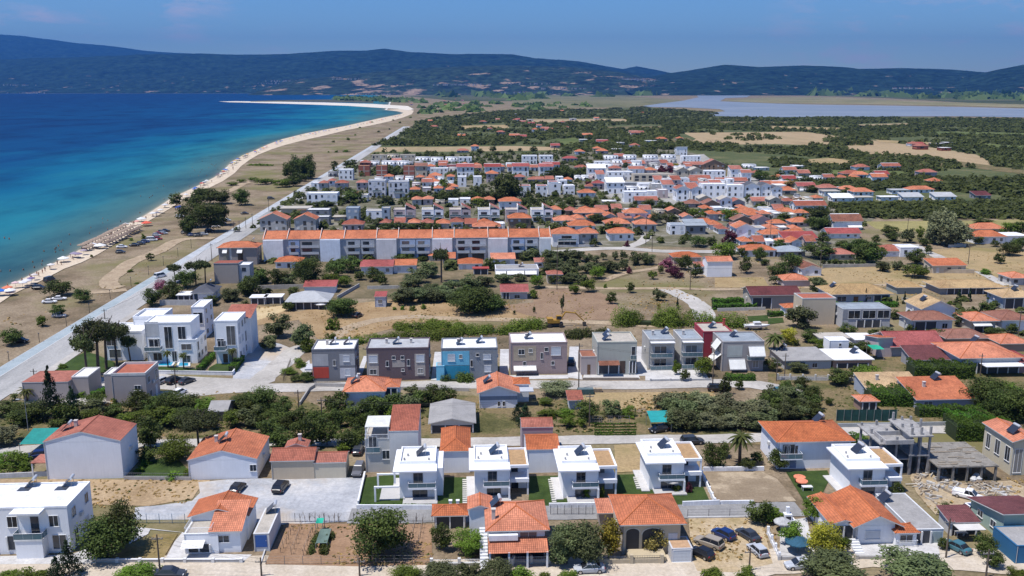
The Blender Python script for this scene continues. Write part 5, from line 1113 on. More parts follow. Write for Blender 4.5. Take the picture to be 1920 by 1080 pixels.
H = building('M3', 1262, 1422, 605, 392, 9, (.47, .46, .44), 'flatu', 'b F .03 .97 .48 .82 1.3;b F .03 .97 .05 .38 1.3;c F .03 .98 .92 .98 1.5', 'pale grey balcony house, right half of the pair next to the crimson wall', chim=1)
H = building('M3', 1425, 1640, 520, 335, 9, (.36, .05, .075), 'flatt', 'w F .3 .42 .4 .6;w L .3 .4 .4 .6', 'crimson-walled house with a tall red chimney', heater=(.45, .5), who='the crimson house'); chimney(H, H.w * .95, H.d * .7, 1.9, .5, (.45, .10, .07))
H = building('M3', 1570, 1880, 625, 412, 9, (.36, .335, .325), 'flatu', 'p F .12 .48 .50 .90 (.50,.52,.48);a F .62 1 .58 .86 (.72,.72,.70);a F .16 .55 .14 .42 (.68,.68,.66);w F .75 .88 .12 .36;b F .60 1.0 .42 .56 1.0', 'grey house with several white awnings and a curved roof edge', heater=(.4, .6), who='the house with white awnings')
MB().face([(-2.2, .5, 2.5), (-2.2, 4.5, 2.5), (-.05, 4.5, 4.2), (-.05, .5, 4.2)]).build('awning', plain((.72, .72, .70)), H.root); MB().face([(-1.5, 1, 5.2), (-1.5, 5, 5.2), (-.05, 5, 7.2), (-.05, 1, 7.2)]).build('awning', plain((.70, .70, .68)), H.root)
wall_line('M3', [(1040,700),(1490,695)], .5, .2, (.42, .42, .42), 'low grey wall in front of the pale balcony pair', piers=5)
wall_line('M3', [(530,690),(950,690)], .6, .2, (.36, .30, .24), 'low brown wall in front of the pale house with the annex')
# white cubic group by the coast road
def cube_house(t, x0, x1, yb, yt, d, opens, label, wings=(), **k):
    H = building(t, x0, x1, yb, yt, d, W1, 'flatw', opens, label, cat='villa', name='villa', group='white cubic villas by the coast road', **k)
    for q in wings: wing(H, *q)
    return H
cube_house('M1', 1020, 1235, 480, 232, 9, 'w F .7 .88 .55 .8', 'white cubic villa at the back left with a large roof terrace', pz=.7)
cube_house('M1', 800, 1080, 545, 340, 9, 'w F .05 .3 .55 .85;w F .1 .4 .1 .4;g2x2 R', 'leftmost white cubic villa, partly behind the tall pines', pz=.5)
cube_house('M1', 1110, 1450, 565, 270, 8, 'w F .42 .58 .38 .92;w F .72 .88 .38 .92;p F .0 .3 .68 1.05 (.55,.56,.57);w F .06 .30 .42 .62;w F .14 .32 .08 .26;w F .55 .65 .04 .3;d F .74 .86 .03 .28;b F .0 .35 .36 .60 1.8', 'central white cubic villa with two tall strip windows above the pools', [(8.2, -.6, 4.4, 9, 6.0, 'flatw', 'w F .15 .7 .6 .85;w F .2 .6 .05 .35;g3x2 R')])
cube_house('M1', 1450, 1545, 380, 150, 9, 'w F .15 .85 .5 .85;g2x3 R', 'tall narrow white cubic tower villa behind the pools')
cube_house('M1', 1625, 1800, 570, 255, 9, 'w F .52 .88 .45 .9;w F .12 .45 .38 .55;d F .3 .5 .03 .24;w F .55 .9 .05 .36;b F .0 .5 .36 .6 1.6;g3x3 R', 'rightmost white cubic villa with a red sloping rear roof', [(.6, 9, 6.2, 8, 9.6, 'sfc')])
def pool(t, pts, label):
    g_ = [P(*tp(t, *p)) for p in pts]; o = g_[0].copy(); r = empty('swimming_pool', o, 0, label, 'pool'); uniq(r)
    q = [(p.x - o.x, p.y - o.y) for p in g_]; MB().prism(q, -.3, .17).build('water', plain((.02, .30, .48), .08, .2, 1.2, spec=.5), r)
    e = MB(); n = len(q)
    for i in range(n):
        a, b = Vector((*q[i], 0)), Vector((*q[(i + 1) % n], 0)); d = (b - a).normalized(); m_ = Vector((-d.y, d.x, 0)) * .25; e.prism([tuple((a - m_ - d * .2)[:2]), tuple((b - m_ + d * .2)[:2]), tuple((b + m_ + d * .2)[:2]), tuple((a + m_ - d * .2)[:2])], -.1, .22 + i * .003)
    e.build('pool_edge', plain((.62, .62, .6)), r)
pool('M1', [(1170,590),(1290,590),(1310,558),(1200,560)], 'small bright blue swimming pool, left one of the pair'); pool('M1', [(1330,595),(1420,590),(1420,562),(1340,564)], 'small bright blue swimming pool, right one of the pair')
wall_line('M1', [(1180,645),(1745,655),(1830,540)], .9, .2, W1, 'white wall around the gardens of the cubic villas', cap=(.7, .7, .7))
PB = (.40, .35, .335)
H = building('M1', 180, 525, 850, 720, 9, PB, 'sbc', 'w R .2 .4 .3 .7', 'low greige house with a red flat tiled roof behind the tall fir', ov=.05, pitch=.05, pc=(.62, .6, .58)); wing(H, H.w, 2, 3.6, 7, H.h + .6, 'flatw')
H = building('M1', 855, 1110, 880, 660, 8.5, PB, 'flatc', 'w F .66 .84 .5 .66;g2x2 R', 'greige two-storey house with a red terrace roof and white parapet', pc=(.62, .6, .58), pz=.6); wing(H, -2.6, 2.5, 2.6, 5, H.h - .6, 'flatw')
H = building('M1', 1580, 1700, 1000, 930, 6, (.30, .25, .22), 'gxg', '', 'small grey shed hidden among the orchard trees', cat='shed', name='shed')
# ================================================================== houses further back, in rows
WC = dict(w=(.80, .81, .84), g=(.34, .33, .33), c=(.52, .46, .37), p=(.50, .42, .42), b=(.30, .37, .46), r=(.36, .13, .09), e=(.45, .44, .43), k=(.30, .20, .14), n=(.24, .25, .27))
WN = dict(w='white', g='dark grey', c='cream', p='pinkish', b='pale blue', r='red brick', e='light grey', k='brown', n='slate grey')
RN = dict(o='orange tiled', r='red', y='ochre yellow', m='maroon', b='brown tiled', g='grey', w='white', l='pale grey', t='beige', s='dark slate', c='faded orange', k='rusty', u='blue-grey')
def row(t, where, specs, what='house', cat=None, name=None, **kw):
    """specs: x0 x1 base eave depth wall roof [openings]; sorted from left to right, each with its own label"""
    specs = sorted(specs, key=lambda s: s[0]); n = len(specs); out = []
    for i, s in enumerate(specs):
        kind = s[6][:-1]; rd = RN[s[6][-1]] + (' flat' if kind in ('flat', 'slab') else ' gabled' if kind in ('gx', 'gy') else ' hipped' if kind == 'hip' else ' sloping') + ' roof'
        rs_ = RN[s[6][-1]] + ' roof'
        for lb in (ordl(i, n, WN[s[5]] + ' ' + what, where) + ', ' + rd, ordl(i, n, WN[s[5]] + ' ' + what, where) + ', ' + rs_, ordl(i, n, WN[s[5]] + ' ' + what, where), ordl(i, n, what, where)):
            if len(lb.replace('-', '').split()) <= 16: break
        if n == 1: lb = '%s %s with %s, %s' % (WN[s[5]], what, rd, where)
        out.append(building(t, *s[:5], WC[s[5]], s[6], s[7] if len(s) > 7 else 'g%dx%d F;g2x1 L;g2x1 R' % (max(1, int((s[1] - s[0]) / TL[t][2] / SC(tp(t, 0, s[2])[1]) / 3.2)), 2 if (s[2] - s[3]) / TL[t][2] / SC(tp(t, 0, s[2])[1]) > 4.4 else 1), lb, cat or what, name or what, group='houses ' + where if n > 1 else None, **kw))
    return out
B = building
B('M4', 245, 495, 278, 85, 7, CREAM, 'flatc', '', 'tall beige windowless house with a white lattice over its roof terrace', pc=(.6, .58, .55))
B('M4', 125, 240, 215, 150, 4, WC['w'], 'hipo', 'v F .1 .9 .0 .95', 'small white porch house with an orange roof left of the tall beige one', cat='pavilion', name='pavilion')
B('U4', 225, 520, 792, 708, 9, (.42, .38, .32), 'gxm', 'v F .02 .42 .0 .8', 'cream house under a broad maroon roof with a reddish skylight strip', ov=.7)
B('U4', 430, 590, 655, 618, 8, WC['p'], 'hipo', '', 'small orange-roofed house directly behind the maroon roof')
B('U4', 722, 1085, 752, 702, 11, WC['b'], 'hipy', 'w F .1 .25 .15 .7;d F .38 .46 .02 .7;w F .60 .68 .3 .7;v F .72 .98 .0 .8', 'pale blue bungalow with a wide ochre hipped roof', ov=.9, heater=(.12, .5), who='the pale blue bungalow')
B('M4', 552, 910, 300, 165, 8, (.42, .43, .45), 'flatu', 'p F .0 1 .48 1 (.30,.31,.33);w F .12 .36 .52 .95;w F .42 .68 .52 .95;w F .73 .97 .52 .95;v F .3 .8 .02 .42', 'modern grey house with three big dark upper windows and white roof edge', pz=.3)
B('M4', 1150, 1395, 242, 160, 10, WC['w'], 'gyy', 'w F .6 .7 .1 .4', 'white gabled house with ochre roof and a roof panel, beside two brown roofs', ov=.6, pitch=.45, heater=(.25, .5), who='the white gabled house with the ochre roof')
B('M4', 1078, 1375, 332, 242, 8, (.55, .56, .58), 'hipb', 'v F .05 .6 .0 .85;w F .75 .88 .3 .7', 'white bungalow under a brown hipped roof in front of the ochre gable', ov=.7)
B('M4', 1520, 1700, 330, 248, 8, (.45, .40, .34), 'hipo', 'a F .0 .75 .7 .9;v F .1 .9 .0 .6', 'tan bungalow with orange hipped roof and a white rolled awning', ov=.8)
B('M4', 1745, 1960, 325, 242, 9, WC['w'], 'hipb', 'w F .3 .5 .2 .7', 'white house at the frame edge under a rust brown hipped roof', ov=.8)
B('U4', 1400, 1790, 702, 678, 10, (.3, .3, .3), 'hipy', 'v F .1 .9 .0 .9', 'wide low ochre-roofed house behind a row of small cypresses', ov=1.0, pitch=.28)
B('U4', 1130, 1285, 700, 672, 8, (.3, .32, .3), 'hipy', '', 'small ochre roof between dark hedges')
B('U4', 1785, 1990, 790, 722, 9, WC['b'], 'hipy', 'v F .05 .6 .0 .9', 'grey-blue house with ochre roof at the frame edge and white pergola', ov=.8, heater=(.5, .4), who='the grey-blue house at the frame edge')
B('M4', 120, 470, 612, 548, 11, (.46, .47, .48), 'slabg', 'v F .2 .45 .0 .8;w F .6 .7 .2 .7', 'low building with a dark grey flat roof and ragged pale edge', heater=(.2, .8), who='the low dark grey flat roof')
B('M4', 455, 600, 495, 398, 4, WC['w'], 'flatw', 'w F .5 .6 .6 .8', 'small white cube house among low roofs', pz=.1); B('M4', 392, 600, 440, 380, 5, WC['w'], 'slabt', '', 'pale flat-roofed annex behind the white cube'); B('M4', 655, 800, 450, 406, 6, WC['w'], 'slabw', '', 'low white flat roof beside the red-roofed house', cat='house')
B('M4', 485, 775, 605, 548, 9, (.40, .26, .2), 'slabw', 'v F .1 .9 .0 .6', 'low house with a bright white flat roof and a brown tiled fringe', heater=(.75, .6), who='the bright white flat roof')
B('M4', 925, 1300, 515, 442, 11, (.40, .44, .50), 'gxr', 'a F .48 .98 .55 .85', 'house with a large bright red gabled roof and rolled awning', ov=.8, pitch=.4)
B('M4', 820, 925, 520, 420, 8, WC['p'], 'sbo', '', 'orange sloping annex on the left of the large red roof')
B('M4', 1080, 1415, 605, 578, 6, (.3, .3, .32), 'sfm', 'v F .0 .98 .0 .8', 'low house front with a maroon sloping roof below the large red roof', pitch=.5)
B('M4', 1435, 1880, 645, 528, 13, (.42, .44, .46), 'hipo', 'v F .1 .98 .0 .7;c F .3 .98 .6 .72 3.5', 'wide house with orange hipped roof and white canopy over its porch', ov=.6, pitch=.3, heater=(.55, .7), who='the wide orange house with white canopy')
B('M4', 1335, 1650, 440, 415, 8, (.35, .25, .2), 'hipb', '', 'brown low roof directly behind the wide orange house'); B('M4', 1740, 1960, 480, 440, 8, (.35, .25, .2), 'hipo', '', 'orange roof behind the wide orange house at the frame edge'); B('M4', 1880, 2000, 640, 560, 9, (.35, .2, .2), 'hipr', '', 'red roofed house cut by the frame edge')
B('M4', 740, 1150, 835, 782, 7, (.34, .38, .45), 'sfy', '', 'house with a bright ochre sloping roof behind the clipped hedge', ov=.3, pitch=.4, chim=1)
B('M4', 1112, 1552, 912, 862, 9.5, (.34, .37, .45), 'sfo', 'w F .12 .26 .4 .8', 'blue-grey house with one long orange roof slope and a satellite tank', ov=.4, pitch=.34, chim=1, heater=(.62, .9), who='the long orange roof slope')
B('M4', 690, 815, 925, 880, 3.5, (.3, .2, .16), 'hipo', 'v F .1 .9 .0 .9', 'small square kiosk with hipped orange roof by the netting', cat='kiosk', name='kiosk')
# the long orange-roofed terrace building
H = B('U2', 466, 2608, 602, 437, 11, (.45, .47, .50), 'gxo', '', 'very long terraced building under one continuous orange roof', cat='apartment building', name='terrace_building', ov=.5, pitch=.42, wpar=None)
k = H.w / (2608 - 466)
for a, b, c in ((466, 612, (.80, .81, .84)), (884, 1032, (.70, .76, .86)), (1300, 1450, (.72, .70, .71)), (1716, 1866, (.80, .80, .82)), (2135, 2282, (.76, .75, .76)), (2522, 2608, (.8, .8, .81))):
    MB().box((a - 466) * k, (b - 466) * k, -1.6, -.01, -.3, H.h - .1).build('wall_panel', plain(c), H.root)
for a, b, c in ((650, 730, (.30, .38, .56)), (735, 880, (.30, .30, .31)), (1075, 1180, (.42, .44, .47)), (1185, 1285, (.42, .44, .47)), (1475, 1590, (.40, .48, .62)), (1595, 1700, (.40, .48, .62)), (1895, 2000, (.5, .51, .54)), (2000, 2120, (.5, .51, .54)), (2310, 2410, (.38, .48, .66)), (2415, 2510, (.5, .52, .56))):
    x0, x1 = (a - 466) * k, (b - 466) * k; MB().box(x0, x1, -.5, -.01, -.3, H.h - .5).build('wall_panel', plain(c), H.root)
    for f in (.36, .66):
        MB().box(x0 + .3, x1 - .3, -1.5, -.501, H.h * f - .2, H.h * f).build('balcony', plain((.6, .61, .63)), H.root); MB().box(x0 + .3, x1 - .3, -1.5, -1.44, H.h * f, H.h * f + .8).build('railing', plain((.5, .52, .55)), H.root)
        MB().box(x0 + .8, x0 + (x1 - x0) * .6, -.56, -.501, H.h * f + .1, H.h * f + 2.0).build('window', glass(), H.root)
    MB().box(x0 + .8, x1 - .8, -.56, -.501, .2, H.h * .28).build('window', glass(), H.root)
for a in (466, 640, 884, 1060, 1300, 1462, 1716, 1880, 2135, 2290, 2522, 2606):
    x = (a - 466) * k; rh = (H.d + 1) / 2 * .55; MB().xprism([(-.5, H.h), (-.5, H.h + .42), (H.d / 2, H.h + rh + .45), (H.d + .5, H.h + .42), (H.d + .5, H.h)], x - .12, x + .12).build('party_wall', plain((.6, .52, .47)), H.root)
for i in range(14): chimney(H, H.w * (i + .5) / 14, H.d * .62, .9, .5)
wing(H, H.w * .45, 9.5, 12, 5, H.h, 'hipo', ov=.3); wing(H, H.w * .60, 9.5, 14, 5, H.h + .3, 'hipo', ov=.3); wing(H, H.w * .86, 9.5, 12, 5, H.h, 'hipo', ov=.3)
B('U2', 125, 410, 628, 500, 9, (.31, .28, .27), 'hipo', 'w F .12 .24 .1 .85;w F .50 .64 .1 .85;p F .29 .34 0 1 (.6,.6,.6);a F .12 .24 .75 .95;a F .5 .64 .75 .95;g1x3 R', 'dark taupe house with orange hipped roof at the coast end of the terrace', ov=.6, heater=(.8, .7), who='the dark taupe house')
H = B('U2', 92, 272, 768, 628, 8, (.34, .31, .29), 'sbc', '', 'taupe windowless house by the coast road with a low tiled roof', ov=.1, pitch=.12); wing(H, H.w, .5, 4, 6, H.h - .4, 'flatw', 'g1x2 F', wall=(.4, .42, .46))
B('U1', 1448, 1600, 902, 838, 9, W1, 'hips', 'd F .08 .25 .1 .9 (.05,.08,.12)', 'white house with a dark slate pyramid roof beside the coast road', ov=.6, pitch=.5, heater=(.6, .6), who='the dark slate roof')
B('U1', 1335, 1430, 905, 868, 5, (.3, .3, .3), 'slabw', 'v F .05 .95 .0 .9', 'low white shelter beside the slate-roofed house', cat='shelter', name='shelter')
B('U2', 640, 935, 962, 906, 10, (.30, .36, .42), 'hipl', 'v F .02 .98 .0 .95', 'glazed pavilion house under a large pale grey metal roof with a white parasol', ov=.9, pitch=.4)
B('U2', 765, 995, 840, 812, 5, WC['w'], 'sfr', '', 'red sloping roof just behind the pale metal roof')
row('U2', 'by the yellow sand lot', [(362, 470, 925, 880, 4, 'n', 'slabw', 'v F .05 .95 .0 .9'), (470, 590, 920, 872, 4, 'n', 'slabw', 'v F .05 .95 .0 .9')], 'shed')
B('U2', 1293, 1375, 945, 868, 5, (.48, .52, .60), 'sfr', 'w F .3 .65 .4 .75', 'tiny pale blue hut with a red roof in the dry field', cat='hut', name='hut', pitch=.2, ov=.2)
row('U2', 'behind the big round trees below the terrace', [(548, 735, 652, 606, 8, 'w', 'hipo'), (1190, 1425, 700, 642, 9, 'w', 'gxr'), (1432, 1600, 690, 632, 8, 'w', 'gxo'), (1700, 1800, 600, 575, 6, 'c', 'hipo'), (1800, 1890, 620, 600, 6, 'c', 'sfo')])
row('U3', 'in the olive grove below the terrace', [(0, 175, 662, 634, 8, 'w', 'hipo'), (248, 420, 625, 592, 6, 'w', 'sfo'), (575, 655, 650, 620, 4, 'w', 'sfc'), (668, 775, 770, 700, 5, 'c', 'hipc')])
H = B('U3', 278, 600, 715, 665, 9, WC['w'], 'flatg', 'v F .05 .95 .0 .8;a F .0 .24 .45 .85;a F .26 .66 .45 .85;a F .68 .95 .45 .85', 'long low white house with a grey roof and three white awnings', heater=(.6, .6), who='the long low house with white awnings')
B('U3', 112, 220, 700, 684, 3, (.3, .1, .1), 'slabr', 'v F .02 .98 .0 .9', 'small red shelter roof among olives', cat='shelter', name='shelter')
B('U3', 322, 515, 885, 832, 7, (.45, .45, .47), 'gxr', 'v F .05 .3 .05 .9;w F .5 .7 .1 .6', 'isolated house with a pink and red roof at the brown field', ov=.5, pitch=.45)
row('U3', 'at the end of the terrace by the pale road', [(705, 900, 492, 396, 9, 'w', 'hipo', 'b F .2 .9 .5 .85 1.2;v F .2 .9 .0 .4'), (903, 1040, 482, 392, 8, 'e', 'hipo'), (1128, 1310, 447, 392, 8, 'w', 'hipo'), (1327, 1480, 378, 324, 8, 'e', 'hipo')])
row('U3', 'in the orange-roofed second row by the pole', [(720, 880, 328, 298, 8, 'w', 'hipo'), (832, 1020, 368, 338, 9, 'w', 'hipo'), (1105, 1285, 352, 322, 9, 'c', 'hipo'), (1247, 1410, 305, 240, 8, 'w', 'hipo'), (1585, 1700, 400, 330, 7, 'w', 'flatu'), (1705, 1850, 400, 332, 7, 'n', 'sfu'), (1772, 1920, 352, 312, 7, 'w', 'hipo')])
row('U3', 'between the terrace and the saw-tooth houses', [(110, 310, 375, 342, 8, 'k', 'hipo'), (375, 540, 355, 278, 8, 'k', 'hipo'), (305, 465, 215, 152, 8, 'w', 'hipo'), (870, 1105, 268, 252, 8, 'p', 'hipo')])
row('U3', 'by the pink flowering tree', [(1612, 1815, 620, 572, 8, 'c', 'hipo'), (1780, 1860, 700, 640, 4, 'w', 'sfc')])
B('U4', -48, 106, 594, 500, 7, W1, 'gxo', '', 'plain white house end with an orange gabled roof in the dry field', ov=.25)
row('U4', 'on the left side of the orange-roof quarter', [(132, 245, 382, 292, 9, 'w', 'gyo'), (172, 375, 470, 430, 9, 'w', 'hipo'), (300, 440, 360, 336, 8, 'w', 'hipo'), (440, 590, 362, 340, 8, 'e', 'hipo'), (540, 660, 588, 545, 9, 'w', 'gyb'), (390, 560, 470, 440, 9, 'n', 'hipu'), (-30, 40, 300, 270, 8, 'w', 'hipo'), (430, 632, 385, 358, 7, 'w', 'sfr')])
row('U4', 'in the upper left of the orange-roof quarter', [(120, 280, 222, 196, 8, 'e', 'hipo'), (118, 240, 270, 245, 7, 'k', 'gyb'), (245, 345, 275, 240, 7, 'p', 'gyc'), (300, 395, 215, 196, 7, 'w', 'slabw'), (345, 440, 290, 262, 6, 'p', 'hipo'), (400, 500, 215, 192, 7, 'p', 'hipo'), (502, 690, 190, 152, 9, 'w', 'gxc'), (480, 600, 282, 256, 8, 'p', 'hipo'), (495, 580, 222, 200, 6, 'w', 'hipo')])
B('U4', 732, 912, 302, 250, 8, WC['w'], 'gxb', 'a F .5 .98 .35 .6', 'white house with a purplish brown gabled roof beside the long orchard', ov=.4, pitch=.5)
row('U4', 'around the dark trees of the orange-roof quarter', [(702, 900, 355, 330, 8, 'w', 'gxr'), (712, 868, 488, 466, 9, 'c', 'hipc'), (1030, 1200, 468, 440, 10, 'w', 'hipc'), (1150, 1265, 470, 415, 8, 'w', 'flatw'), (1352, 1555, 572, 525, 7, 'c', 'sfo')])
wall_line('U4', [(1300,570),(1610,572)], 1.6, .3, CREAM, 'cream wall along the front of the orange-roofed field house')
wall_line('U4', [(670,535),(1010,530)], 1.2, .3, (.4, .38, .34), 'pale wall below the row of round clipped shrubs')
row('U4', 'beside the big silvery trees on the right', [(1612, 1800, 325, 306, 9, 'c', 'hipo'), (1618, 1800, 388, 345, 9, 'w', 'hipo'), (1770, 1935, 385, 340, 9, 'w', 'slabw'), (1838, 1960, 645, 602, 8, 'e', 'hipo')])
row('U4', 'in the line of sheds along the orchard edge', [(678, 775, 92, 62, 8, 'w', 'slabt'), (785, 888, 70, 52, 8, 'w', 'hipo'), (862, 985, 90, 66, 9, 'w', 'hipo'), (732, 858, 126, 104, 7, 'w', 'sfw'), (862, 982, 124, 100, 7, 'w', 'slabt'), (1032, 1138, 122, 98, 6, 'w', 'slabw'), (1170, 1292, 120, 98, 7, 'w', 'sfl'), (1370, 1495, 118, 98, 7, 'w', 'sfl'), (1206, 1360, 72, 60, 8, 'w', 'hipo'), (1100, 1200, 80, 55, 7, 'w', 'slabl'), (1622, 1712, 110, 92, 7, 'n', 'sfm')], 'shed')
# ---- the saw-tooth terrace houses
for i, x in enumerate((745, 965, 1180, 1405, 1622, 1822)):
    H = B('T1', x, x + 95, 655, 560, 9, WC['p'] if i in (0, 2, 4) else WC['w'], 'flatt', 'b F .05 .95 .5 .85 1.2;w F .15 .8 .08 .38', ordl(i, 6, 'saw-tooth house', 'in the row of six with sloping red roofs'), group='saw-tooth houses in a row', lod=2)
    wing(H, H.w, -.3, 4.8, 9, H.h + .2, 'src', 'b F .05 .95 .45 .8 1.2;w F .15 .8 .08 .35', pitch=.95, ov=.1); MB().box(H.w - .25, H.w + .02, -.5, 9, -.3, H.h + 2.5).build('fin_wall', plain(W1), H.root)
row('U2', 'between the coast road and the terrace', [(432, 632, 378, 288, 9, 'e', 'gyo'), (690, 850, 378, 288, 9, 'e', 'gyo'), (780, 950, 290, 218, 8, 'n', 'flatw'), (850, 950, 330, 270, 6, 'n', 'flatw'), (1078, 1172, 298, 205, 8, 'b', 'flatu'), (1052, 1200, 375, 325, 8, 'p', 'hipc'), (1228, 1345, 300, 225, 7, 'w', 'flatt'), (1345, 1405, 300, 205, 6, 'b', 'flatt'), (590, 800, 245, 205, 10, 'c', 'slabt', ''), (985, 1070, 300, 268, 6, 'c', 'slabt', '')])
row('T1', 'nearest the coast road in the town', [(66, 305, 520, 432, 9, 'w', 'flatw'), (0, 80, 590, 560, 9, 'c', 'slabk', ''), (100, 160, 405, 348, 7, 'w', 'flatw'), (160, 228, 405, 348, 7, 'e', 'hipc'), (290, 385, 405, 348, 7, 'p', 'hipc'), (232, 285, 380, 330, 7, 'w', 'hipc'), (315, 425, 325, 245, 8, 'w', 'flatw'), (455, 540, 405, 345, 8, 'p', 'hipc'), (232, 300, 300, 262, 5, 'n', 'flatw')])
for i, (x0, x1, y) in enumerate(((548, 680, 460), (705, 862, 468))):
    B('T1', x0, x1, y, y - 128, 9, (.60, .61, .66), 'flatl', 'g4x3 F;b F .25 .75 .36 .56 1.2', ('left' if i == 0 else 'right') + ' one of two white apartment blocks with dark blue windows', cat='apartment building', name='apartment_building', lod=2, group='paired apartment blocks')
row('T1', 'among the unfinished red brick cubes', [(470, 556, 292, 215, 7, 'r', 'flatk', 'p F .46 .54 0 1 (.5,.45,.4);p F .0 1 .46 .54 (.5,.45,.4)'), (610, 692, 312, 215, 7, 'r', 'flatk', 'p F .46 .54 0 1 (.5,.45,.4);p F .0 1 .30 .36 (.5,.45,.4);p F .0 1 .62 .68 (.5,.45,.4)'), (822, 906, 320, 218, 7, 'r', 'flatk', 'p F .46 .54 0 1 (.5,.45,.4);p F .0 1 .30 .36 (.5,.45,.4);p F .0 1 .62 .68 (.5,.45,.4)'), (912, 1005, 300, 215, 8, 'c', 'gxb'), (1022, 1115, 335, 290, 8, 'w', 'hipo'), (990, 1105, 372, 340, 8, 'w', 'hipo'), (1030, 1170, 285, 235, 8, 'w', 'flatw'), (1138, 1245, 402, 385, 7, 'w', 'hipo')])
row('T1', 'behind the red brick cubes', [(480, 560, 225, 188, 8, 'r', 'hipc'), (572, 688, 182, 130, 8, 'c', 'flatt'), (692, 780, 172, 125, 8, 'c', 'flatt'), (792, 912, 185, 128, 8, 'c', 'flatt'), (682, 770, 228, 178, 7, 'w', 'flatw'), (775, 862, 228, 178, 7, 'w', 'flatw')])
row('T1', 'in the far white line behind the town', [(915, 1030, 192, 148, 8, 'w', 'flatw'), (1035, 1132, 200, 150, 8, 'w', 'flatw'), (1150, 1245, 195, 148, 8, 'w', 'flatw'), (1250, 1355, 200, 148, 8, 'w', 'flatw'), (1750, 1865, 200, 135, 9, 'w', 'flatw'), (1885, 1990, 200, 135, 9, 'w', 'flatw')])
row('T1', 'with red roof strips in the town middle', [(1240, 1372, 300, 222, 9, 'w', 'gxr'), (1455, 1580, 285, 222, 9, 'w', 'gxr'), (1675, 1800, 295, 218, 9, 'w', 'gxr'), (1885, 1990, 300, 220, 9, 'w', 'gxr'), (1150, 1230, 250, 225, 8, 'p', 'gxm'), (1470, 1560, 350, 275, 8, 'p', 'hipo')])
row('T1', 'with large bay windows above the green belt', [(1245, 1312, 378, 300, 8, 'w', 'flatw'), (1368, 1432, 375, 300, 8, 'w', 'flatw'), (1728, 1815, 455, 372, 8, 'w', 'flatc'), (1860, 1945, 455, 372, 8, 'w', 'flatc'), (1975, 2050, 440, 350, 8, 'w', 'flatw'), (2075, 2160, 440, 372, 8, 'w', 'flatw'), (1690, 1770, 330, 300, 7, 'p', 'hipc'), (1800, 1950, 345, 320, 7, 'p', 'hipc')])
row('T2', 'in the farthest white villa rows', [(475, 580, 172, 135, 8, 'w', 'flatw'), (630, 722, 172, 132, 8, 'w', 'flatw'), (785, 890, 170, 132, 8, 'w', 'flatw'), (930, 1030, 168, 130, 8, 'w', 'flatw'), (1085, 1225, 190, 138, 9, 'w', 'flatw'), (1035, 1120, 130, 80, 8, 'w', 'sbw'), (400, 520, 225, 182, 8, 'w', 'flatw'), (545, 635, 215, 172, 8, 'w', 'flatw'), (648, 765, 228, 178, 8, 'w', 'flatw'), (795, 920, 222, 172, 8, 'p', 'flatw'), (950, 1040, 210, 165, 8, 'e', 'flatw'), (150, 260, 185, 155, 8, 'p', 'hipr')])
row('T2', 'behind the beige terrace', [(345, 480, 318, 232, 9, 'w', 'sfw'), (515, 605, 255, 232, 8, 'p', 'hipc'), (665, 785, 270, 238, 8, 'w', 'gxc'), (795, 880, 268, 248, 8, 'p', 'hipo'), (1095, 1240, 250, 205, 9, 'k', 'gxc'), (1240, 1415, 250, 205, 9, 'k', 'gyc'), (1462, 1545, 310, 240, 8, 'w', 'sfc'), (1545, 1620, 335, 268, 8, 'w', 'gxc'), (1640, 1710, 290, 270, 8, 'p', 'hipc'), (1570, 1660, 235, 205, 8, 'w', 'flatw'), (1660, 1760, 250, 228, 8, 'w', 'slabw')])
for i in range(6): B('T2', 700 + i * 54, 700 + i * 54 + 52, 335, 282, 8, WC['c'], 'flatt', 'w F .2 .8 .5 .85;w F .2 .8 .08 .38', ordl(i, 6, 'cream terrace unit', 'in the beige terrace of the white town'), group='cream terrace units', lod=3)
row('T2', 'in the dense white middle of the town', [(497, 620, 330, 262, 8, 'w', 'flatw'), (625, 695, 325, 262, 8, 'w', 'flatw'), (1035, 1130, 320, 250, 9, 'c', 'gyt'), (1140, 1240, 322, 250, 9, 'c', 'gyt'), (1245, 1418, 315, 255, 9, 'w', 'flatw'), (490, 625, 430, 345, 9, 'w', 'sfw'), (630, 735, 400, 350, 7, 'n', 'flatl'), (742, 880, 410, 355, 8, 'w', 'flatw'), (985, 1135, 370, 315, 9, 'w', 'flatl'), (1150, 1300, 350, 315, 9, 'p', 'gxc'), (1350, 1590, 355, 335, 8, 'p', 'gxc')])
row('T2', 'in the front rank of the white town', [(628, 705, 500, 420, 8, 'w', 'flatw'), (708, 805, 490, 420, 8, 'w', 'flatw'), (810, 885, 480, 415, 8, 'w', 'flatw'), (895, 970, 465, 405, 8, 'p', 'flatw'), (1035, 1130, 490, 395, 9, 'w', 'gyc'), (1152, 1235, 480, 395, 9, 'w', 'gyc'), (1240, 1330, 462, 360, 9, 'w', 'flatw'), (1332, 1425, 462, 360, 9, 'w', 'flatw'), (1430, 1560, 465, 368, 9, 'w', 'flatw'), (1565, 1690, 462, 375, 9, 'w', 'gys'), (1695, 1775, 460, 370, 9, 'w', 'gys'), (1780, 1862, 462, 392, 9, 'w', 'gys')])
row('T2', 'left of the white town by the dark tree', [(35, 110, 440, 340, 8, 'w', 'flatc'), (112, 180, 400, 330, 7, 'w', 'flatw'), (165, 232, 440, 370, 8, 'w', 'flatw'), (275, 402, 462, 425, 8, 'w', 'hipo'), (330, 440, 400, 385, 7, 'p', 'hipc'), (-5, 120, 250, 205, 8, 'w', 'gxr'), (245, 340, 245, 225, 7, 'p', 'hipc'), (385, 470, 400, 350, 7, 'p', 'hipr')])
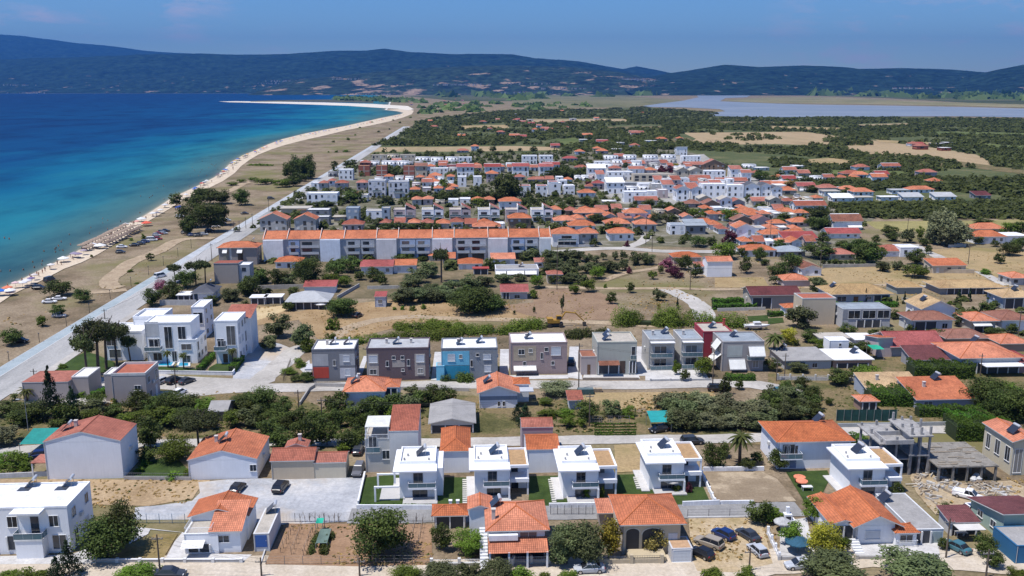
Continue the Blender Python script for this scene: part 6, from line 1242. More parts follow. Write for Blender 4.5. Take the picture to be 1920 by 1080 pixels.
row('T2', 'below the white town in the greenery', [(715, 885, 520, 485, 8, 'p', 'gxc'), (1110, 1230, 540, 510, 8, 'p', 'hipb'), (1215, 1310, 520, 470, 8, 'c', 'gyt'), (1250, 1375, 565, 512, 8, 'k', 'gyb'), (1375, 1470, 560, 480, 8, 'w', 'gyt'), (1465, 1570, 545, 500, 8, 'p', 'gyc'), (1630, 1760, 525, 490, 8, 'c', 'gxc'), (1765, 1850, 545, 480, 8, 'c', 'gyt'), (1880, 1960, 520, 490, 7, 'p', 'hipc'), (465, 560, 520, 495, 6, 'w', 'slabw')])
for wh, y, xs, hh in (('in the alley behind the beige terrace', 262, (880, 1210, 7), 40), ('in the narrow alley of the white town middle', 372, (870, 1500, 9), 48), ('in the upper alley of the white town', 228, (480, 1200, 10), 38), ('right behind the front rank of the white town', 420, (650, 1790, 12), 52), ('between the two left white blocks', 330, (240, 480, 4), 44)):
    row('T2', wh, [(xs[0] + (xs[1] - xs[0]) * i / xs[2] + rnd.uniform(-8, 8), xs[0] + (xs[1] - xs[0]) * (i + .8) / xs[2], y + rnd.uniform(-8, 8), y - hh * rnd.uniform(.75, 1.2), 8, rnd.choice('wwwwwpe'), rnd.choice(('flatw', 'flatw', 'gxc', 'flatt', 'sfc'))) for i in range(xs[2])])
for wh, y, xs, hh in (('in the second alley of the left town', 345, (600, 1240, 8), 45), ('in the third alley of the left town', 262, (1000, 2000, 11), 42), ('in the fourth alley of the left town', 430, (880, 1240, 4), 40)):
    row('T1', wh, [(xs[0] + (xs[1] - xs[0]) * i / xs[2] + rnd.uniform(-8, 8), xs[0] + (xs[1] - xs[0]) * (i + .72) / xs[2], y + rnd.uniform(-8, 8), y - hh * rnd.uniform(.75, 1.2), 8, rnd.choice('wwwpce'), rnd.choice(('flatw', 'hipo', 'gxc', 'flatt', 'hipo'))) for i in range(xs[2])])
def infill(t, wh, y, x0, x1, n, hh, fl='wwwpcek', rf=('hipo', 'hipo', 'flatw', 'gxc', 'hipo', 'gyo', 'flatt', 'hipc')):
    if t[0] == 'T' and y < 560: rf = ('flatw', 'flatw', 'hipo', 'gxc', 'flatw', 'flatt')
    st = (x1 - x0) / n; row(t, wh, [(x0 + st * i + rnd.uniform(-.1, .1) * st, x0 + st * (i + .74) + rnd.uniform(-.1, .1) * st, y + rnd.uniform(-7, 7), y - hh * rnd.uniform(.7, 1.25), 8, rnd.choice(fl), rnd.choice(rf)) for i in range(n)])
infill('T1', 'in the close row behind the terrace roof', 700, 640, 1640, 9, 40); infill('T1', 'in the gardens behind the saw-tooth houses', 520, 880, 1560, 7, 38); infill('T1', 'in the left alley by the apartment blocks', 500, 330, 560, 3, 48); infill('T1', 'in the fifth alley of the left town', 385, 880, 1240, 4, 40)
infill('T1', 'in the first alley of the left town', 215, 480, 1000, 6, 36); infill('T1', 'just before the far white line', 235, 1000, 1720, 8, 36, 'wwwp'); infill('T2', 'at the left foot of the white town', 350, -60, 240, 4, 38); infill('T2', 'in the orange roofs below the white town', 600, 60, 1100, 9, 42); infill('T2', 'in the back lane of orange roofs', 660, 100, 1200, 9, 42)
infill('T2', 'in the right lane of orange roofs', 590, 1240, 1900, 7, 40); infill('T2', 'in the lower right lane of roofs', 640, 1300, 2000, 7, 42); infill('T2', 'at the right foot of the white town', 500, 1880, 2200, 4, 34); infill('T2', 'among trees right of the white town', 420, 1900, 2400, 5, 30, 'wwp'); infill('T2', 'in the upper right scatter', 330, 1700, 2500, 8, 26, 'wwpc')
infill('U4', 'in the middle of the orange-roof quarter', 410, 170, 640, 6, 30); infill('U4', 'in the third lane of the orange-roof quarter', 325, 20, 560, 7, 28)
# ---- scattered farmhouses beyond the town
row('T1', 'on the strip before the striped field', [(1240, 1330, 110, 95, 8, 'p', 'hipc'), (1350, 1410, 100, 60, 7, 'w', 'hipo')])
def scatter_houses(where, box, n, seed, ws=('w', 'w', 'p', 'c')):
    rs = random.Random(seed); pts = []
    for k in range(n): pts.append((rs.uniform(box[0], box[2]), rs.uniform(box[1], box[3])))
    pts.sort()
    sp_ = []
    for x, y in pts:
        s = SC(y); w_ = rs.uniform(8, 15) * s; sp_.append((x, x + w_, y, y - rs.uniform(2.8, 4.5) * s * .98, 9, rs.choice(ws), rs.choice(('hipo', 'gxo', 'hipc', 'gxr', 'gxc', 'slabw')), 'w F .3 .6 .3 .8'))
    row('G', where, sp_)
scatter_houses('in the farm belt left of the stubble field', (1030, 250, 1270, 283), 12, 3); scatter_houses('in the far farm belt above the town', (800, 222, 1010, 262), 13, 5)
scatter_houses('in the farm belt before the lagoon', (960, 205, 1200, 247), 14, 8); scatter_houses('at the right edge of the stubble field', (1440, 318, 1750, 350), 12, 11)
scatter_houses('on the lagoon plain to the right', (1690, 272, 1800, 285), 6, 13, ('w', 'r')); scatter_houses('behind the sand spit', (760, 186, 900, 200), 10, 17, ('w', 'c'))
scatter_houses('left of the orchard in the upper quarter', (1360, 352, 1620, 366), 8, 19); scatter_houses('between the town and the farm belt', (1060, 283, 1160, 300), 5, 23)
# ================================================================== trees, bushes, hedges
# foreground
trees('F1', 'broad', 'big dense dark tree', 'beside the long white block', [(740, 960, 300, 290), (815, 900, 340, 210)])
trees('F1', 'fir', 'dark spruce', 'in front of the long white block', [(470, 1085, 240, 160), (385, 1100, 150, 120)])
trees('F1', 'bush', 'leafy green bush', 'at the lower frame edge by the pole', [(915, 1105, 110, 240), (240, 1110, 100, 160), (60, 1110, 60, 130)])
trees('F1', 'broad', 'garden tree', 'between the two gabled houses', [(1195, 300, 170, 210, 'bright'), (1345, 250, 290, 280, 'pine'), (1020, 215, 220, 170), (990, 310, 110, 120)])
trees('F1', 'bush', 'shrub', 'in the garden between the gabled houses', [(940, 380, 60, 60), (1180, 425, 60, 90), (1270, 410, 60, 60), (985, 330, 50, 60)])
trees('F1', 'bush', 'shrub', 'beside the green net carport', [(100, 345, 120, 170), (20, 330, 90, 110), (165, 360, 60, 90)])
trees('F1', 'pale', 'white-flowering shrub', 'behind the green net carport', [(45, 190, 130, 150)], cat='bush', name='shrub')
trees('F2', 'broad', 'broad fig tree', 'alone in the vine plot', [(840, 950, 320, 370)])
trees('F2', 'broad', 'garden tree', 'in front of the little orange pavilion', [(1250, 900, 190, 130), (1440, 930, 165, 210, 'bright')])
trees('F2', 'olive', 'grey-green tree', 'at the bottom edge below the zigzag wall', [(1010, 1100, 100, 190, 'bush'), (1260, 1110, 110, 220), (1440, 1120, 120, 170), (1620, 1110, 120, 200)])
trees('F3', 'olive', 'olive tree', 'between the stair house and the arched house', [(370, 1000, 280, 210), (500, 1010, 300, 230), (330, 1010, 160, 130)])
trees('F3', 'citrus', 'yellow-green tree', 'left of the arched house', [(650, 960, 260, 170)])
trees('F3', 'dry', 'half bare tree', 'in front of the arches', [(975, 920, 180, 160)], cat='tree', name='tree')
trees('F3', 'bush', 'bush', 'on the bottom frame edge beside the parking', [(60, 1110, 90, 160), (390, 1110, 70, 130), (1340, 1110, 90, 150), (1600, 1110, 90, 140), (220, 1100, 50, 90)])
trees('F3', 'broad', 'dark round tree', 'where the lane ends above the parked cars', [(1670, 720, 150, 170)])
trees('F3', 'bush', 'small shrub', 'on the villa terraces', [(500, 555, 110, 60), (610, 560, 110, 30), (1110, 510, 60, 60), (1195, 520, 90, 40, 'purple'), (1200, 900, 30, 30)])
trees('F4', 'bright', 'round tree', 'in the garden with the blue parasol', [(165, 880, 170, 150), (370, 960, 250, 210, 'citrus'), (505, 930, 130, 95), (310, 720, 170, 160), (50, 720, 110, 90), (10, 720, 120, 80)])
trees('F4', 'olive', 'grey-green tree', 'along the lower right frame edge', [(430, 1120, 180, 330), (960, 1120, 180, 380), (370, 1130, 130, 150), (1160, 1110, 110, 120, 'bright'), (1690, 1110, 90, 110, 'bright')])
trees('F4', 'broad', 'small tree', 'by the mint green house drive', [(1205, 690, 100, 100), (1180, 900, 80, 60), (1460, 940, 150, 120), (1520, 1020, 120, 110), (870, 560, 120, 70)])
trees('F4', 'broad', 'dark tree', 'beside the balustraded balcony', [(75, 360, 150, 130)])
palm('F3', 1535, 330, 250, 190, 'bushy palm tree with wide crown left of the balustraded house')
trees('F3', 'broad', 'garden tree', 'around the bushy palm', [(1360, 350, 170, 140), (1590, 360, 80, 100), (1425, 280, 110, 90), (1650, 320, 80, 80)])
hedge('F4', [(1225,140),(1480,140)], 3.6, 5.5, 'tall bright clipped hedge mass behind the unfinished slab', dens=1.2)
hedge('F4', [(1470,100),(1650,110)], 2.6, 4.5, 'second bright clipped hedge behind the unfinished slab')
hedge('M4', [(740,850),(1060,860)], 3.2, 7, 'broad bright green hedge block between ochre and orange roofs')
hedge('M4', [(1060,660),(1510,660)], 3.4, 6, 'long dark green hedge above the ochre roof')
hedge('M4', [(1110,960),(1600,955)], 2.2, 2.5, 'long green hedge behind the railing by the concrete frames')
hedge('M4', [(500,150),(960,140)], 1.6, 2, 'trimmed hedge in front of the pale blue bungalow'); hedge('U4', [(750,785),(1130,775)], 1.4, 2, 'dark low hedge below the ochre bungalow')
hedge('M3', [(1500,120),(1830,110)], 1.8, 2.0, 'upper one of two parallel clipped hedges'); hedge('M3', [(1500,160),(1830,155)], 1.8, 2.0, 'lower one of two parallel clipped hedges')
hedge('M4', [(0,215),(115,205)], 1.5, 2, 'short clipped hedge in front of the tall beige house'); hedge('M3', [(1600,690),(1820,690)], 1.4, 2.2, 'dark trimmed hedge before the house with white awnings')
hedge('F4', [(560,190),(650,185)], 1.8, 3, 'green hedge between the big white house and the concrete frame')
hedge('M1', [(1490,640),(1600,520)], 1.5, 1.2, 'narrow hedge between the two garden lawns of the cubic villas'); hedge('M1', [(1740,635),(1810,540)], 1.6, 2, 'thick hedge inside the white wall corner'); hedge('M1', [(700,850),(800,790)], 1.8, 1.6, 'hedge behind the red terrace roof house')
hedge('F2', [(700,612),(1200,616)], .5, .4, 'row of tiny shrubs inside the front wall of the first villa', sz=.12); hedge('F3', [(270,606),(690,606)], .5, .4, 'row of tiny shrubs inside the front wall of the third villa', sz=.12); hedge('F3', [(1160,600),(1340,595)], .5, .4, 'row of tiny shrubs inside the front wall of the last villa', sz=.12)
hedge('F2', [(365,940),(420,800)], .8, 1.2, 'green bean row under the netting in the vine plot', kind='broad'); hedge('F2', [(450,940),(510,810)], .9, 1.3, 'second green bean row in the vine plot', kind='broad')
# vines behind the semi-detached row
for a, b, lb in (((480, 440), (1000, 390), 'left stretch of bright vines behind the duplex row'), ((1000, 390), (1500, 360), 'middle stretch of bright vines behind the duplex row'), ((1500, 340), (1920, 330), 'right stretch of bright vines behind the duplex row')):
    hedge('M2', [a, b], 2.6 if a[0] > 900 else 1.8, 6 if a[0] > 900 else 4, lb, kind='bright')
hedge('M2', [(1050,310),(1560,300)], 2.4, 6, 'upper mass of leafy vines along the dirt track', kind='bright')
hedge('M3', [(0,300),(230,300)], 3.0, 6, 'leafy vines left of the digger', kind='bright'); hedge('M3', [(380,375),(760,360)], 2.4, 4, 'dark hedge behind the pale house with the annex', kind='broad')
hedge('M3', [(810,270),(1370,280)], 5.0, 8, 'large rounded thicket behind the pale balcony houses', kind='bright'); hedge('M3', [(1400,290),(1740,290)], 4.0, 6, 'feathery light green thicket behind the crimson house', kind='bright')
# left orchard band
trees('M1', 'fir', 'tall dark fir', 'in front of the greige houses', [(400, 1000, 410, 150), (552, 1000, 260, 130)])
palm('M1', 205, 850, 110, 130, 'small palm beside the low greige house'); palm('M1', 110, 840, 50, 80, 'very small palm at the left frame edge')
trees('M1', 'bright', 'leafy tree', 'in the left orchard, front line', [(140, 1030, 120, 190, 'broad'), (1150, 1040, 150, 190), (1280, 1030, 110, 170), (1420, 1040, 160, 220, 'broad'), (1545, 1050, 150, 180), (1770, 1045, 130, 180), (1890, 1040, 150, 180, 'olive'), (980, 1030, 110, 160)])
trees('M1', 'broad', 'dark tree', 'in the left orchard, back line', [(60, 950, 110, 180), (255, 985, 150, 210), (660, 980, 150, 200, 'olive'), (720, 890, 110, 150), (1050, 920, 150, 200), (1290, 930, 160, 230), (1420, 900, 100, 180), (1540, 930, 110, 160, 'bright'), (1830, 900, 110, 210), (1920, 940, 120, 170), (860, 960, 90, 150), (1165, 930, 120, 150)])
trees('M1', 'bush', 'garden bush', 'around the red terrace roof house', [(835, 830, 60, 60), (860, 880, 60, 60), (1000, 890, 100, 70, 'fir'), (470, 600, 40, 70), (650, 480, 40, 50), (610, 820, 60, 70)])
trees('M1', 'pine', 'tall pine', 'in front of the leftmost cubic villa', [(655, 700, 370, 190), (735, 655, 440, 250), (795, 610, 380, 190), (880, 580, 330, 220), (985, 565, 220, 150)])
palm('M1', 1262, 600, 150, 80, 'slim palm by the left pool'); palm('M1', 1380, 610, 145, 80, 'slim palm by the right pool'); palm('M1', 1748, 590, 160, 80, 'slim palm in the rightmost cubic villa garden')
trees('M2', 'broad', 'dark tree', 'in the orchard below the dirt road, left part', [(60, 930, 190, 220), (215, 960, 150, 170), (330, 1030, 140, 190), (450, 1040, 130, 170), (590, 1040, 140, 160), (620, 960, 190, 190), (150, 1030, 130, 190), (20, 1030, 150, 150), (250, 1050, 100, 150)])
trees('M2', 'broad', 'dark tree', 'between the orange roof house and the grey shed', [(770, 1010, 180, 200), (900, 960, 170, 200), (1010, 930, 150, 180), (1080, 1010, 130, 170, 'bright'), (1130, 930, 130, 170, 'olive'), (1230, 890, 130, 160), (1335, 870, 150, 170), (1440, 880, 150, 150), (850, 1040, 120, 160), (1170, 800, 70, 100, 'olive'), (740, 1040, 90, 120)])
trees('F2', 'broad', 'orchard tree', 'above the cream windowless house', [(180, 220, 140, 160), (340, 215, 230, 180), (480, 200, 190, 170), (620, 230, 150, 150), (90, 160, 150, 160), (700, 190, 130, 140), (590, 250, 80, 90, 'bright')])
trees('M1', 'broad', 'tree', 'behind the big blank house', [(500, 1010, 180, 160), (700, 1030, 130, 130, 'bright'), (430, 1045, 60, 100)])
trees('M2', 'olive', 'olive bush', 'near the gravel corner of the cubic villas', [(110, 465, 115, 130), (170, 365, 180, 180), (350, 455, 190, 150), (400, 470, 110, 130, 'bush'), (580, 310, 130, 100, 'bush'), (560, 400, 90, 90, 'bush')], cat='tree')
trees('M2', 'broad', 'big round tree', 'beside the pale metal roof', [(650, 215, 145, 220), (250, 170, 70, 90)])
trees('M2', 'olive', 'olive tree', 'on the slope by the tiny blue hut', [(1120, 120, 130, 170), (1230, 110, 110, 150), (1330, 105, 110, 150), (1600, 190, 190, 300, 'broad'), (1760, 180, 130, 190, 'broad'), (1440, 100, 100, 150), (1540, 90, 100, 160)])
trees('M2', 'bush', 'small shrub', 'on the dry slope above the dirt track', [(1100, 165, 40, 30), (1175, 170, 55, 50), (1255, 158, 45, 50), (1040, 165, 30, 30)])
trees('M2', 'bush', 'shrub', 'in the fenced yard at the road fork', [(330, 590, 80, 90), (250, 640, 50, 120), (390, 700, 80, 110, 'broad'), (300, 700, 50, 90, 'broad'), (430, 690, 60, 60, 'broad')])
hedge('M2', [(1390,700),(1610,700)], 2.2, 2.5, 'dark flowering hedge in front of the blue and grey house', kind='broad')
trees('M2', 'dry', 'reddish small tree', 'in front of the brown duplex', [(1030, 640, 70, 90), (1410, 330, 40, 60)])
trees('M3', 'broad', 'tree', 'right of the pale balcony houses', [(1430, 660, 150, 130, 'bright'), (1295, 695, 90, 80), (1235, 650, 110, 60, 'bright'), (1600, 800, 150, 90), (1700, 760, 80, 70)])
trees('M3', 'bright', 'tree', 'at the wood pile below the dirt road', [(330, 800, 110, 210, 'pale'), (260, 880, 60, 110), (560, 990, 160, 170, 'broad'), (740, 960, 120, 150, 'olive'), (870, 970, 100, 110, 'bush'), (400, 960, 70, 130, 'bush'), (270, 970, 60, 150, 'bush'), (100, 1030, 160, 150, 'fir'), (40, 990, 120, 120, 'fir'), (420, 1040, 80, 120), (520, 1040, 70, 80)])
def grove(t, kinds, what, where, rows_, hp, wp, seed=1):
    rs = random.Random(seed)
    for ri, (x0, x1, y, n) in enumerate(rows_):
        pts = []
        for i in range(n):
            f = rs.uniform(.8, 1.2); pts.append((x0 + (x1 - x0) * (i + rs.uniform(.2, .8)) / n, y + rs.uniform(-.12, .12) * hp, hp * f, wp * f * rs.uniform(.85, 1.15), rs.choice(kinds)))
        trees(t, kinds[0], what, (ORD[ri] + ' line of ' if len(rows_) > 1 else 'in ') + where, pts, group='trees of ' + where)
grove('M3', ['olive', 'olive', 'pale'], 'olive tree', 'the grove below the balcony houses', [(1090, 1560, 900, 6), (1120, 1920, 945, 9), (1180, 1960, 1000, 9), (1170, 1960, 1060, 9)], 125, 150, 3)
grove('M4', ['olive', 'broad'], 'tree', 'the grove left of the green netting', [(0, 340, 850, 4), (0, 380, 920, 5), (0, 360, 985, 4)], 130, 150, 4)
trees('M4', 'broad', 'garden tree', 'around the low dark grey roof', [(30, 620, 100, 110), (230, 630, 80, 120, 'olive'), (250, 760, 100, 110), (130, 800, 120, 110), (545, 720, 120, 180), (740, 690, 110, 170, 'bright'), (660, 660, 70, 90), (330, 400, 90, 170), (160, 420, 120, 120, 'citrus'), (700, 490, 90, 160), (380, 450, 80, 110, 'bright'), (460, 880, 60, 60)])
palm('M4', 45, 520, 200, 170, 'large palm at the left of the low dark grey roof')
trees('M4', 'broad', 'garden tree', 'near the modern grey glass house', [(240, 300, 170, 180, 'olive'), (600, 355, 90, 110), (790, 375, 70, 90), (890, 350, 60, 110, 'pale'), (1060, 240, 80, 70), (1070, 330, 60, 70), (1290, 360, 60, 110), (950, 230, 70, 80)])
trees('M4', 'cypress', 'small cypress', 'in the gardens between ochre roofs', [(730, 105, 100, 22), (965, 130, 70, 30), (1020, 120, 90, 30), (1430, 95, 80, 40), (1510, 100, 95, 40), (1600, 190, 80, 30)])
trees('M4', 'broad', 'garden tree', 'between the brown and orange bungalows', [(1430, 290, 110, 80, 'olive'), (1280, 390, 90, 130), (1700, 350, 60, 130), (1350, 140, 50, 50, 'bright'), (1640, 190, 90, 100), (1690, 110, 80, 100), (1830, 340, 70, 80), (1700, 150, 60, 60)])
trees('M4', 'broad', 'very dark large tree', 'right of the long orange roof slope', [(1640, 900, 240, 270), (1770, 980, 230, 230), (1890, 990, 270, 260), (1600, 1020, 120, 150), (1820, 760, 60, 110, 'bush'), (1700, 760, 70, 90, 'bush')])
hedge('M4', [(1340,1040),(1640,1035)], 2.8, 5, 'rounded bright hedge behind the concrete frames near the red roof')
# middle distance
trees('U1', 'broad', 'big shady tree', 'of the clump over parked cars by the beach', [(1450, 345, 200, 190), (1560, 380, 230, 220), (1650, 330, 180, 150), (1470, 210, 160, 160), (1580, 170, 130, 150), (1660, 170, 110, 150), (1320, 190, 105, 90), (1810, 180, 130, 140), (1420, 400, 150, 120), (1520, 130, 90, 120)])
trees('U1', 'broad', 'lone tree', 'on the dry field by the beach', [(440, 860, 130, 170), (630, 905, 110, 120), (440, 1015, 95, 100), (1130, 595, 60, 55)])
trees('M1', 'broad', 'lone small tree', 'on the dry field near the blue paving', [(90, 430, 135, 130), (318, 285, 90, 80, 'bright')])
trees('U1', 'bush', 'low bush', 'on the dry field by the dirt track', [(978, 680, 25, 45), (985, 445, 25, 30), (1080, 430, 45, 35), (685, 570, 25, 20), (1025, 770, 15, 30)])
trees('U1', 'broad', 'tree', 'between the coast road and the slate roof', [(1135, 935, 140, 140), (1220, 830, 110, 110, 'pink'), (1320, 760, 150, 130, 'pine'), (1400, 800, 150, 150), (1470, 780, 190, 140, 'pine'), (1540, 770, 190, 120, 'pine'), (1290, 880, 140, 150), (1740, 890, 90, 130, 'olive'), (1590, 930, 70, 100, 'fir'), (1870, 850, 150, 140), (1780, 380, 40, 50)])
trees('U2', 'broad', 'tree', 'in the green belt under the long terrace', [(790, 790, 230, 210), (1000, 720, 130, 130), (1110, 680, 130, 180), (960, 790, 110, 140, 'bright'), (1060, 790, 90, 110, 'bright'), (560, 780, 130, 150), (450, 770, 120, 130), (350, 860, 150, 150), (640, 780, 90, 110, 'olive'), (680, 850, 60, 90), (1290, 750, 110, 120), (1350, 780, 90, 70), (1510, 590, 60, 180), (1180, 740, 70, 90), (1650, 600, 40, 60)])
trees('U2', 'olive', 'olive tree', 'behind the tiny blue hut', [(1570, 810, 90, 160), (1600, 760, 110, 160), (1690, 720, 120, 160), (1790, 760, 270, 150, 'pine'), (1540, 880, 90, 140), (1660, 900, 110, 150), (1780, 870, 100, 150), (1870, 830, 90, 130), (1480, 900, 80, 130), (1720, 850, 90, 130)])
trees('U2', 'broad', 'tree', 'beside the pale metal roof and gardens', [(1050, 1005, 120, 190), (980, 960, 70, 100), (650, 950, 50, 90), (200, 900, 90, 130, 'olive'), (60, 930, 80, 110), (320, 950, 60, 60)])
grove('U3', ['olive'], 'olive tree', 'the grove under the pale road', [(420, 640, 580, 4), (650, 900, 600, 4), (640, 920, 650, 4), (640, 900, 700, 4), (760, 900, 760, 3)], 85, 110, 6)
trees('U3', 'olive', 'round olive tree', 'of the upper row along the path', [(965, 610, 75, 75), (1020, 615, 70, 75), (1085, 590, 60, 50), (1172, 590, 65, 50), (1238, 595, 75, 60), (1325, 630, 115, 90), (1420, 625, 95, 110)])
trees('U3', 'olive', 'round olive tree', 'of the lower row along the path', [(1110, 680, 95, 110), (1160, 690, 90, 100), (1230, 670, 90, 80), (1040, 730, 100, 110, 'bright'), (970, 830, 105, 110, 'bright'), (1100, 800, 40, 25, 'bush'), (950, 690, 90, 100), (1030, 670, 60, 90)])
trees('U3', 'broad', 'thick tree', 'left of the red and pink roof', [(150, 980, 200, 250), (60, 950, 180, 200), (250, 960, 120, 180), (90, 810, 110, 170, 'olive'), (190, 790, 90, 140, 'olive'), (580, 800, 100, 120, 'bright'), (560, 880, 70, 80, 'bright'), (240, 670, 100, 100), (330, 760, 70, 130, 'olive'), (460, 750, 60, 110, 'olive'), (310, 960, 80, 100, 'bright'), (700, 770, 70, 70, 'broad')])
trees('U3', 'broad', 'lone bush', 'on the brown field', [(865, 845, 85, 80, 'bright'), (1145, 918, 95, 75), (1288, 835, 85, 70), (1500, 895, 105, 95, 'olive'), (1640, 960, 95, 25, 'cypress'), (775, 985, 140, 28, 'olive'), (565, 990, 55, 25), (418, 1000, 35, 25), (1500, 960, 60, 30, 'dry')])
trees('U3', 'pink', 'pink flowering tree', 'by the pale orange-roofed houses', [(1560, 640, 100, 100)])
trees('U3', 'broad', 'tree', 'around the pink flowering tree', [(1690, 660, 120, 130), (1615, 720, 110, 120, 'purple'), (1515, 690, 60, 50), (1455, 735, 75, 60, 'bright'), (1775, 720, 110, 90), (1800, 490, 90, 130), (1280, 690, 60, 50, 'purple'), (1890, 480, 60, 80)])
trees('U3', 'broad', 'tree', 'among the orange roofs beside the pole', [(1040, 310, 75, 150), (1180, 350, 50, 110), (1360, 280, 60, 60), (1480, 330, 100, 90, 'olive'), (1010, 490, 70, 70), (765, 480, 70, 80), (1260, 490, 60, 50, 'purple'), (1700, 390, 70, 60, 'olive'), (480, 350, 50, 70), (1580, 320, 90, 110)])
trees('U3', 'broad', 'tree', 'in the green belt below the white town', [(770, 240, 90, 110), (850, 190, 80, 110), (950, 190, 80, 110), (1030, 200, 70, 90), (720, 130, 50, 70), (1130, 240, 90, 120, 'olive'), (1200, 260, 70, 90, 'olive'), (1540, 220, 80, 110), (1660, 210, 60, 80), (1780, 270, 80, 100, 'bright'), (1870, 280, 70, 110, 'bright'), (1380, 240, 60, 80), (1430, 200, 70, 90), (500, 190, 70, 90), (560, 180, 60, 80), (1680, 250, 70, 80, 'olive')])
trees('T1', 'broad', 'large dark tree', 'in the middle of the town', [(1620, 490, 235, 210), (1560, 500, 120, 120), (1700, 480, 130, 110), (1790, 480, 80, 70)])
trees('T1', 'broad', 'tree', 'in the green belt above the saw-tooth houses', [(420, 500, 110, 150), (330, 510, 70, 110), (200, 530, 45, 150), (130, 540, 50, 110), (910, 480, 80, 110), (970, 500, 70, 100), (1130, 500, 90, 130), (1230, 480, 90, 130), (1340, 490, 90, 130), (1430, 470, 110, 130, 'olive'), (1400, 520, 60, 110, 'bright'), (700, 520, 80, 100, 'olive'), (1140, 400, 90, 100, 'bright'), (750, 300, 75, 110), (1050, 225, 40, 50), (280, 230, 60, 50)])
trees('T1', 'broad', 'tree', 'of the beach grove beside the coast road', [(60, 315, 205, 120), (5, 310, 190, 120), (-60, 330, 180, 130), (100, 320, 120, 70), (390, 225, 60, 80), (430, 215, 55, 60), (-20, 370, 120, 90), (275, 255, 45, 30)])
trees('T1', 'broad', 'tree', 'in the gardens between terrace and saw-tooth houses', [(620, 690, 80, 110, 'olive'), (690, 720, 70, 120), (800, 710, 60, 120), (900, 720, 60, 120), (1000, 710, 60, 110), (1740, 720, 60, 100), (1250, 700, 40, 80, 'olive'), (520, 640, 60, 60), (1080, 710, 50, 90), (560, 730, 60, 90)])
trees('T2', 'broad', 'tree', 'left of the white town', [(110, 320, 110, 120), (200, 320, 100, 120), (260, 300, 70, 90), (30, 320, 80, 90), (640, 240, 60, 60), (710, 520, 40, 50), (920, 260, 60, 80, 'purple'), (975, 265, 70, 70, 'purple'), (1010, 240, 60, 90, 'citrus'), (780, 210, 40, 40), (360, 370, 50, 60, 'purple')])
trees('T2', 'broad', 'tree', 'right of the white town', [(1600, 510, 80, 60), (1700, 330, 90, 110), (1790, 370, 90, 130), (1850, 310, 70, 90), (1930, 400, 100, 110, 'dry'), (2050, 360, 70, 100), (2100, 420, 60, 120), (2200, 380, 60, 90), (1680, 300, 60, 60)])
trees('U4', 'broad', 'tree', 'in the orange-roof quarter, left half', [(90, 245, 80, 120, 'bright'), (30, 230, 50, 70), (90, 380, 110, 80, 'purple'), (60, 480, 110, 140, 'bright'), (280, 490, 90, 90), (400, 430, 75, 80), (190, 570, 110, 80), (480, 560, 130, 130), (390, 600, 110, 110), (270, 180, 30, 60), (240, 410, 40, 70), (170, 470, 60, 60), (430, 250, 60, 80), (310, 520, 40, 60), (370, 640, 60, 60, 'olive')])
trees('U4', 'broad', 'dark tree', 'in the orange-roof quarter, right half', [(650, 240, 90, 160), (620, 300, 90, 120), (700, 290, 90, 160), (770, 290, 60, 110), (675, 385, 75, 80), (645, 480, 110, 160), (850, 440, 90, 120), (930, 500, 130, 130), (1000, 510, 130, 110), (950, 440, 80, 130), (630, 670, 80, 110, 'olive'), (1000, 390, 60, 50), (790, 420, 60, 90), (560, 200, 40, 50)])
trees('U4', 'broad', 'bush', 'along the straw field', [(1050, 560, 70, 80, 'olive'), (1135, 550, 65, 65, 'olive'), (1255, 515, 100, 120), (1240, 595, 80, 150, 'bright'), (1765, 510, 65, 60), (1680, 575, 40, 70, 'bush'), (1325, 450, 60, 40)], cat='tree')
trees('U4', 'olive', 'round clipped shrub', 'in the row before the dark garden trees', [(675 + 35 * i, 520, 34, 28, 'broad') for i in range(8)], cat='bush', name='bush')
trees('U4', 'pale', 'big silvery tree', 'right of the meadow', [(1400, 390, 220, 150), (1480, 400, 190, 150), (1530, 395, 140, 110), (1350, 385, 130, 90), (1440, 400, 150, 150)])
trees('U4', 'broad', 'tree', 'around the big silvery trees', [(1270, 360, 85, 50, 'bright'), (1190, 380, 90, 80, 'olive'), (1090, 330, 60, 90), (1830, 460, 90, 110), (1880, 430, 90, 90), (1830, 340, 90, 90, 'bright'), (1890, 340, 100, 80), (1740, 405, 40, 50), (1640, 390, 50, 60), (1300, 400, 50, 70), (1110, 370, 60, 90), (1670, 260, 30, 90)])
trees('H1', 'bright', 'tree', 'along the sandy track before the beach grove', [(950, 600, 18, 34), (985, 612, 26, 50), (1020, 608, 20, 40), (1060, 622, 34, 60), (1100, 618, 40, 60, 'broad'), (1140, 600, 30, 44, 'broad'), (1165, 590, 22, 30), (905, 604, 14, 34), (870, 616, 16, 40)])
trees('H1', 'bush', 'dark bush', 'scattered on the dry coastal plain', [(1500, 382, 8, 10), (1560, 380, 10, 16), (1305, 446, 14, 12), (1250, 454, 9, 12), (1232, 492, 7, 8), (1262, 492, 10, 12), (1300, 490, 10, 26), (1332, 428, 7, 8), (1420, 416, 8, 12), (1460, 406, 7, 8), (1395, 380, 6, 8), (1350, 400, 6, 10), (1475, 372, 6, 10), (1540, 362, 6, 12)])
hedge('H1', [(925, 540), (1022, 542)], 1.6, 5, 'long low green thicket at the back of the sand', kind='bright')
trees('T1', 'broad', 'tree', 'along the road by the striped field', [(1520, 105, 50, 60), (1840, 112, 60, 70), (1660, 115, 35, 50), (1730, 100, 30, 40), (1010, 130, 40, 50), (1060, 128, 35, 40), (840, 125, 30, 50), (1200, 130, 35, 40), (1420, 120, 45, 60), (1560, 190, 40, 40)])
print('TREES', NT[0])
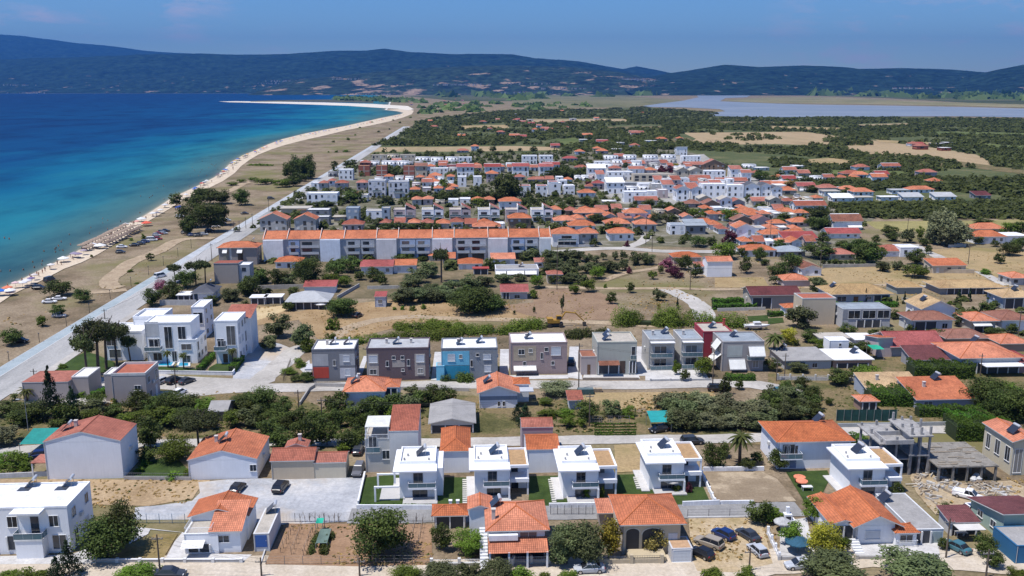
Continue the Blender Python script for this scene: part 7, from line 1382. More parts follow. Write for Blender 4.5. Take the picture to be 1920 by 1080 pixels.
# garden greenery between the houses: hedges, vines and small trees too many and too merged to tell apart
townsoil = ground_mat('town_ground', [(.3, (.10, .095, .06)), (.5, (.17, .155, .11)), (.62, (.28, .25, .21)), (.7, (.10, .12, .05))], .09, 1.2, .35)

STRIPS = [[(1240,262),(1290,258),(1300,264),(1250,268)], [(1440,236),(1580,240),(1600,245),(1450,242)], [(1720,246),(1940,250),(1940,256),(1760,252)], [(1780,300),(1940,322),(1940,330),(1800,312)], [(1500,300),(1560,296),(1620,306),(1540,312)], [(1540,318),(1700,322),(1720,330),(1560,328)], [(1130,238),(1240,236),(1240,241),(1140,243)], [(860,236),(950,234),(955,240),(870,243)], [(1040,262),(1080,258),(1100,270),(1050,274)], [(1350,228),(1480,229),(1480,232),(1350,232)], [(1640,262),(1760,268),(1760,272),(1650,267)], [(1820,268),(1960,276),(1960,281),(1830,275)], [(1330,318),(1420,322),(1460,334),(1360,330)]]
for i, q in enumerate(STRIPS): o = psheet('field', 'G', q, .13 + i * .002, (weed, straw, ground_mat('green_field', [(.3, (.07, .10, .03)), (.6, (.13, .15, .05))], .01, .3, .3, bumps=0))[i % 3])
# orchards beyond: what is left after the individual trees
LM['orchard'] = leaf_mat('leaf_orchard', (.070, .108, .040), .5, .45)
def leafmass(name, pts, sizes, hs_, m, seed, q=26, kind='stuff'):
    rs = np.random.RandomState(seed); n = len(pts); C = np.repeat(np.array(pts), q, 0); w_ = np.repeat(np.array(sizes), q); h = np.repeat(np.array(hs_), q)
    d = sph(n * q, rs); d[:, 2] = np.abs(d[:, 2]); r = .55 + .5 * rs.rand(n * q)
    p = C + np.stack([d[:, 0] * r * w_ / 2, d[:, 1] * r * w_ / 2, d[:, 2] * r * h * .95 + .05 * h], 1); nn = d + sph(n * q, rs) * .6 + np.array([0, 0, .5]); nn /= np.linalg.norm(nn, axis=1)[:, None]
    tone = np.clip(np.repeat(rs.rand(n), q) * .6 + rs.rand(n * q) * .4, 0, 1); me = leaf_mesh(name, p, nn, w_ * (.20 if q > 20 else .30), tone, m, rs); o = link(name, me); o['kind'] = kind; return o
def inside(x, y, poly):
    c = False; j = len(poly) - 1
    for i in range(len(poly)):
        a, b = poly[i], poly[j]
        if (a[1] > y) != (b[1] > y) and x < (b[0] - a[0]) * (y - a[1]) / (b[1] - a[1]) + a[0]: c = not c
        j = i
    return c
OPEN = [tpts('G', q) for q in STRIPS] + [tpts('H2', q) for q in ([(640,418),(1090,414),(1180,425),(1300,440),(1480,462),(1620,480),(1740,500),(1800,530),(1790,545),(1640,520),(1500,510),(1300,498),(1230,470),(1000,460),(820,462),(660,460)], [(40,366),(430,364),(440,376),(60,380)], [(1250,386),(1490,380),(1495,393),(1300,396)], [(-30, 462), (130, 462), (150, 490), (-30, 490)])] + [tpts('T1', q) for q in ([(525,103),(600,62),(1350,56),(1700,52),(2060,66),(2050,130),(1700,125),(1380,110),(900,112)],)] + [tpts('T2', [(300,110),(1700,110),(1900,300),(1900,480),(1400,600),(0,500),(-100,150)])] + [tpts('T1', [(400,110),(2000,130),(2000,500),(400,500)])]
fol = [[] for _ in range(3)]
def fill(poly, spacing, jit, sz, h, buck, seed, y_far=None, rot=3, dens=1.0):
    """orchard rows laid out on the ground inside a field boundary given by photo points"""
    rs = random.Random(seed); g_ = [P(x, y) for x, y in poly]; gx = [p.x for p in g_]; gy = [p.y for p in g_]; gp = [(p.x, p.y) for p in g_]
    op = [[tuple(P(*q)[:2]) for q in o_] for o_ in OPEN]; Y = min(gy); n = 0; c, s_ = math.cos(R(rot)), math.sin(R(rot))
    while Y < max(gy):
        st = spacing * max(1, (Y / 700) ** .75); X = min(gx) - 50
        while X < max(gx) + 50:
            X += st; x, y = X + rs.uniform(-jit, jit) * st, Y + (X * s_ if 0 else 0) + rs.uniform(-jit, jit) * st
            if rs.random() > dens or not inside(x, y, gp): continue
            if any(inside(x, y, o_) for o_ in op): continue
            if math.sin(x * .021 + 1.3 * math.sin(y * .013)) * math.sin(y * .017 + x * .004) > .55: continue
            k = st / spacing; f = rs.uniform(.7, 1.3) * (k ** .8); fol[buck].append((x, y, sz * f, h * rs.uniform(.7, 1.3) * min(k, 1.3))); n += 1
        Y += st * 1.0
    return n
fill([(770,240),(800,224),(950,208),(1110,206),(1200,202),(1350,212),(1330,222),(1200,226),(1050,262),(1000,272),(760,296),(700,283),(735,258)], 9.5, .45, 7.5, 4.0, 0, 1, dens=.8)
fill([(1000,272),(1050,262),(1200,226),(1330,222),(1500,221),(1700,221),(1940,224),(2150,240),(2150,330),(1940,400),(1880,370),(1700,352),(1540,372),(1480,350),(1340,308),(1240,290),(1100,284),(990,292)], 8.0, .32, 7.4, 3.4, 0, 2, dens=.92)
fill(tpts('U4', [(760,200),(740,150),(1300,138),(1920,128),(2050,130),(2050,240),(1560,238),(1300,240),(960,235)]), 5.2, .12, 5.6, 3.4, 1, 3)
fill([(1560,340),(1640,345),(1940,332),(1940,352),(1800,362),(1640,352)], 8, .4, 7, 4, 0, 4)
fill(tpts('T1', [(440, 55), (520, 60), (600, 40), (700, 25), (1700, 10), (1950, 30), (1900, 60), (1400, 50), (900, 62), (640, 62)]), 7.5, .3, 7, 4, 0, 5)
fill([(790,196),(900,193),(1090,194),(1120,200),(1000,206),(850,212),(790,214)], 26, .5, 16, 5, 2, 6, dens=.5)
fill([(820,181),(1100,180),(1230,178),(1230,182),(1000,188),(830,188)], 60, .5, 45, 7, 2, 7, dens=.35)
fill([(620,186),(640,184.5),(730,186),(790,190),(800,194),(730,192),(640,188.5)], 18, .5, 18, 9, 2, 8, dens=.7)
fill([(1250,171),(1600,170),(1940,172),(1940,190),(1700,184),(1480,178),(1300,174)], 45, .5, 40, 7, 2, 9, dens=.8)
fill([(760,181),(900,176),(1250,173),(1250,178),(1000,182),(800,186)], 50, .5, 36, 9, 2, 10, dens=.4)
fol.append([])
OPEN_ = OPEN; OPEN = [tpts('G', q) for q in ([(1036,466),(1240,462),(1240,476),(1036,480)],)] + [tpts('T2', [(400,170),(1250,120),(1420,250),(1880,350),(1880,470),(1600,500),(1100,500),(620,500),(480,440),(400,320)])]
HB = [(o.location.x, o.location.y) for o in col.objects if o.type == 'EMPTY' and o.get('category') in ('house', 'shed', 'apartment building', 'cream terrace unit', 'saw-tooth house')]
g0 = len(fol[3])
fill([(690,292),(1000,290),(1240,272),(1340,302),(1480,347),(1560,374),(1640,412),(1600,440),(1640,500),(1540,498),(1480,465),(1240,458),(1040,435),(520,436),(470,430),(530,380),(610,335)], 6.5, .45, 4.4, 3.2, 3, 31, dens=.50)
fill([(480,492),(1036,482),(1120,490),(1120,520),(1000,545),(800,540),(720,548),(600,545),(480,560),(320,560),(400,510)], 7, .45, 5.0, 2.6, 3, 32, dens=.5)
fill([(1440,640),(1960,600),(1960,690),(1700,700),(1440,700)], 7, .45, 3.6, 2.0, 3, 33, dens=.5)
fill([(1480,540),(1960,545),(1960,600),(1500,600)], 7, .45, 3.2, 1.8, 3, 34, dens=.35)
fill([(1325,251),(1430,253),(1480,261),(1400,265),(1330,259)], 9, .3, 6, 3, 0, 41, dens=.7); fill([(1545,262),(1600,262),(1640,272),(1560,274)], 9, .3, 9, 6, 0, 42)
def clear(p):
    for hx, hy in HB:
        dx, dy = p[0] - hx, p[1] - hy
        if -2.5 < dx < 11.5 and -2.0 < dy < 10: return False
    return True
fol[3] = [p for p in fol[3] if clear(p)]
OPEN = OPEN_
ftree, frow, fwood, fgard = fol
ftree = ftree + frow
for nm, L_, kd, sd in (('orchard', ftree, 'broad', 5), ('woodland', fwood, 'broad', 7), ('garden_greenery', fgard, 'broad', 8)):
    print(nm, len(L_)); leafmass(nm, [(p[0], p[1], 0) for p in L_], [p[2] for p in L_], [p[3] for p in L_], LM['orchard'], sd, (22, 12, 40)[(nm == 'woodland') + 2 * (nm == 'garden_greenery')])
tag(bpy.data.objects['orchard'], 'wide orchards of dark green trees beyond the town', 'orchard'); tag(bpy.data.objects['woodland'], 'far dark tree cover on the plain before the hills', 'woodland')
tag(bpy.data.objects['garden_greenery'], 'low merged garden greenery between the town houses', 'greenery')
# tufts and weeds on the open ground
TU = [[], []]
rs = random.Random(77)
for poly, n_, g_ in (([(0, 600), (250, 545), (420, 440), (300, 470), (0, 640)], 500, 0), ([(480,575),(950,560),(1020,545),(1300,560),(1300,600),(700,650),(560,650)], 1500, 0), ([(0,822),(640,818),(640,755),(0,770)], 700, 1), ([(640,815),(1440,808),(1440,745),(640,750)], 1100, 1), ([(1440,795),(1920,785),(1920,640),(1440,740)], 800, 1), ([(0,900),(380,900),(340,960),(0,950)], 260, 0), ([(1290,975),(1450,975),(1460,1060),(1300,1050)], 160, 0), ([(1700,880),(1920,900),(1920,1000),(1740,960)], 240, 0), ([(500,985),(810,985),(810,1060),(500,1060)], 300, 0), ([(1130,500),(1920,470),(1920,560),(1340,600),(1130,540)], 1500, 0), ([(1060,735),(1340,735),(1380,790),(1080,770)], 300, 0), ([(540,640),(1440,600),(1440,640),(560,660)], 500, 1), ([(200,735),(560,735),(560,760),(200,770)], 200, 0)):
    xs = [p[0] for p in poly]; ys = [p[1] for p in poly]; k = 0
    while k < n_ * 1.7:
        x, y = rs.uniform(min(xs), max(xs)), rs.uniform(min(ys), max(ys)); k += 1
        if inside(x, y, poly): q = P(x, y); f = math.sin(q.x * .21 + 2 * math.sin(q.y * .08)) * math.sin(q.y * .13 + q.x * .05); (TU[g_ if rs.random() < .9 else 1 - g_].append((q.x, q.y, rs.uniform(.2, .6) * (1.5 if f > .5 else 1), rs.uniform(.06, .22))) if f > -.15 else None)
LM['tuft'] = leaf_mat('dry_tuft', (.26, .20, .11), .35)
for L_, kd, nm, lb in ((TU[0], 'tuft', 'dry_grass_tufts', 'straw-coloured dry grass tufts on the open ground'), (TU[1], 'broad', 'weeds', 'low green weeds scattered over yards and fields')):
    o = leafmass(nm, [(p[0], p[1], .1) for p in L_], [p[2] for p in L_], [p[3] for p in L_], LM[kd], 12, 10); tag(o, lb, nm.replace('_', ' '))
# ================================================================== cars
for a in [('F1', 1608, 505, 'hatch', 'black', 82, 'black hatchback on the gravel behind the staggered orange roof'), ('F2', 168, 500, 'suv', 'black', 84, 'black car alone in the middle of the gravel lot'), ('F2', 692, 388, 'suv', 'grey', 268, 'grey car parked in the drive beside the beige three-storey house'),
    ('F1', 245, 285, 'hatch', 'blue', 200, 'blue car in the shade of the green net carport'), ('F3', 520, 1052, 'sedan', 'silver', 184, 'silver hatchback at the kerb under the olive trees'), ('F3', 1328, 880, 'suv', 'beige', 140, 'large silver-beige estate car, biggest in the dirt parking'), ('F3', 1425, 820, 'hatch', 'blue', 128, 'deep blue car at the fence end of the dirt parking'),
    ('F3', 1278, 948, 'hatch', 'black', 130, 'black car nearest the small garage'), ('F3', 1590, 825, 'sedan', 'dark', 118, 'dark grey saloon alone at the top right of the dirt parking'), ('F3', 1655, 930, 'hatch', 'silver', 108, 'light silver hatchback by the white railed wall'),
    ('F4', 215, 1028, 'sedan', 'silver', 184, 'silver saloon on the street before the parasol garden'), ('F4', 470, 1012, 'hatch', 'white', 2, 'white car mostly hidden by the lower grey-green tree'), ('F4', 1268, 905, 'sedan', 'teal', 118, 'dark teal car in the drive below the canopy shelter'), ('F4', 1350, 560, 'pickup', 'white', -38, 'white pickup truck with a dark bonnet on the building site'), ('F4', 1352, 655, 'hatch', 'white', 190, 'white car half under the dark red roof'),
    ('F3', 1215, 188, 'suv', 'dark', 8, 'dark car on the lane behind the fourth modern villa'), ('F3', 988, 108, 'hatch', 'black', 200, 'black car under the teal net by the vegetable plot'), ('F1', 1150, 1088, 'sedan', 'dark', 3, 'dark car roof at the bottom frame edge by the pole'),
    ('M1', 1225, 712, 'hatch', 'silver', 66, 'silver car, first of the three by the garden wall'), ('M1', 1310, 712, 'suv', 'black', 66, 'black car, middle of the three by the garden wall'), ('M1', 1402, 714, 'sedan', 'dark', 62, 'dark car, last of the three by the garden wall'), ('M1', 158, 410, 'hatch', 'black', 10, 'black car tucked behind the lone tree near the blue paving'), ('M1', 1348, 800, 'hatch', 'white', 75, 'white car roof behind the orchard by the dirt road'),
    ('U1', 372, 915, 'sedan', 'white', 12, 'white saloon, front one under the tree on the dry field'), ('U1', 445, 892, 'sedan', 'white', 15, 'white saloon, rear one under the tree on the dry field'), ('U1', 295, 812, 'suv', 'black', 10, 'long black car by the beach tree'), ('U1', 373, 752, 'van', 'dark', 80, 'dark van parked on the edge of the sand'), ('U1', 445, 1020, 'hatch', 'silver', 5, 'pale car under the lone tree by the lamp posts'),
    ('U1', 1203, 722, 'van', 'white', 62, 'white van driving on the coast road'), ('U1', 1836, 248, 'sedan', 'black', 8, 'black car alone on bare ground beside the coast road'), ('U2', 512, 135, 'suv', 'dark', 10, 'dark car on the dry field past the clump'), ('M3', 443, 570, 'suv', 'dark', 86, 'dark blue car between the mauve house and the annex house'), ('M3', 1540, 775, 'suv', 'black', -5, 'black car at the dirt road end under the dark trees'), ('M4', 68, 790, 'hatch', 'teal', 95, 'blue-grey car at the end of the dirt road'),
    ('U2', 1162, 1020, 'hatch', 'black', 70, 'small black car on the dry slope near the round tree'), ('U3', 850, 555, 'hatch', 'silver', 70, 'silver car by the pale road above the grove'), ('U4', 1510, 398, 'sedan', 'white', 5, 'white car beside the big silvery tree'), ('U4', 512, 98, 'van', 'white', 5, 'white van near the slate-roofed town end'), ('F2', 690, 250, 'hatch', 'dark', 88, 'dark car at the top of the drive beside the three-storey house')]: car(*a)
kc = ['black', 'dark', 'white', 'red', 'blue', 'silver']
for i, (x, y, c, k) in enumerate([(905, 540, 'dark', 'hatch'), (915, 500, 'white', 'sedan'), (1010, 488, 'black', 'sedan'), (1058, 476, 'dark', 'hatch'), (1090, 462, 'blue', 'hatch'), (1140, 448, 'white', 'van'), (1185, 440, 'red', 'hatch'), (1175, 412, 'silver', 'hatch'), (1190, 400, 'red', 'sedan'), (1215, 388, 'dark', 'hatch'), (1240, 380, 'black', 'sedan'), (1228, 398, 'silver', 'hatch')]):
    car('U1', x, y, k, c, 12, 'beach-side parked %s car, %s in the row behind the straw umbrellas' % ({'dark': 'dark grey'}.get(c, c), ORD[i]), 'cars parked behind the straw umbrellas')
for i, (x, y, c) in enumerate([(1395, 395, 'black'), (1440, 412, 'blue'), (1485, 415, 'dark'), (1530, 405, 'silver'), (1575, 380, 'black'), (1620, 345, 'white'), (1665, 325, 'dark'), (1705, 300, 'silver'), (1350, 272, 'silver')]):
    car('U1', x, y, 'hatch' if i % 2 else 'suv', c, 10, '%s car, %s in the shade of the big beach clump' % ({'dark': 'dark grey'}.get(c, c), ORD[i]), 'cars in the shade of the beach clump')
# ================================================================== poles and lamps
for i, (x, y) in enumerate([(17, 677), (74, 642), (125, 612), (168, 587), (207, 561), (246, 537), (279, 516), (307, 498), (334, 482), (359, 466)]): pole('G', x, y, y - 17, ordl(i, 10, 'dark lamp post', 'along the promenade paving'), kind='lamp')
for a in [('F1', 1083, 1078, 800, 'dark pole at the front wall left of the staggered orange roof', 'a1'), ('F2', 38, 1085, 955, 'dark pole in front of the narrow outbuilding', 'a2'), ('F2', 700, 1085, 955, 'thin pole in the vine plot street', None), ('F3', 1600, 1050, 890, 'brown pole in the dirt parking corner', 'a3'), ('F4', 1470, 1090, 900, 'dark pole right of the teal car', 'a4'), ('F4', 1200, 960, 690, 'thin pole by the small white gate pier', None),
    ('M1', 64 * 4, 670, 605, 'short pole beside the coast road left of the tall fir', None), ('M1', 787, 235, 155, 'wooden pole on the coast road behind the tall pines', 'c1'), ('U1', 1590, 600, 465, 'tall pole at the coast end of the terrace', 'c2'), ('M1', 1322, 770, 600, 'dark pole by the three cars at the garden wall', 'b1'), ('M2', 320, 900, 765, 'pole in the orchard near the fenced yard', None), ('M2', 497, 1040, 820, 'dark orchard pole above the cream house', 'e1'), ('M2', 835, 610, 440, 'pole at the corner of the brown duplex', 'b2'),
    ('M3', 500, 755, 415, 'tall dark pole left of the pale house with the annex', 'b3'), ('M3', 580, 1040, 790, 'dark pole by the vegetable plot', 'e2'), ('M3', 1503, 755, 480, 'dark pole in front of the house with white awnings', 'b4'), ('M4', 122, 680, 490, 'thin pole before the low dark grey roof', 'b5'), ('M4', 62, 700, 540, 'second thin pole before the low dark grey roof', None), ('M4', 1590, 660, 490, 'thin pole before the wide orange house', None), ('M4', 1875, 370, 160, 'dark pole near the brown hipped roof at the frame edge', None),
    ('U3', 737, 815, 480, 'tall pole among the olives at the field corner', 'd1'), ('U3', 1403, 475, 270, 'tall dark pole by the pale road junction', 'd2'), ('U3', 1450, 528, 415, 'shorter pole below the pale road junction', None), ('U3', 1735, 815, 640, 'dark pole by the track fork', 'd3'), ('U3', 340, 375, 230, 'thin pole behind the terrace roof', None), ('U4', 343, 390, 240, 'dark pole in the orange-roof quarter', 'd4'), ('U4', 1573, 515, 385, 'dark pole in the right straw field', 'd5'), ('U4', 1190, 370, 230, 'slim pole by the meadow', None), ('U4', 655, 540, 420, 'thin pole by the round clipped shrubs', None), ('T1', 1610, 640, 560, 'thin pole at the saw-tooth houses', None),
    ('U2', 695, 175, 65, 'pole on the coast road by the white flat-roofed house', 'c5'), ('U2', 497, 225, 135, 'pole on the coast road, middle stretch', 'c4'), ('U2', 375, 330, 240, 'rightmost of four close poles beside the coast road', 'c3'), ('U2', 325, 355, 270, 'third of four close poles beside the coast road', None), ('U2', 278, 380, 295, 'second of four close poles beside the coast road', None), ('U2', 236, 390, 300, 'leftmost of four close poles beside the coast road', None)]:
    pole(*a[:4], a[4], a[5])
pole('M1', 213, 1075, 835, 'tall grey street lamp behind the green net carport', None, 'tall'); pole('M4', 1018, 345, 220, 'grey street lamp by the modern glass house', None, 'tall')
wires(['a1', 'a2'], 'overhead cable along the front street, left span'); wires(['a3', 'a4'], 'overhead cable along the front street, right span'); wires(['b1', 'b2', 'b3', 'b4', 'b5'], 'overhead cable along the duplex row'); wires(['c1', 'c2', 'c3', 'c4', 'c5'], 'overhead cable beside the coast road'); wires(['d1', 'd2', 'd4'], 'overhead cable across the olive grove'); wires(['d3', 'd5'], 'overhead cable across the straw fields'); wires(['e1', 'e2'], 'overhead cable over the lane orchard')
# ================================================================== beach: parasols, loungers, people
def parasol(t, x, y, c, label, group=None, rad=1.5, hh=2.5, cat='parasol', name='parasol', flat=.28, z=.2):
    k = ('par', c, round(rad, 1), hh, flat)
    if k not in PRO:
        r = empty(name, (0, 0, 0), 0, label, cat, group); mb = MB(); n = 10
        for i in range(n):
            a, b = 2 * math.pi * i / n, 2 * math.pi * (i + 1) / n; p = (rad * math.cos(a), rad * math.sin(a), hh - rad * flat * 1.4); q = (rad * math.cos(b), rad * math.sin(b), hh - rad * flat * 1.4)
            mb.face([p, q, (0, 0, hh)]); mb.face([(p[0], p[1], p[2] - .18), (q[0], q[1], q[2] - .18), q, p])
        mb.build('canopy', plain(c, .85, .25, 2), r); MB().cyl((0, 0, -.2), (0, 0, hh + .1), .04, 6).build('pole', plain((.4, .35, .3), .7), r); PRO[k] = r; o = r
    else: o = copy_tree(PRO[k])
    px, py = tp(t, x, y); b = P(px, py); o.location = (b.x, b.y, z); o['label'] = label; o.rotation_euler = (0, 0, rnd.random())
    if group: o['group'] = group
    elif 'group' in o: del o['group']
    return o
def lounger(loc, c):
    if 'lounger' not in PRO:
        r = empty('sun_lounger', (0, 0, 0), 0, 'sun lounger under the straw umbrellas', 'sun lounger', 'sun loungers on the sand'); MB().box(-.32, .32, -.9, .5, .28, .36).build('seat', plain((.45, .42, .40)), r)
        b = MB().box(-.32, .32, 0, .75, 0, .07).build('backrest', plain((.45, .42, .40)), r); b.location = (0, .5, .30); b.rotation_euler = (R(40), 0, 0)
        for sx_ in (-.27, .27):
            for sy in (-.8, .4): MB().box(sx_ - .03, sx_ + .03, sy - .03, sy + .03, 0, .28).build('leg', plain((.4, .4, .4)), r)
        PRO['lounger'] = r; o = r
    else: o = copy_tree(PRO['lounger'])
    o.location = loc; o.rotation_euler = (0, 0, rnd.uniform(1.0, 1.5))
TH = (.33, .25, .19)
for (x0, y0, x1, y1, n) in ((612, 512, 945, 352, 17), (650, 528, 1000, 362, 17), (800, 492, 1045, 372, 12)):
    for i in range(n):
        u = i / (n - 1); x, y = x0 + (x1 - x0) * u + rnd.uniform(-3, 3), y0 + (y1 - y0) * u + rnd.uniform(-3, 3)
        parasol('U1', x, y, TH if n > 12 else (.20, .15, .12), 'straw umbrella in the organised rows on the sand', 'straw umbrellas in rows', 1.7, 2.4, 'straw umbrella', 'straw_umbrella')
        b = P(*tp('U1', x, y)); lounger((b.x + .9, b.y - .3, .2), 0)
for x, y, c, nm, rd in [(60, 838, (.75, .22, .12), 'orange', 1.7), (8, 862, (.03, .15, .55), 'bright blue', 1.8), (75, 858, (.75, .75, .75), 'white', 2.0), (120, 805, (.7, .5, .5), 'pink', 1.3), (172, 800, (.7, .7, .72), 'second white', 1.6), (205, 785, (.68, .66, .7), 'lilac white', 1.7), (238, 770, (.2, .15, .3), 'dark purple', 1.3), (262, 745, (.65, .6, .58), 'cream', 1.1), (385, 665, (.7, .68, .66), 'off-white', 1.4), (478, 610, (.78, .78, .76), 'clean white', 2.2), (560, 575, (.30, .26, .34), 'faded violet', 1.8), (590, 580, (.25, .2, .3), 'dark plum', 1.6), (630, 555, (.4, .33, .38), 'mauve', 1.4), (700, 505, (.7, .7, .72), 'grey white', 1.7), (752, 508, (.76, .75, .72), 'large ivory', 2.6),
    (945, 350, (.7, .7, .7), 'tall white', 1.6), (1030, 330, (.72, .35, .30), 'salmon', 1.4), (1062, 305, (.7, .72, .75), 'big pale blue', 2.4), (1100, 335, (.7, .12, .07), 'bright red', 2.6), (1150, 265, (.7, .7, .7), 'small white', 1.8), (1180, 262, (.2, .2, .25), 'navy', 1.6), (1205, 240, (.68, .66, .62), 'beige', 1.8), (1240, 200, (.6, .6, .62), 'light grey', 2.0), (1350, 215, (.02, .06, .30), 'royal blue', 2.8)]:
    o = parasol('U1', x, y, c, '%s sunshade on the near beach' % nm, None, rd)
bp = [(1310, 165), (1400, 75), (1520, 50)]; CB = [(.7, .7, .7), (.6, .12, .08), (.05, .15, .5), (.6, .5, .2), (.15, .13, .15)]
insh = [(345, 372), (375, 350), (402, 336), (420, 324), (437, 307), (456, 296), (477, 287), (503, 275), (530, 265), (575, 254), (612, 247), (650, 240), (685, 232), (712, 226), (735, 221), (757, 215)]
for k in range(110):
    u = rnd.random() ** .8 * (len(insh) - 1.01); i = int(u); f = u - i; x, y = insh[i][0] + (insh[i + 1][0] - insh[i][0]) * f, insh[i][1] + (insh[i + 1][1] - insh[i][1]) * f
    parasol('G', x + rnd.uniform(-1, 4), y + rnd.uniform(-.3, 1.5), CB[k % 5], 'small %s sunshade on the far stretch of beach' % ('white', 'red', 'blue', 'ochre', 'dark')[k % 5], 'sunshades on the far beach', 1.6, 2.6)
def body_mesh(pose):
    """one continuous skin grown over a skeleton"""
    J = dict(stand=[(0, 0, .95), (0, 0, 1.2), (0, 0, 1.42), (0, .02, 1.52), (0, .02, 1.66), (.19, 0, 1.40), (.26, .02, 1.12), (.27, -.08, .86), (-.19, 0, 1.40), (-.26, .02, 1.12), (-.27, -.08, .86), (.10, 0, .90), (.11, -.02, .48), (.12, .02, .07), (.12, -.14, .04), (-.10, 0, .90), (-.12, .06, .48), (-.13, .14, .07), (-.13, 0, .04)])[pose]
    E = [(0, 1), (1, 2), (2, 3), (3, 4), (2, 5), (5, 6), (6, 7), (2, 8), (8, 9), (9, 10), (0, 11), (11, 12), (12, 13), (13, 14), (0, 15), (15, 16), (16, 17), (17, 18)]
    rad = [.14, .13, .15, .06, .105, .065, .045, .035, .065, .045, .035, .095, .06, .04, .035, .095, .06, .04, .035]
    me = bpy.data.meshes.new('person'); me.from_pydata(J, E, []); o = bpy.data.objects.new('person', me); col.objects.link(o); m_ = o.modifiers.new('s', 'SKIN')
    sv = me.skin_vertices[0].data if me.skin_vertices else None
    if sv is None: bpy.context.view_layer.objects.active = o; bpy.ops.mesh.customdata_skin_add(); sv = me.skin_vertices[0].data
    for i, r_ in enumerate(rad): sv[i].radius = (r_, r_ * (.75 if i in (0, 1, 2) else 1)); sv[i].use_root = i == 0
    dg = bpy.context.evaluated_depsgraph_get(); out = bpy.data.meshes.new_from_object(o.evaluated_get(dg)); bpy.data.objects.remove(o); out.materials.clear(); out.materials.append(plain((.34, .19, .12), .6, .1)); return out
BM = body_mesh('stand')
tr_ = MB(); tr_.cyl((0, 0, .72), (0, 0, 1.0), .20, 10, .17); 
def person(t, x, y, label, z=.2, group=None, cc=(.1, .1, .3)):
    b = P(*tp(t, x, y)); o = link('person', BM); o.location = (b.x, b.y, z); o.rotation_euler = (0, 0, rnd.random() * 6.28); tag(o, label, 'person', group); k = ('tk', cc)
    if k not in PRO: PRO[k] = tr_.mesh('swimwear', plain(cc, .7))
    link('swimwear', PRO[k], o)
    cn = {(.1, .1, .3): 'navy', (.4, .05, .05): 'red', (.05, .05, .05): 'black', (.6, .6, .6): 'white'}.get(cc, 'dark'); o['label'] = label.replace('bather', 'bather in %s swimwear' % cn).replace('in swimwear', 'in %s swimwear' % cn)
for k in range(46):
    u = rnd.random() * (len(shore) - 24) + 3; i = int(u); f = u - i; x, y = shore[i][0] + (shore[i + 1][0] - shore[i][0]) * f, shore[i][1] + (shore[i + 1][1] - shore[i][1]) * f
    if y < 300 or y > 560: continue
    person('G', x - rnd.uniform(6, 60) , y - rnd.uniform(0, 8), 'bather standing in the shallow sea', -.75, 'bathers in the sea', rnd.choice([(.1, .1, .3), (.4, .05, .05), (.05, .05, .05)]))
for x, y in [(780, 402), (808, 360), (478, 575), (225, 705), (160, 755), (35, 425), (70, 432), (530, 475), (460, 455), (315, 625), (905, 300), (985, 305), (1420, 35)]: person('U1', x, y + 8, 'bather standing in the shallow sea', -.45, 'bathers in the sea')
for k in range(60):
    u = rnd.random() ** 1.2 * 14 + 4; i = int(u); f = u - i; x, y = shore[i][0] + (shore[i + 1][0] - shore[i][0]) * f, shore[i][1] + (shore[i + 1][1] - shore[i][1]) * f
    person('G', x + rnd.uniform(2, 14), y + rnd.uniform(1, 7), 'beachgoer in swimwear on the sand', .2, 'beachgoers on the sand', rnd.choice([(.1, .1, .3), (.4, .05, .05), (.05, .05, .05), (.6, .6, .6)]))
# ================================================================== smaller things
def net(t, x, y, w_, d, h, c, label, slope=.3, name='shade_net', posts=True):
    b = P(*tp(t, x, y)); r = empty(name, b, ANG, label, 'shade net'); uniq(r); mb = MB(); n = 6
    for i in range(n):
        for j in range(n):
            f = lambda a, q: (w_ * a / n, d * q / n, h + slope * q / n * d * .3 - .25 * math.sin(math.pi * a / n) * math.sin(math.pi * q / n))
            mb.face([f(i, j), f(i + 1, j), f(i + 1, j + 1), f(i, j + 1)])
    mb.build('net', plain(c, .8, .2, .8), r)
    for a in (0, w_):
        for q in (0, d): MB().cyl((a, q, -.2), (a, q, h + slope * q * .3), .05, 6).build('post', plain((.3, .3, .3)), r)
net('F1', 140, 275, 6.5, 6, 2.5, (.02, .24, .21), 'teal green net roof over the carport at the left', .5); net('F3', 935, 115, 4.2, 4.5, 2.3, (.02, .30, .30), 'teal shade net behind the vegetable plot', .6); net('F2', 405, 900, 1.7, 4.6, 1.0, (.13, .19, .16), 'green netting over the bean rows in the vine plot', 0); net('F2', 405, 800, 1.1, 1.6, 1.9, (.02, .40, .27), 'small bright green cloth in the vine plot', .2, 'cloth')
net('M4', 780, 545, 3.0, 3.5, 3.0, (.02, .35, .22), 'green awning net beside the white flat roof', .2)
for (a, b, h, lb) in (((510, 1000), (960, 1000), 2.6, 'long dark green net fence behind the concrete frames'),):
    p, q = P(*tp('M4', *a)), P(*tp('M4', *b)); r = empty('net_fence', p, 0, lb, 'fence'); uniq(r); d = q - p; n_ = 8
    MB().face([(0, 0, 0), tuple(d), (d.x, d.y, h), (0, 0, h)]).build('net', plain((.03, .09, .08), .9, .3, 1), r); pm = MB()
    for k in range(n_ + 1): pm.cyl((d.x * k / n_, d.y * k / n_ - .06, -.2), (d.x * k / n_, d.y * k / n_ - .06, h + .15), .05, 5)
    pm.build('post', plain((.25, .28, .27)), r)
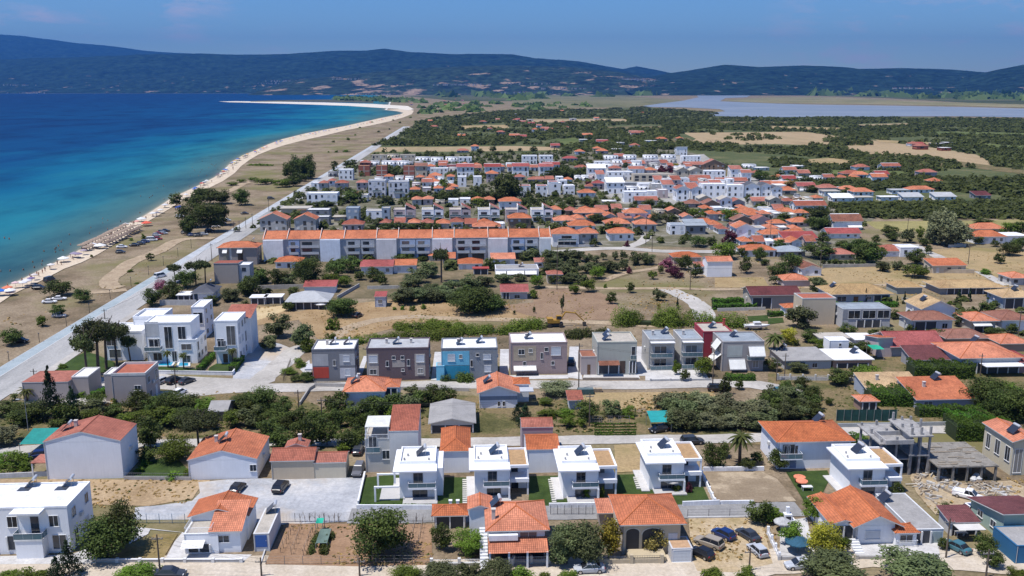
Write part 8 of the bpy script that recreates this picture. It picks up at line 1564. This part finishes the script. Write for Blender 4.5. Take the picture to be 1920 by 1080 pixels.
# vine stakes and rows
def stakes(t, lines, hh, n, label, c=(.20, .15, .11), name='vine_trellis'):
    o = P(*tp(t, *lines[0][0])); r = empty(name, o, 0, label, 'vine trellis'); uniq(r); mb, wb = MB(), MB()
    for a, b in lines:
        p, q = P(*tp(t, *a)) - o, P(*tp(t, *b)) - o; 
        for k in range(n + 1):
            u = p.lerp(q, k / n); mb.cyl((u.x, u.y, -.1), (u.x + rnd.uniform(-.2, .2), u.y + rnd.uniform(-.2, .2), hh * rnd.uniform(.7, 1.1)), .05, 5, .03)
            for s_ in range(2): mb.cyl((u.x, u.y, hh * .5), (u.x + rnd.uniform(-.7, .7), u.y + rnd.uniform(-.7, .7), hh * rnd.uniform(.8, 1.2)), .03, 4, .01, False)
        wb.cyl((p.x, p.y, hh * .8), (q.x, q.y, hh * .8), .012, 4, cap=False)
    mb.build('stake', plain(c, .9), r); wb.build('wire', plain((.3, .3, .3), .6), r)
for i, (a, b) in enumerate((((170, 930), (250, 780)), ((240, 940), (310, 770)), ((320, 945), (380, 790)))): stakes('F2', [(a, b)], 1.5, 5, '%s row of bare vine stakes left of the green netting' % ORD[i])
stakes('F2', [((1040, 900), (1080, 730))], 1.5, 5, 'left row of bare stakes right of the fig tree'); stakes('F2', [((1095, 900), (1125, 730))], 1.5, 5, 'right row of bare stakes right of the fig tree'); stakes('F2', [((300, 720), (560, 720))], 1.6, 8, 'row of dry stakes along the gravel lot edge')
for i, y in enumerate((60, 80, 100, 118, 133)): hedge('F3', [(555, y), (840, y - 2)], .35, .4, '%s green row in the vegetable plot from the back' % ORD[i], sz=.14)
for i, x in enumerate((610, 690, 770)): fence_line('M3', [(x - 20, 1020), (x + 130 - 20, 1020)], 1.8, '%s bean frame in the vegetable plot' % ORD[i], (.3, .28, .25), 1.5)
# digger
def digger(t, x, y):
    b = P(*tp(t, x, y)); r = empty('digger', b, R(4), 'yellow wheeled digger with outstretched arm on the dirt track', 'digger'); ye = plain((.42, .24, .04), .6, .3, 2); dk = plain((.05, .045, .04), .8, .2); uniq(r)
    MB().box(-3.0, 1.8, -1.1, 1.1, .7, 1.25).build('chassis', dk, r); MB().box(-2.7, .8, -1.2, 1.2, 1.35, 2.2).box(-2.9, -1.2, -1.2, 1.2, 2.2, 2.7).build('body', ye, r); MB().box(-.2, 1.2, -1.0, .2, 2.2, 3.5).build('cab', ye, r); MB().box(-.05, 1.25, -1.04, .24, 2.5, 3.3).build('window', glass(), r)
    for wx in (-2.2, 1.1):
        for s_ in (-1, 1): MB().cyl((wx, s_ * 1.25 - .25, .6), (wx, s_ * 1.25 + .25, .6), .6, 14).build('wheel', dk, r)
    MB().cyl((.9, .4, 1.8), (2.6, .4, 4.3), .28, 8, .24).cyl((2.6, .4, 4.3), (5.6, .4, 3.9), .24, 8, .18).build('boom', ye, r); MB().cyl((5.4, .4, 4.1), (8.2, .4, 1.3), .2, 8, .14).build('arm', ye, r); MB().xprism([(0, 0), (.9, .1), (1.0, .8), (.2, 1.0)], -.5, .5).build('bucket', dk, r).location = (8.2, -.1, .3)
digger('M3', 335, 290)
def boat(t, x, y):
    b = P(*tp(t, x, y)); r = empty('motor_boat', b, R(2), 'white motor boat on its stand in the garden beyond the crimson house', 'boat'); uniq(r); mb = MB(); rs_ = []
    for a, hw, zb in ((-3.5, 1.0, .75), (-1.5, 1.2, .6), (1, 1.15, .6), (2.8, .7, .8), (4.0, .06, 1.3)): rs_.append([(a, -hw, 1.5), (a, -hw * .8, zb + .2), (a, 0, zb), (a, hw * .8, zb + .2), (a, hw, 1.5)])
    for g_ in rs_: mb.v += g_
    for i in range(4):
        for k in range(4): mb.f.append((i * 5 + k, i * 5 + k + 1, i * 5 + k + 6, i * 5 + k + 5)); mb.uv += [(0, 0)] * 4
        mb.f.append((i * 5, i * 5 + 5, i * 5 + 9, i * 5 + 4)); mb.uv += [(0, 0)] * 4
    mb.f.append((0, 1, 2, 3, 4)); mb.uv += [(0, 0)] * 5; mb.build('hull', plain((.72, .72, .72), .4), r); MB().box(-.8, 1.2, -.8, .8, 1.5, 2.3).build('cabin', plain((.7, .7, .7), .4), r); MB().box(-.6, 1.25, -.82, .82, 1.75, 2.1).build('windscreen', glass(), r)
    for a in (-2.2, 1.4): MB().box(a, a + .2, -.8, .8, -.1, .72).build('stand', plain((.2, .2, .22)), r)
boat('M3', 1830, 312)
# skip, pallets, garden furniture
r = empty('skip', P(*tp('M3', 550, 795)), ANG, 'blue-green rubbish skip at the foot of the tall dark pole', 'skip'); MB().box(-1.8, 1.8, -.8, .8, .1, 1.3).build('body', plain((.06, .12, .13), .7, .3, 1), r); MB().box(-1.7, 1.7, -.7, .7, 1.302, 1.36).build('lid', plain((.12, .16, .17)), r); uniq(r)
for i, x in enumerate((605, 650)):
    r = empty('pallet', P(*tp('M3', x, 778)), ANG, ('left' if i == 0 else 'right') + ' stack of wooden pallets beside the rubbish skip', 'pallet'); uniq(r)
    for k in range(6): MB().box(-.75, .75, -.5, .5, k * .15, k * .15 + .10).build('deck', plain((.42, .34, .25), .9, .3), r)
parasol('F4', 195, 925, (.03, .10, .16), 'dark blue parasol in the corner garden', None, 1.9, 2.5); parasol('F3', 1078, 500, (.55, .52, .48), 'small pale parasol on the fourth villa terrace', None, 1.5, 2.3)
for x, y, lb in ((210, 452, 'upper orange and white round parasol on the lawn'), (226, 480, 'lower orange and white round parasol on the lawn')): parasol('F4', x, y, (.75, .25, .14), lb, None, 1.05, 1.2, flat=.12)
parasol('U2', 893, 955, (.72, .71, .70), 'big round white parasol before the pale metal roof', None, 2.2, 2.4)
parasol('F4', 95, 775, (.45, .45, .45), 'grey-white garden canopy left of the round tree', None, 1.4, 2.2, flat=.4)
def table(t, x, y, label, c=(.5, .48, .45), w_=1.8, d=.9, chairs=True):
    r = empty('table', P(*tp(t, x, y)), ANG, label, 'table'); r.location.z = .12; uniq(r); MB().box(-w_ / 2, w_ / 2, -d / 2, d / 2, .70, .75).build('table_top', plain(c), r)
    for a in (-1, 1):
        for q in (-1, 1): MB().box(a * (w_ / 2 - .1) - .04, a * (w_ / 2 - .1) + .04, q * (d / 2 - .1) - .04, q * (d / 2 - .1) + .04, 0, .699).build('leg', plain(c), r)
    if chairs:
        for i, (a, q) in enumerate(((-.5, -1), (.5, -1), (-.5, 1), (.5, 1))):
            ch = empty('chair', r.location + Vector((a, q * .85, 0)), ANG, ('front ' if q < 0 else 'rear ') + ('left' if a < 0 else 'right') + ' chair at the ' + label, 'chair', 'chairs at the ' + label); uniq(ch)
            MB().box(-.22, .22, -.22, .22, .42, .46).build('seat', plain(DARK), ch); MB().box(-.22, .22, .18 * q if q > 0 else -.22, .22 if q > 0 else -.18, .462, .9).build('backrest', plain(DARK), ch)
            for u in (-.19, .19):
                for v_ in (-.19, .19): MB().box(u - .02, u + .02, v_ - .02, v_ + .02, 0, .419).build('leg', plain(DARK), ch)
table('F3', 455, 545, 'dining table on the third villa terrace', (.12, .11, .10)); table('F4', 262, 505, 'white garden table on the lawn', (.65, .65, .65), chairs=False); table('F4', 1300, 815, 'white plastic table under the canopy shelter', (.7, .7, .7))
r = empty('garden_oven', P(*tp('F4', 128, 740)), ANG, 'white outdoor oven with chimney at the white railing garden', 'garden oven'); uniq(r); MB().box(-1.2, 1.2, -.5, .6, 0, 1.1).build('base', plain(W1), r); MB().box(-.6, .6, -.45, .55, 1.102, 2.1).build('hood', plain(W1), r); MB().box(-.25, .25, -.1, .35, 2.102, 3.2).build('chimney', plain(W1), r); MB().box(-.4, .4, -.47, -.451, 1.2, 1.8).build('opening', plain(DARK), r)
for x, y, lb in ((1313, 612, 'left of two white gate lanterns by the stepping stones'), (1362, 612, 'right of two white gate lanterns by the stepping stones')): r = empty('lantern_pillar', P(*tp('F2', x, y)), ANG, lb, 'pillar'); uniq(r); MB().box(-.25, .25, -.25, .25, 0, 1.1).build('pillar', plain(W1), r); MB().box(-.3, .3, -.3, .3, 1.102, 1.2).build('cap', plain(W1), r)
fence_line('M2', [(205, 700), (260, 560)], 1.2, 'dark wooden fence on the left of the road fork yard', (.12, .10, .08), 1.0); wall_line('M2', [(330, 880), (400, 770), (440, 745)], .8, .3, (.35, .34, .32), 'grey roofless wall of the ruined yard in the orchard'); wall_line('M2', [(440, 740), (670, 745)], .9, .25, (.45, .43, .40), 'pale wall with rails along the dirt road before the orange roof', rail=.5); wall_line('M2', [(1070, 765), (1600, 775)], .8, .2, (.48, .46, .43), 'railed wall along the dirt road above the dark trees', rail=.6)
wall_line('M1', [(1200, 130), (1475, 130)], 1.8, .2, (.5, .5, .5), 'pale boundary wall right of the coast road'); wall_line('U2', [(400, 815), (620, 808), (770, 805)], 1.6, .2, (.48, .44, .38), 'long beige wall above the yellow sand lot'); wall_line('U2', [(1235, 810), (1500, 805)], 1.2, .2, (.55, .52, .46), 'pale wall above the tiny blue hut'); wall_line('U2', [(1010, 885), (1175, 790)], 1.2, .25, (.45, .44, .43), 'sloping grey wall right of the pale metal roof')
wall_line('M4', [(1000, 90), (1300, 130)], 1, .2, (.4, .38, .33), 'wall among hedges behind the white ochre-roofed gable'); wall_line('M3', [(1540, 175), (1900, 165)], 1.0, .2, (.55, .53, .48), 'cream garden wall below the parallel hedges'); wall_line('F4', [(470, 78), (1215, 66)], .9, .25, (.35, .37, .38), 'dark low wall beyond the lane behind the concrete frames'); wall_line('U3', [(1660, 600), (1780, 700)], 1, .2, (.5, .48, .44), 'pale wall by the pink flowering tree')
wall_line('M4', [(70, 690), (640, 700)], .9, .2, (.55, .54, .52), 'white railed wall in front of the low dark grey roof', piers=3, rail=.5); wall_line('U3', [(740, 495), (1010, 490)], 1.0, .2, (.6, .6, .6), 'white wall before the balcony house at the terrace end'); fence_line('U3', [(1340, 395), (1560, 400)], 1.8, 'wire fence in front of the orange-roofed house by the tall pole', (.4, .38, .35), 4, False); wall_line('U4', [(560, 300), (640, 330)], 1.2, .3, (.45, .4, .35), 'short wall by the brown gabled house')
wall_line('U4', [(1450, 410), (1560, 405)], 1.2, .3, (.55, .53, .5), 'pale wall under the silvery trees')
rs = random.Random(4); dm = [MB(), MB()]
for k in range(420):
    x, y = rs.uniform(1000, 1700), rs.uniform(330, 660)
    if not inside(x, y, [(1000,330),(1130,320),(1300,470),(1640,460),(1720,600),(1440,560),(1240,500),(1130,600),(1000,520)]): continue
    q = P(*tp('F4', x, y)); a = rs.uniform(0, 3.1); L = rs.uniform(.15, 1.6); c, s_ = math.cos(a) * L / 2, math.sin(a) * L / 2; w_ = rs.uniform(.05, .2); h = rs.uniform(.32, .6); n_ = Vector((-s_, c, 0)).normalized() * w_
    dm[k % 2].prism([(q.x - c - n_.x, q.y - s_ - n_.y), (q.x + c - n_.x, q.y + s_ - n_.y), (q.x + c + n_.x, q.y + s_ + n_.y), (q.x - c + n_.x, q.y - s_ + n_.y)], .1, h)
o = dm[0].build('building_debris', plain((.42, .36, .28), .9, .3)); tag(o, 'broken boards and rubble strewn over the building site', 'debris', kind='stuff'); dm[1].build('concrete_rubble', plain((.5, .49, .47), .9, .3), o)['kind'] = 'stuff'
for i, (x, y) in enumerate(((1385, 350), (1405, 330), (1420, 345))):
    r = empty('rubble_sack', P(*tp('F4', x, y + 90)), i, ('left', 'middle', 'right')[i] + ' white builder sack at the slab edge', 'sack'); me_ = MB(); me_.cyl((0, 0, 0), (0, 0, .5), .55, 10, .62).cyl((0, 0, .5), (0, 0, .95), .62, 10, .3); me_.build('sack', plain((.68, .68, .66), .9, .2), r)
# ---- far villages on the slopes, and the air
vs = MB(); vr = MB(); rs = random.Random(9)
for hn, zlo, zhi, n_ in (('low_hills', 6, 170, 420), ('coast_hills', 4, 150, 360), ('lake_hills', 5, 90, 120)):
    me_ = bpy.data.objects[hn].data; cand = [v.co for v in me_.vertices if zlo < v.co.z < zhi and v.co.y < 13000]; cc = [rs.choice(cand) for _ in range(max(3, n_ // 22))]
    for k in range(n_):
        c = rs.choice(cc); q = c + Vector((rs.gauss(0, 130), rs.uniform(-15, 15), 0)); w_ = rs.uniform(8, 20); hz = rs.uniform(3, 8); vs.box(q.x, q.x + w_, q.y - 40, q.y - 28, q.z - 10, q.z + hz); vr.box(q.x - 1, q.x + w_ + 1, q.y - 41, q.y - 27, q.z + hz + .1, q.z + hz + 2.5)
o = vs.build('far_villages', plain((.5, .48, .45), .9, 0)); tag(o, 'tiny pale village buildings on the distant hill slopes', 'villages', kind='stuff'); o = vr.build('village_roofs', plain((.32, .17, .11), .9, 0), o); o['kind'] = 'stuff'
hz = MB().box(-15500, 17500, -400, 27000, -2.5, 1500).build('haze', None); hz['kind'] = 'stuff'; tag(hz, 'thin blue summer haze over the bay and the hills', 'haze')
m = bpy.data.materials.new('haze_air'); m.use_nodes = True; t = m.node_tree; t.nodes.clear(); ou = t.nodes.new('ShaderNodeOutputMaterial'); pv = t.nodes.new('ShaderNodeVolumePrincipled')
pv.inputs['Color'].default_value = (.05, .23, .66, 1); pv.inputs['Density'].default_value = 4.6e-5; pv.inputs['Anisotropy'].default_value = .2; t.links.new(pv.outputs[0], ou.inputs['Volume']); hz.data.materials.append(m)
# ---- past 300 of a kind: the smallest in view become one object each
def merge_rest(kinds, keep, name, label, cat):
    bpy.context.view_layer.update(); L_ = [o for o in col.objects if o.parent is None and o.get('category') in kinds]
    def size(o):
        if o.children:
            me_ = max((c for c in o.children if c.type == 'MESH'), key=lambda c: c.dimensions.z * max(c.dimensions.x, c.dimensions.y)); w_ = me_.dimensions
        else: w_ = o.dimensions
        return w_.z * max(w_.x, w_.y) / (o.location.y ** 2 + 4600)
    L_.sort(key=size, reverse=True); rest = L_[keep:]
    print(name, len(L_), '->', len(rest), 'merged')
    if not rest: return
    V, F, U, MI, TN, mats = [], [], [], [], [], []; n0 = 0; dead = []
    for r in rest:
        for o in [r] + list(r.children_recursive):
            dead.append(o)
            if o.type != 'MESH': continue
            me_ = o.data; n = len(me_.vertices); a = np.empty(n * 3, np.float32); me_.vertices.foreach_get('co', a); M = np.array(o.matrix_world); a = a.reshape(-1, 3) @ M[:3, :3].T + M[:3, 3]; V.append(a)
            m_ = o.material_slots[0].material; k = mats.index(m_) if m_ in mats else (mats.append(m_) or len(mats) - 1); np_ = len(me_.polygons)
            lt = np.empty(np_, np.int32); me_.polygons.foreach_get('loop_total', lt); lv = np.empty(len(me_.loops), np.int32); me_.loops.foreach_get('vertex_index', lv); F.append((lt, lv + n0)); n0 += n; MI.append(np.full(np_, k, np.int32))
            u = np.zeros(len(me_.loops) * 2, np.float32)
            if me_.uv_layers: me_.uv_layers[0].data.foreach_get('uv', u)
            U.append(u); tn = np.full(np_, .5, np.float32)
            if 'tone' in me_.attributes: me_.attributes['tone'].data.foreach_get('value', tn)
            TN.append(tn)
    V = np.concatenate(V).astype(np.float32); lt = np.concatenate([f[0] for f in F]); lv = np.concatenate([f[1] for f in F]); me_ = bpy.data.meshes.new(name); me_.vertices.add(len(V)); me_.vertices.foreach_set('co', V.ravel()); me_.loops.add(len(lv)); me_.loops.foreach_set('vertex_index', lv)
    me_.polygons.add(len(lt)); me_.polygons.foreach_set('loop_start', np.concatenate([[0], np.cumsum(lt)[:-1]]).astype(np.int32)); me_.polygons.foreach_set('loop_total', lt); me_.update(calc_edges=True); me_.polygons.foreach_set('material_index', np.concatenate(MI))
    uvl = me_.uv_layers.new(name='UVMap'); uvl.data.foreach_set('uv', np.concatenate(U)); A_ = me_.attributes.new('tone', 'FLOAT', 'FACE'); A_.data.foreach_set('value', np.concatenate(TN))
    for m_ in mats: me_.materials.append(m_)
    bpy.data.batch_remove(dead)
    o = link(name, me_); tag(o, label, cat, kind='stuff')
merge_rest(('house', 'saw-tooth house', 'cream terrace unit'), 300, 'distant_houses', 'smallest and farthest houses of the town and the farm belt', 'houses')
merge_rest(('tree',), 300, 'distant_trees', 'smaller trees scattered between the town houses', 'trees')
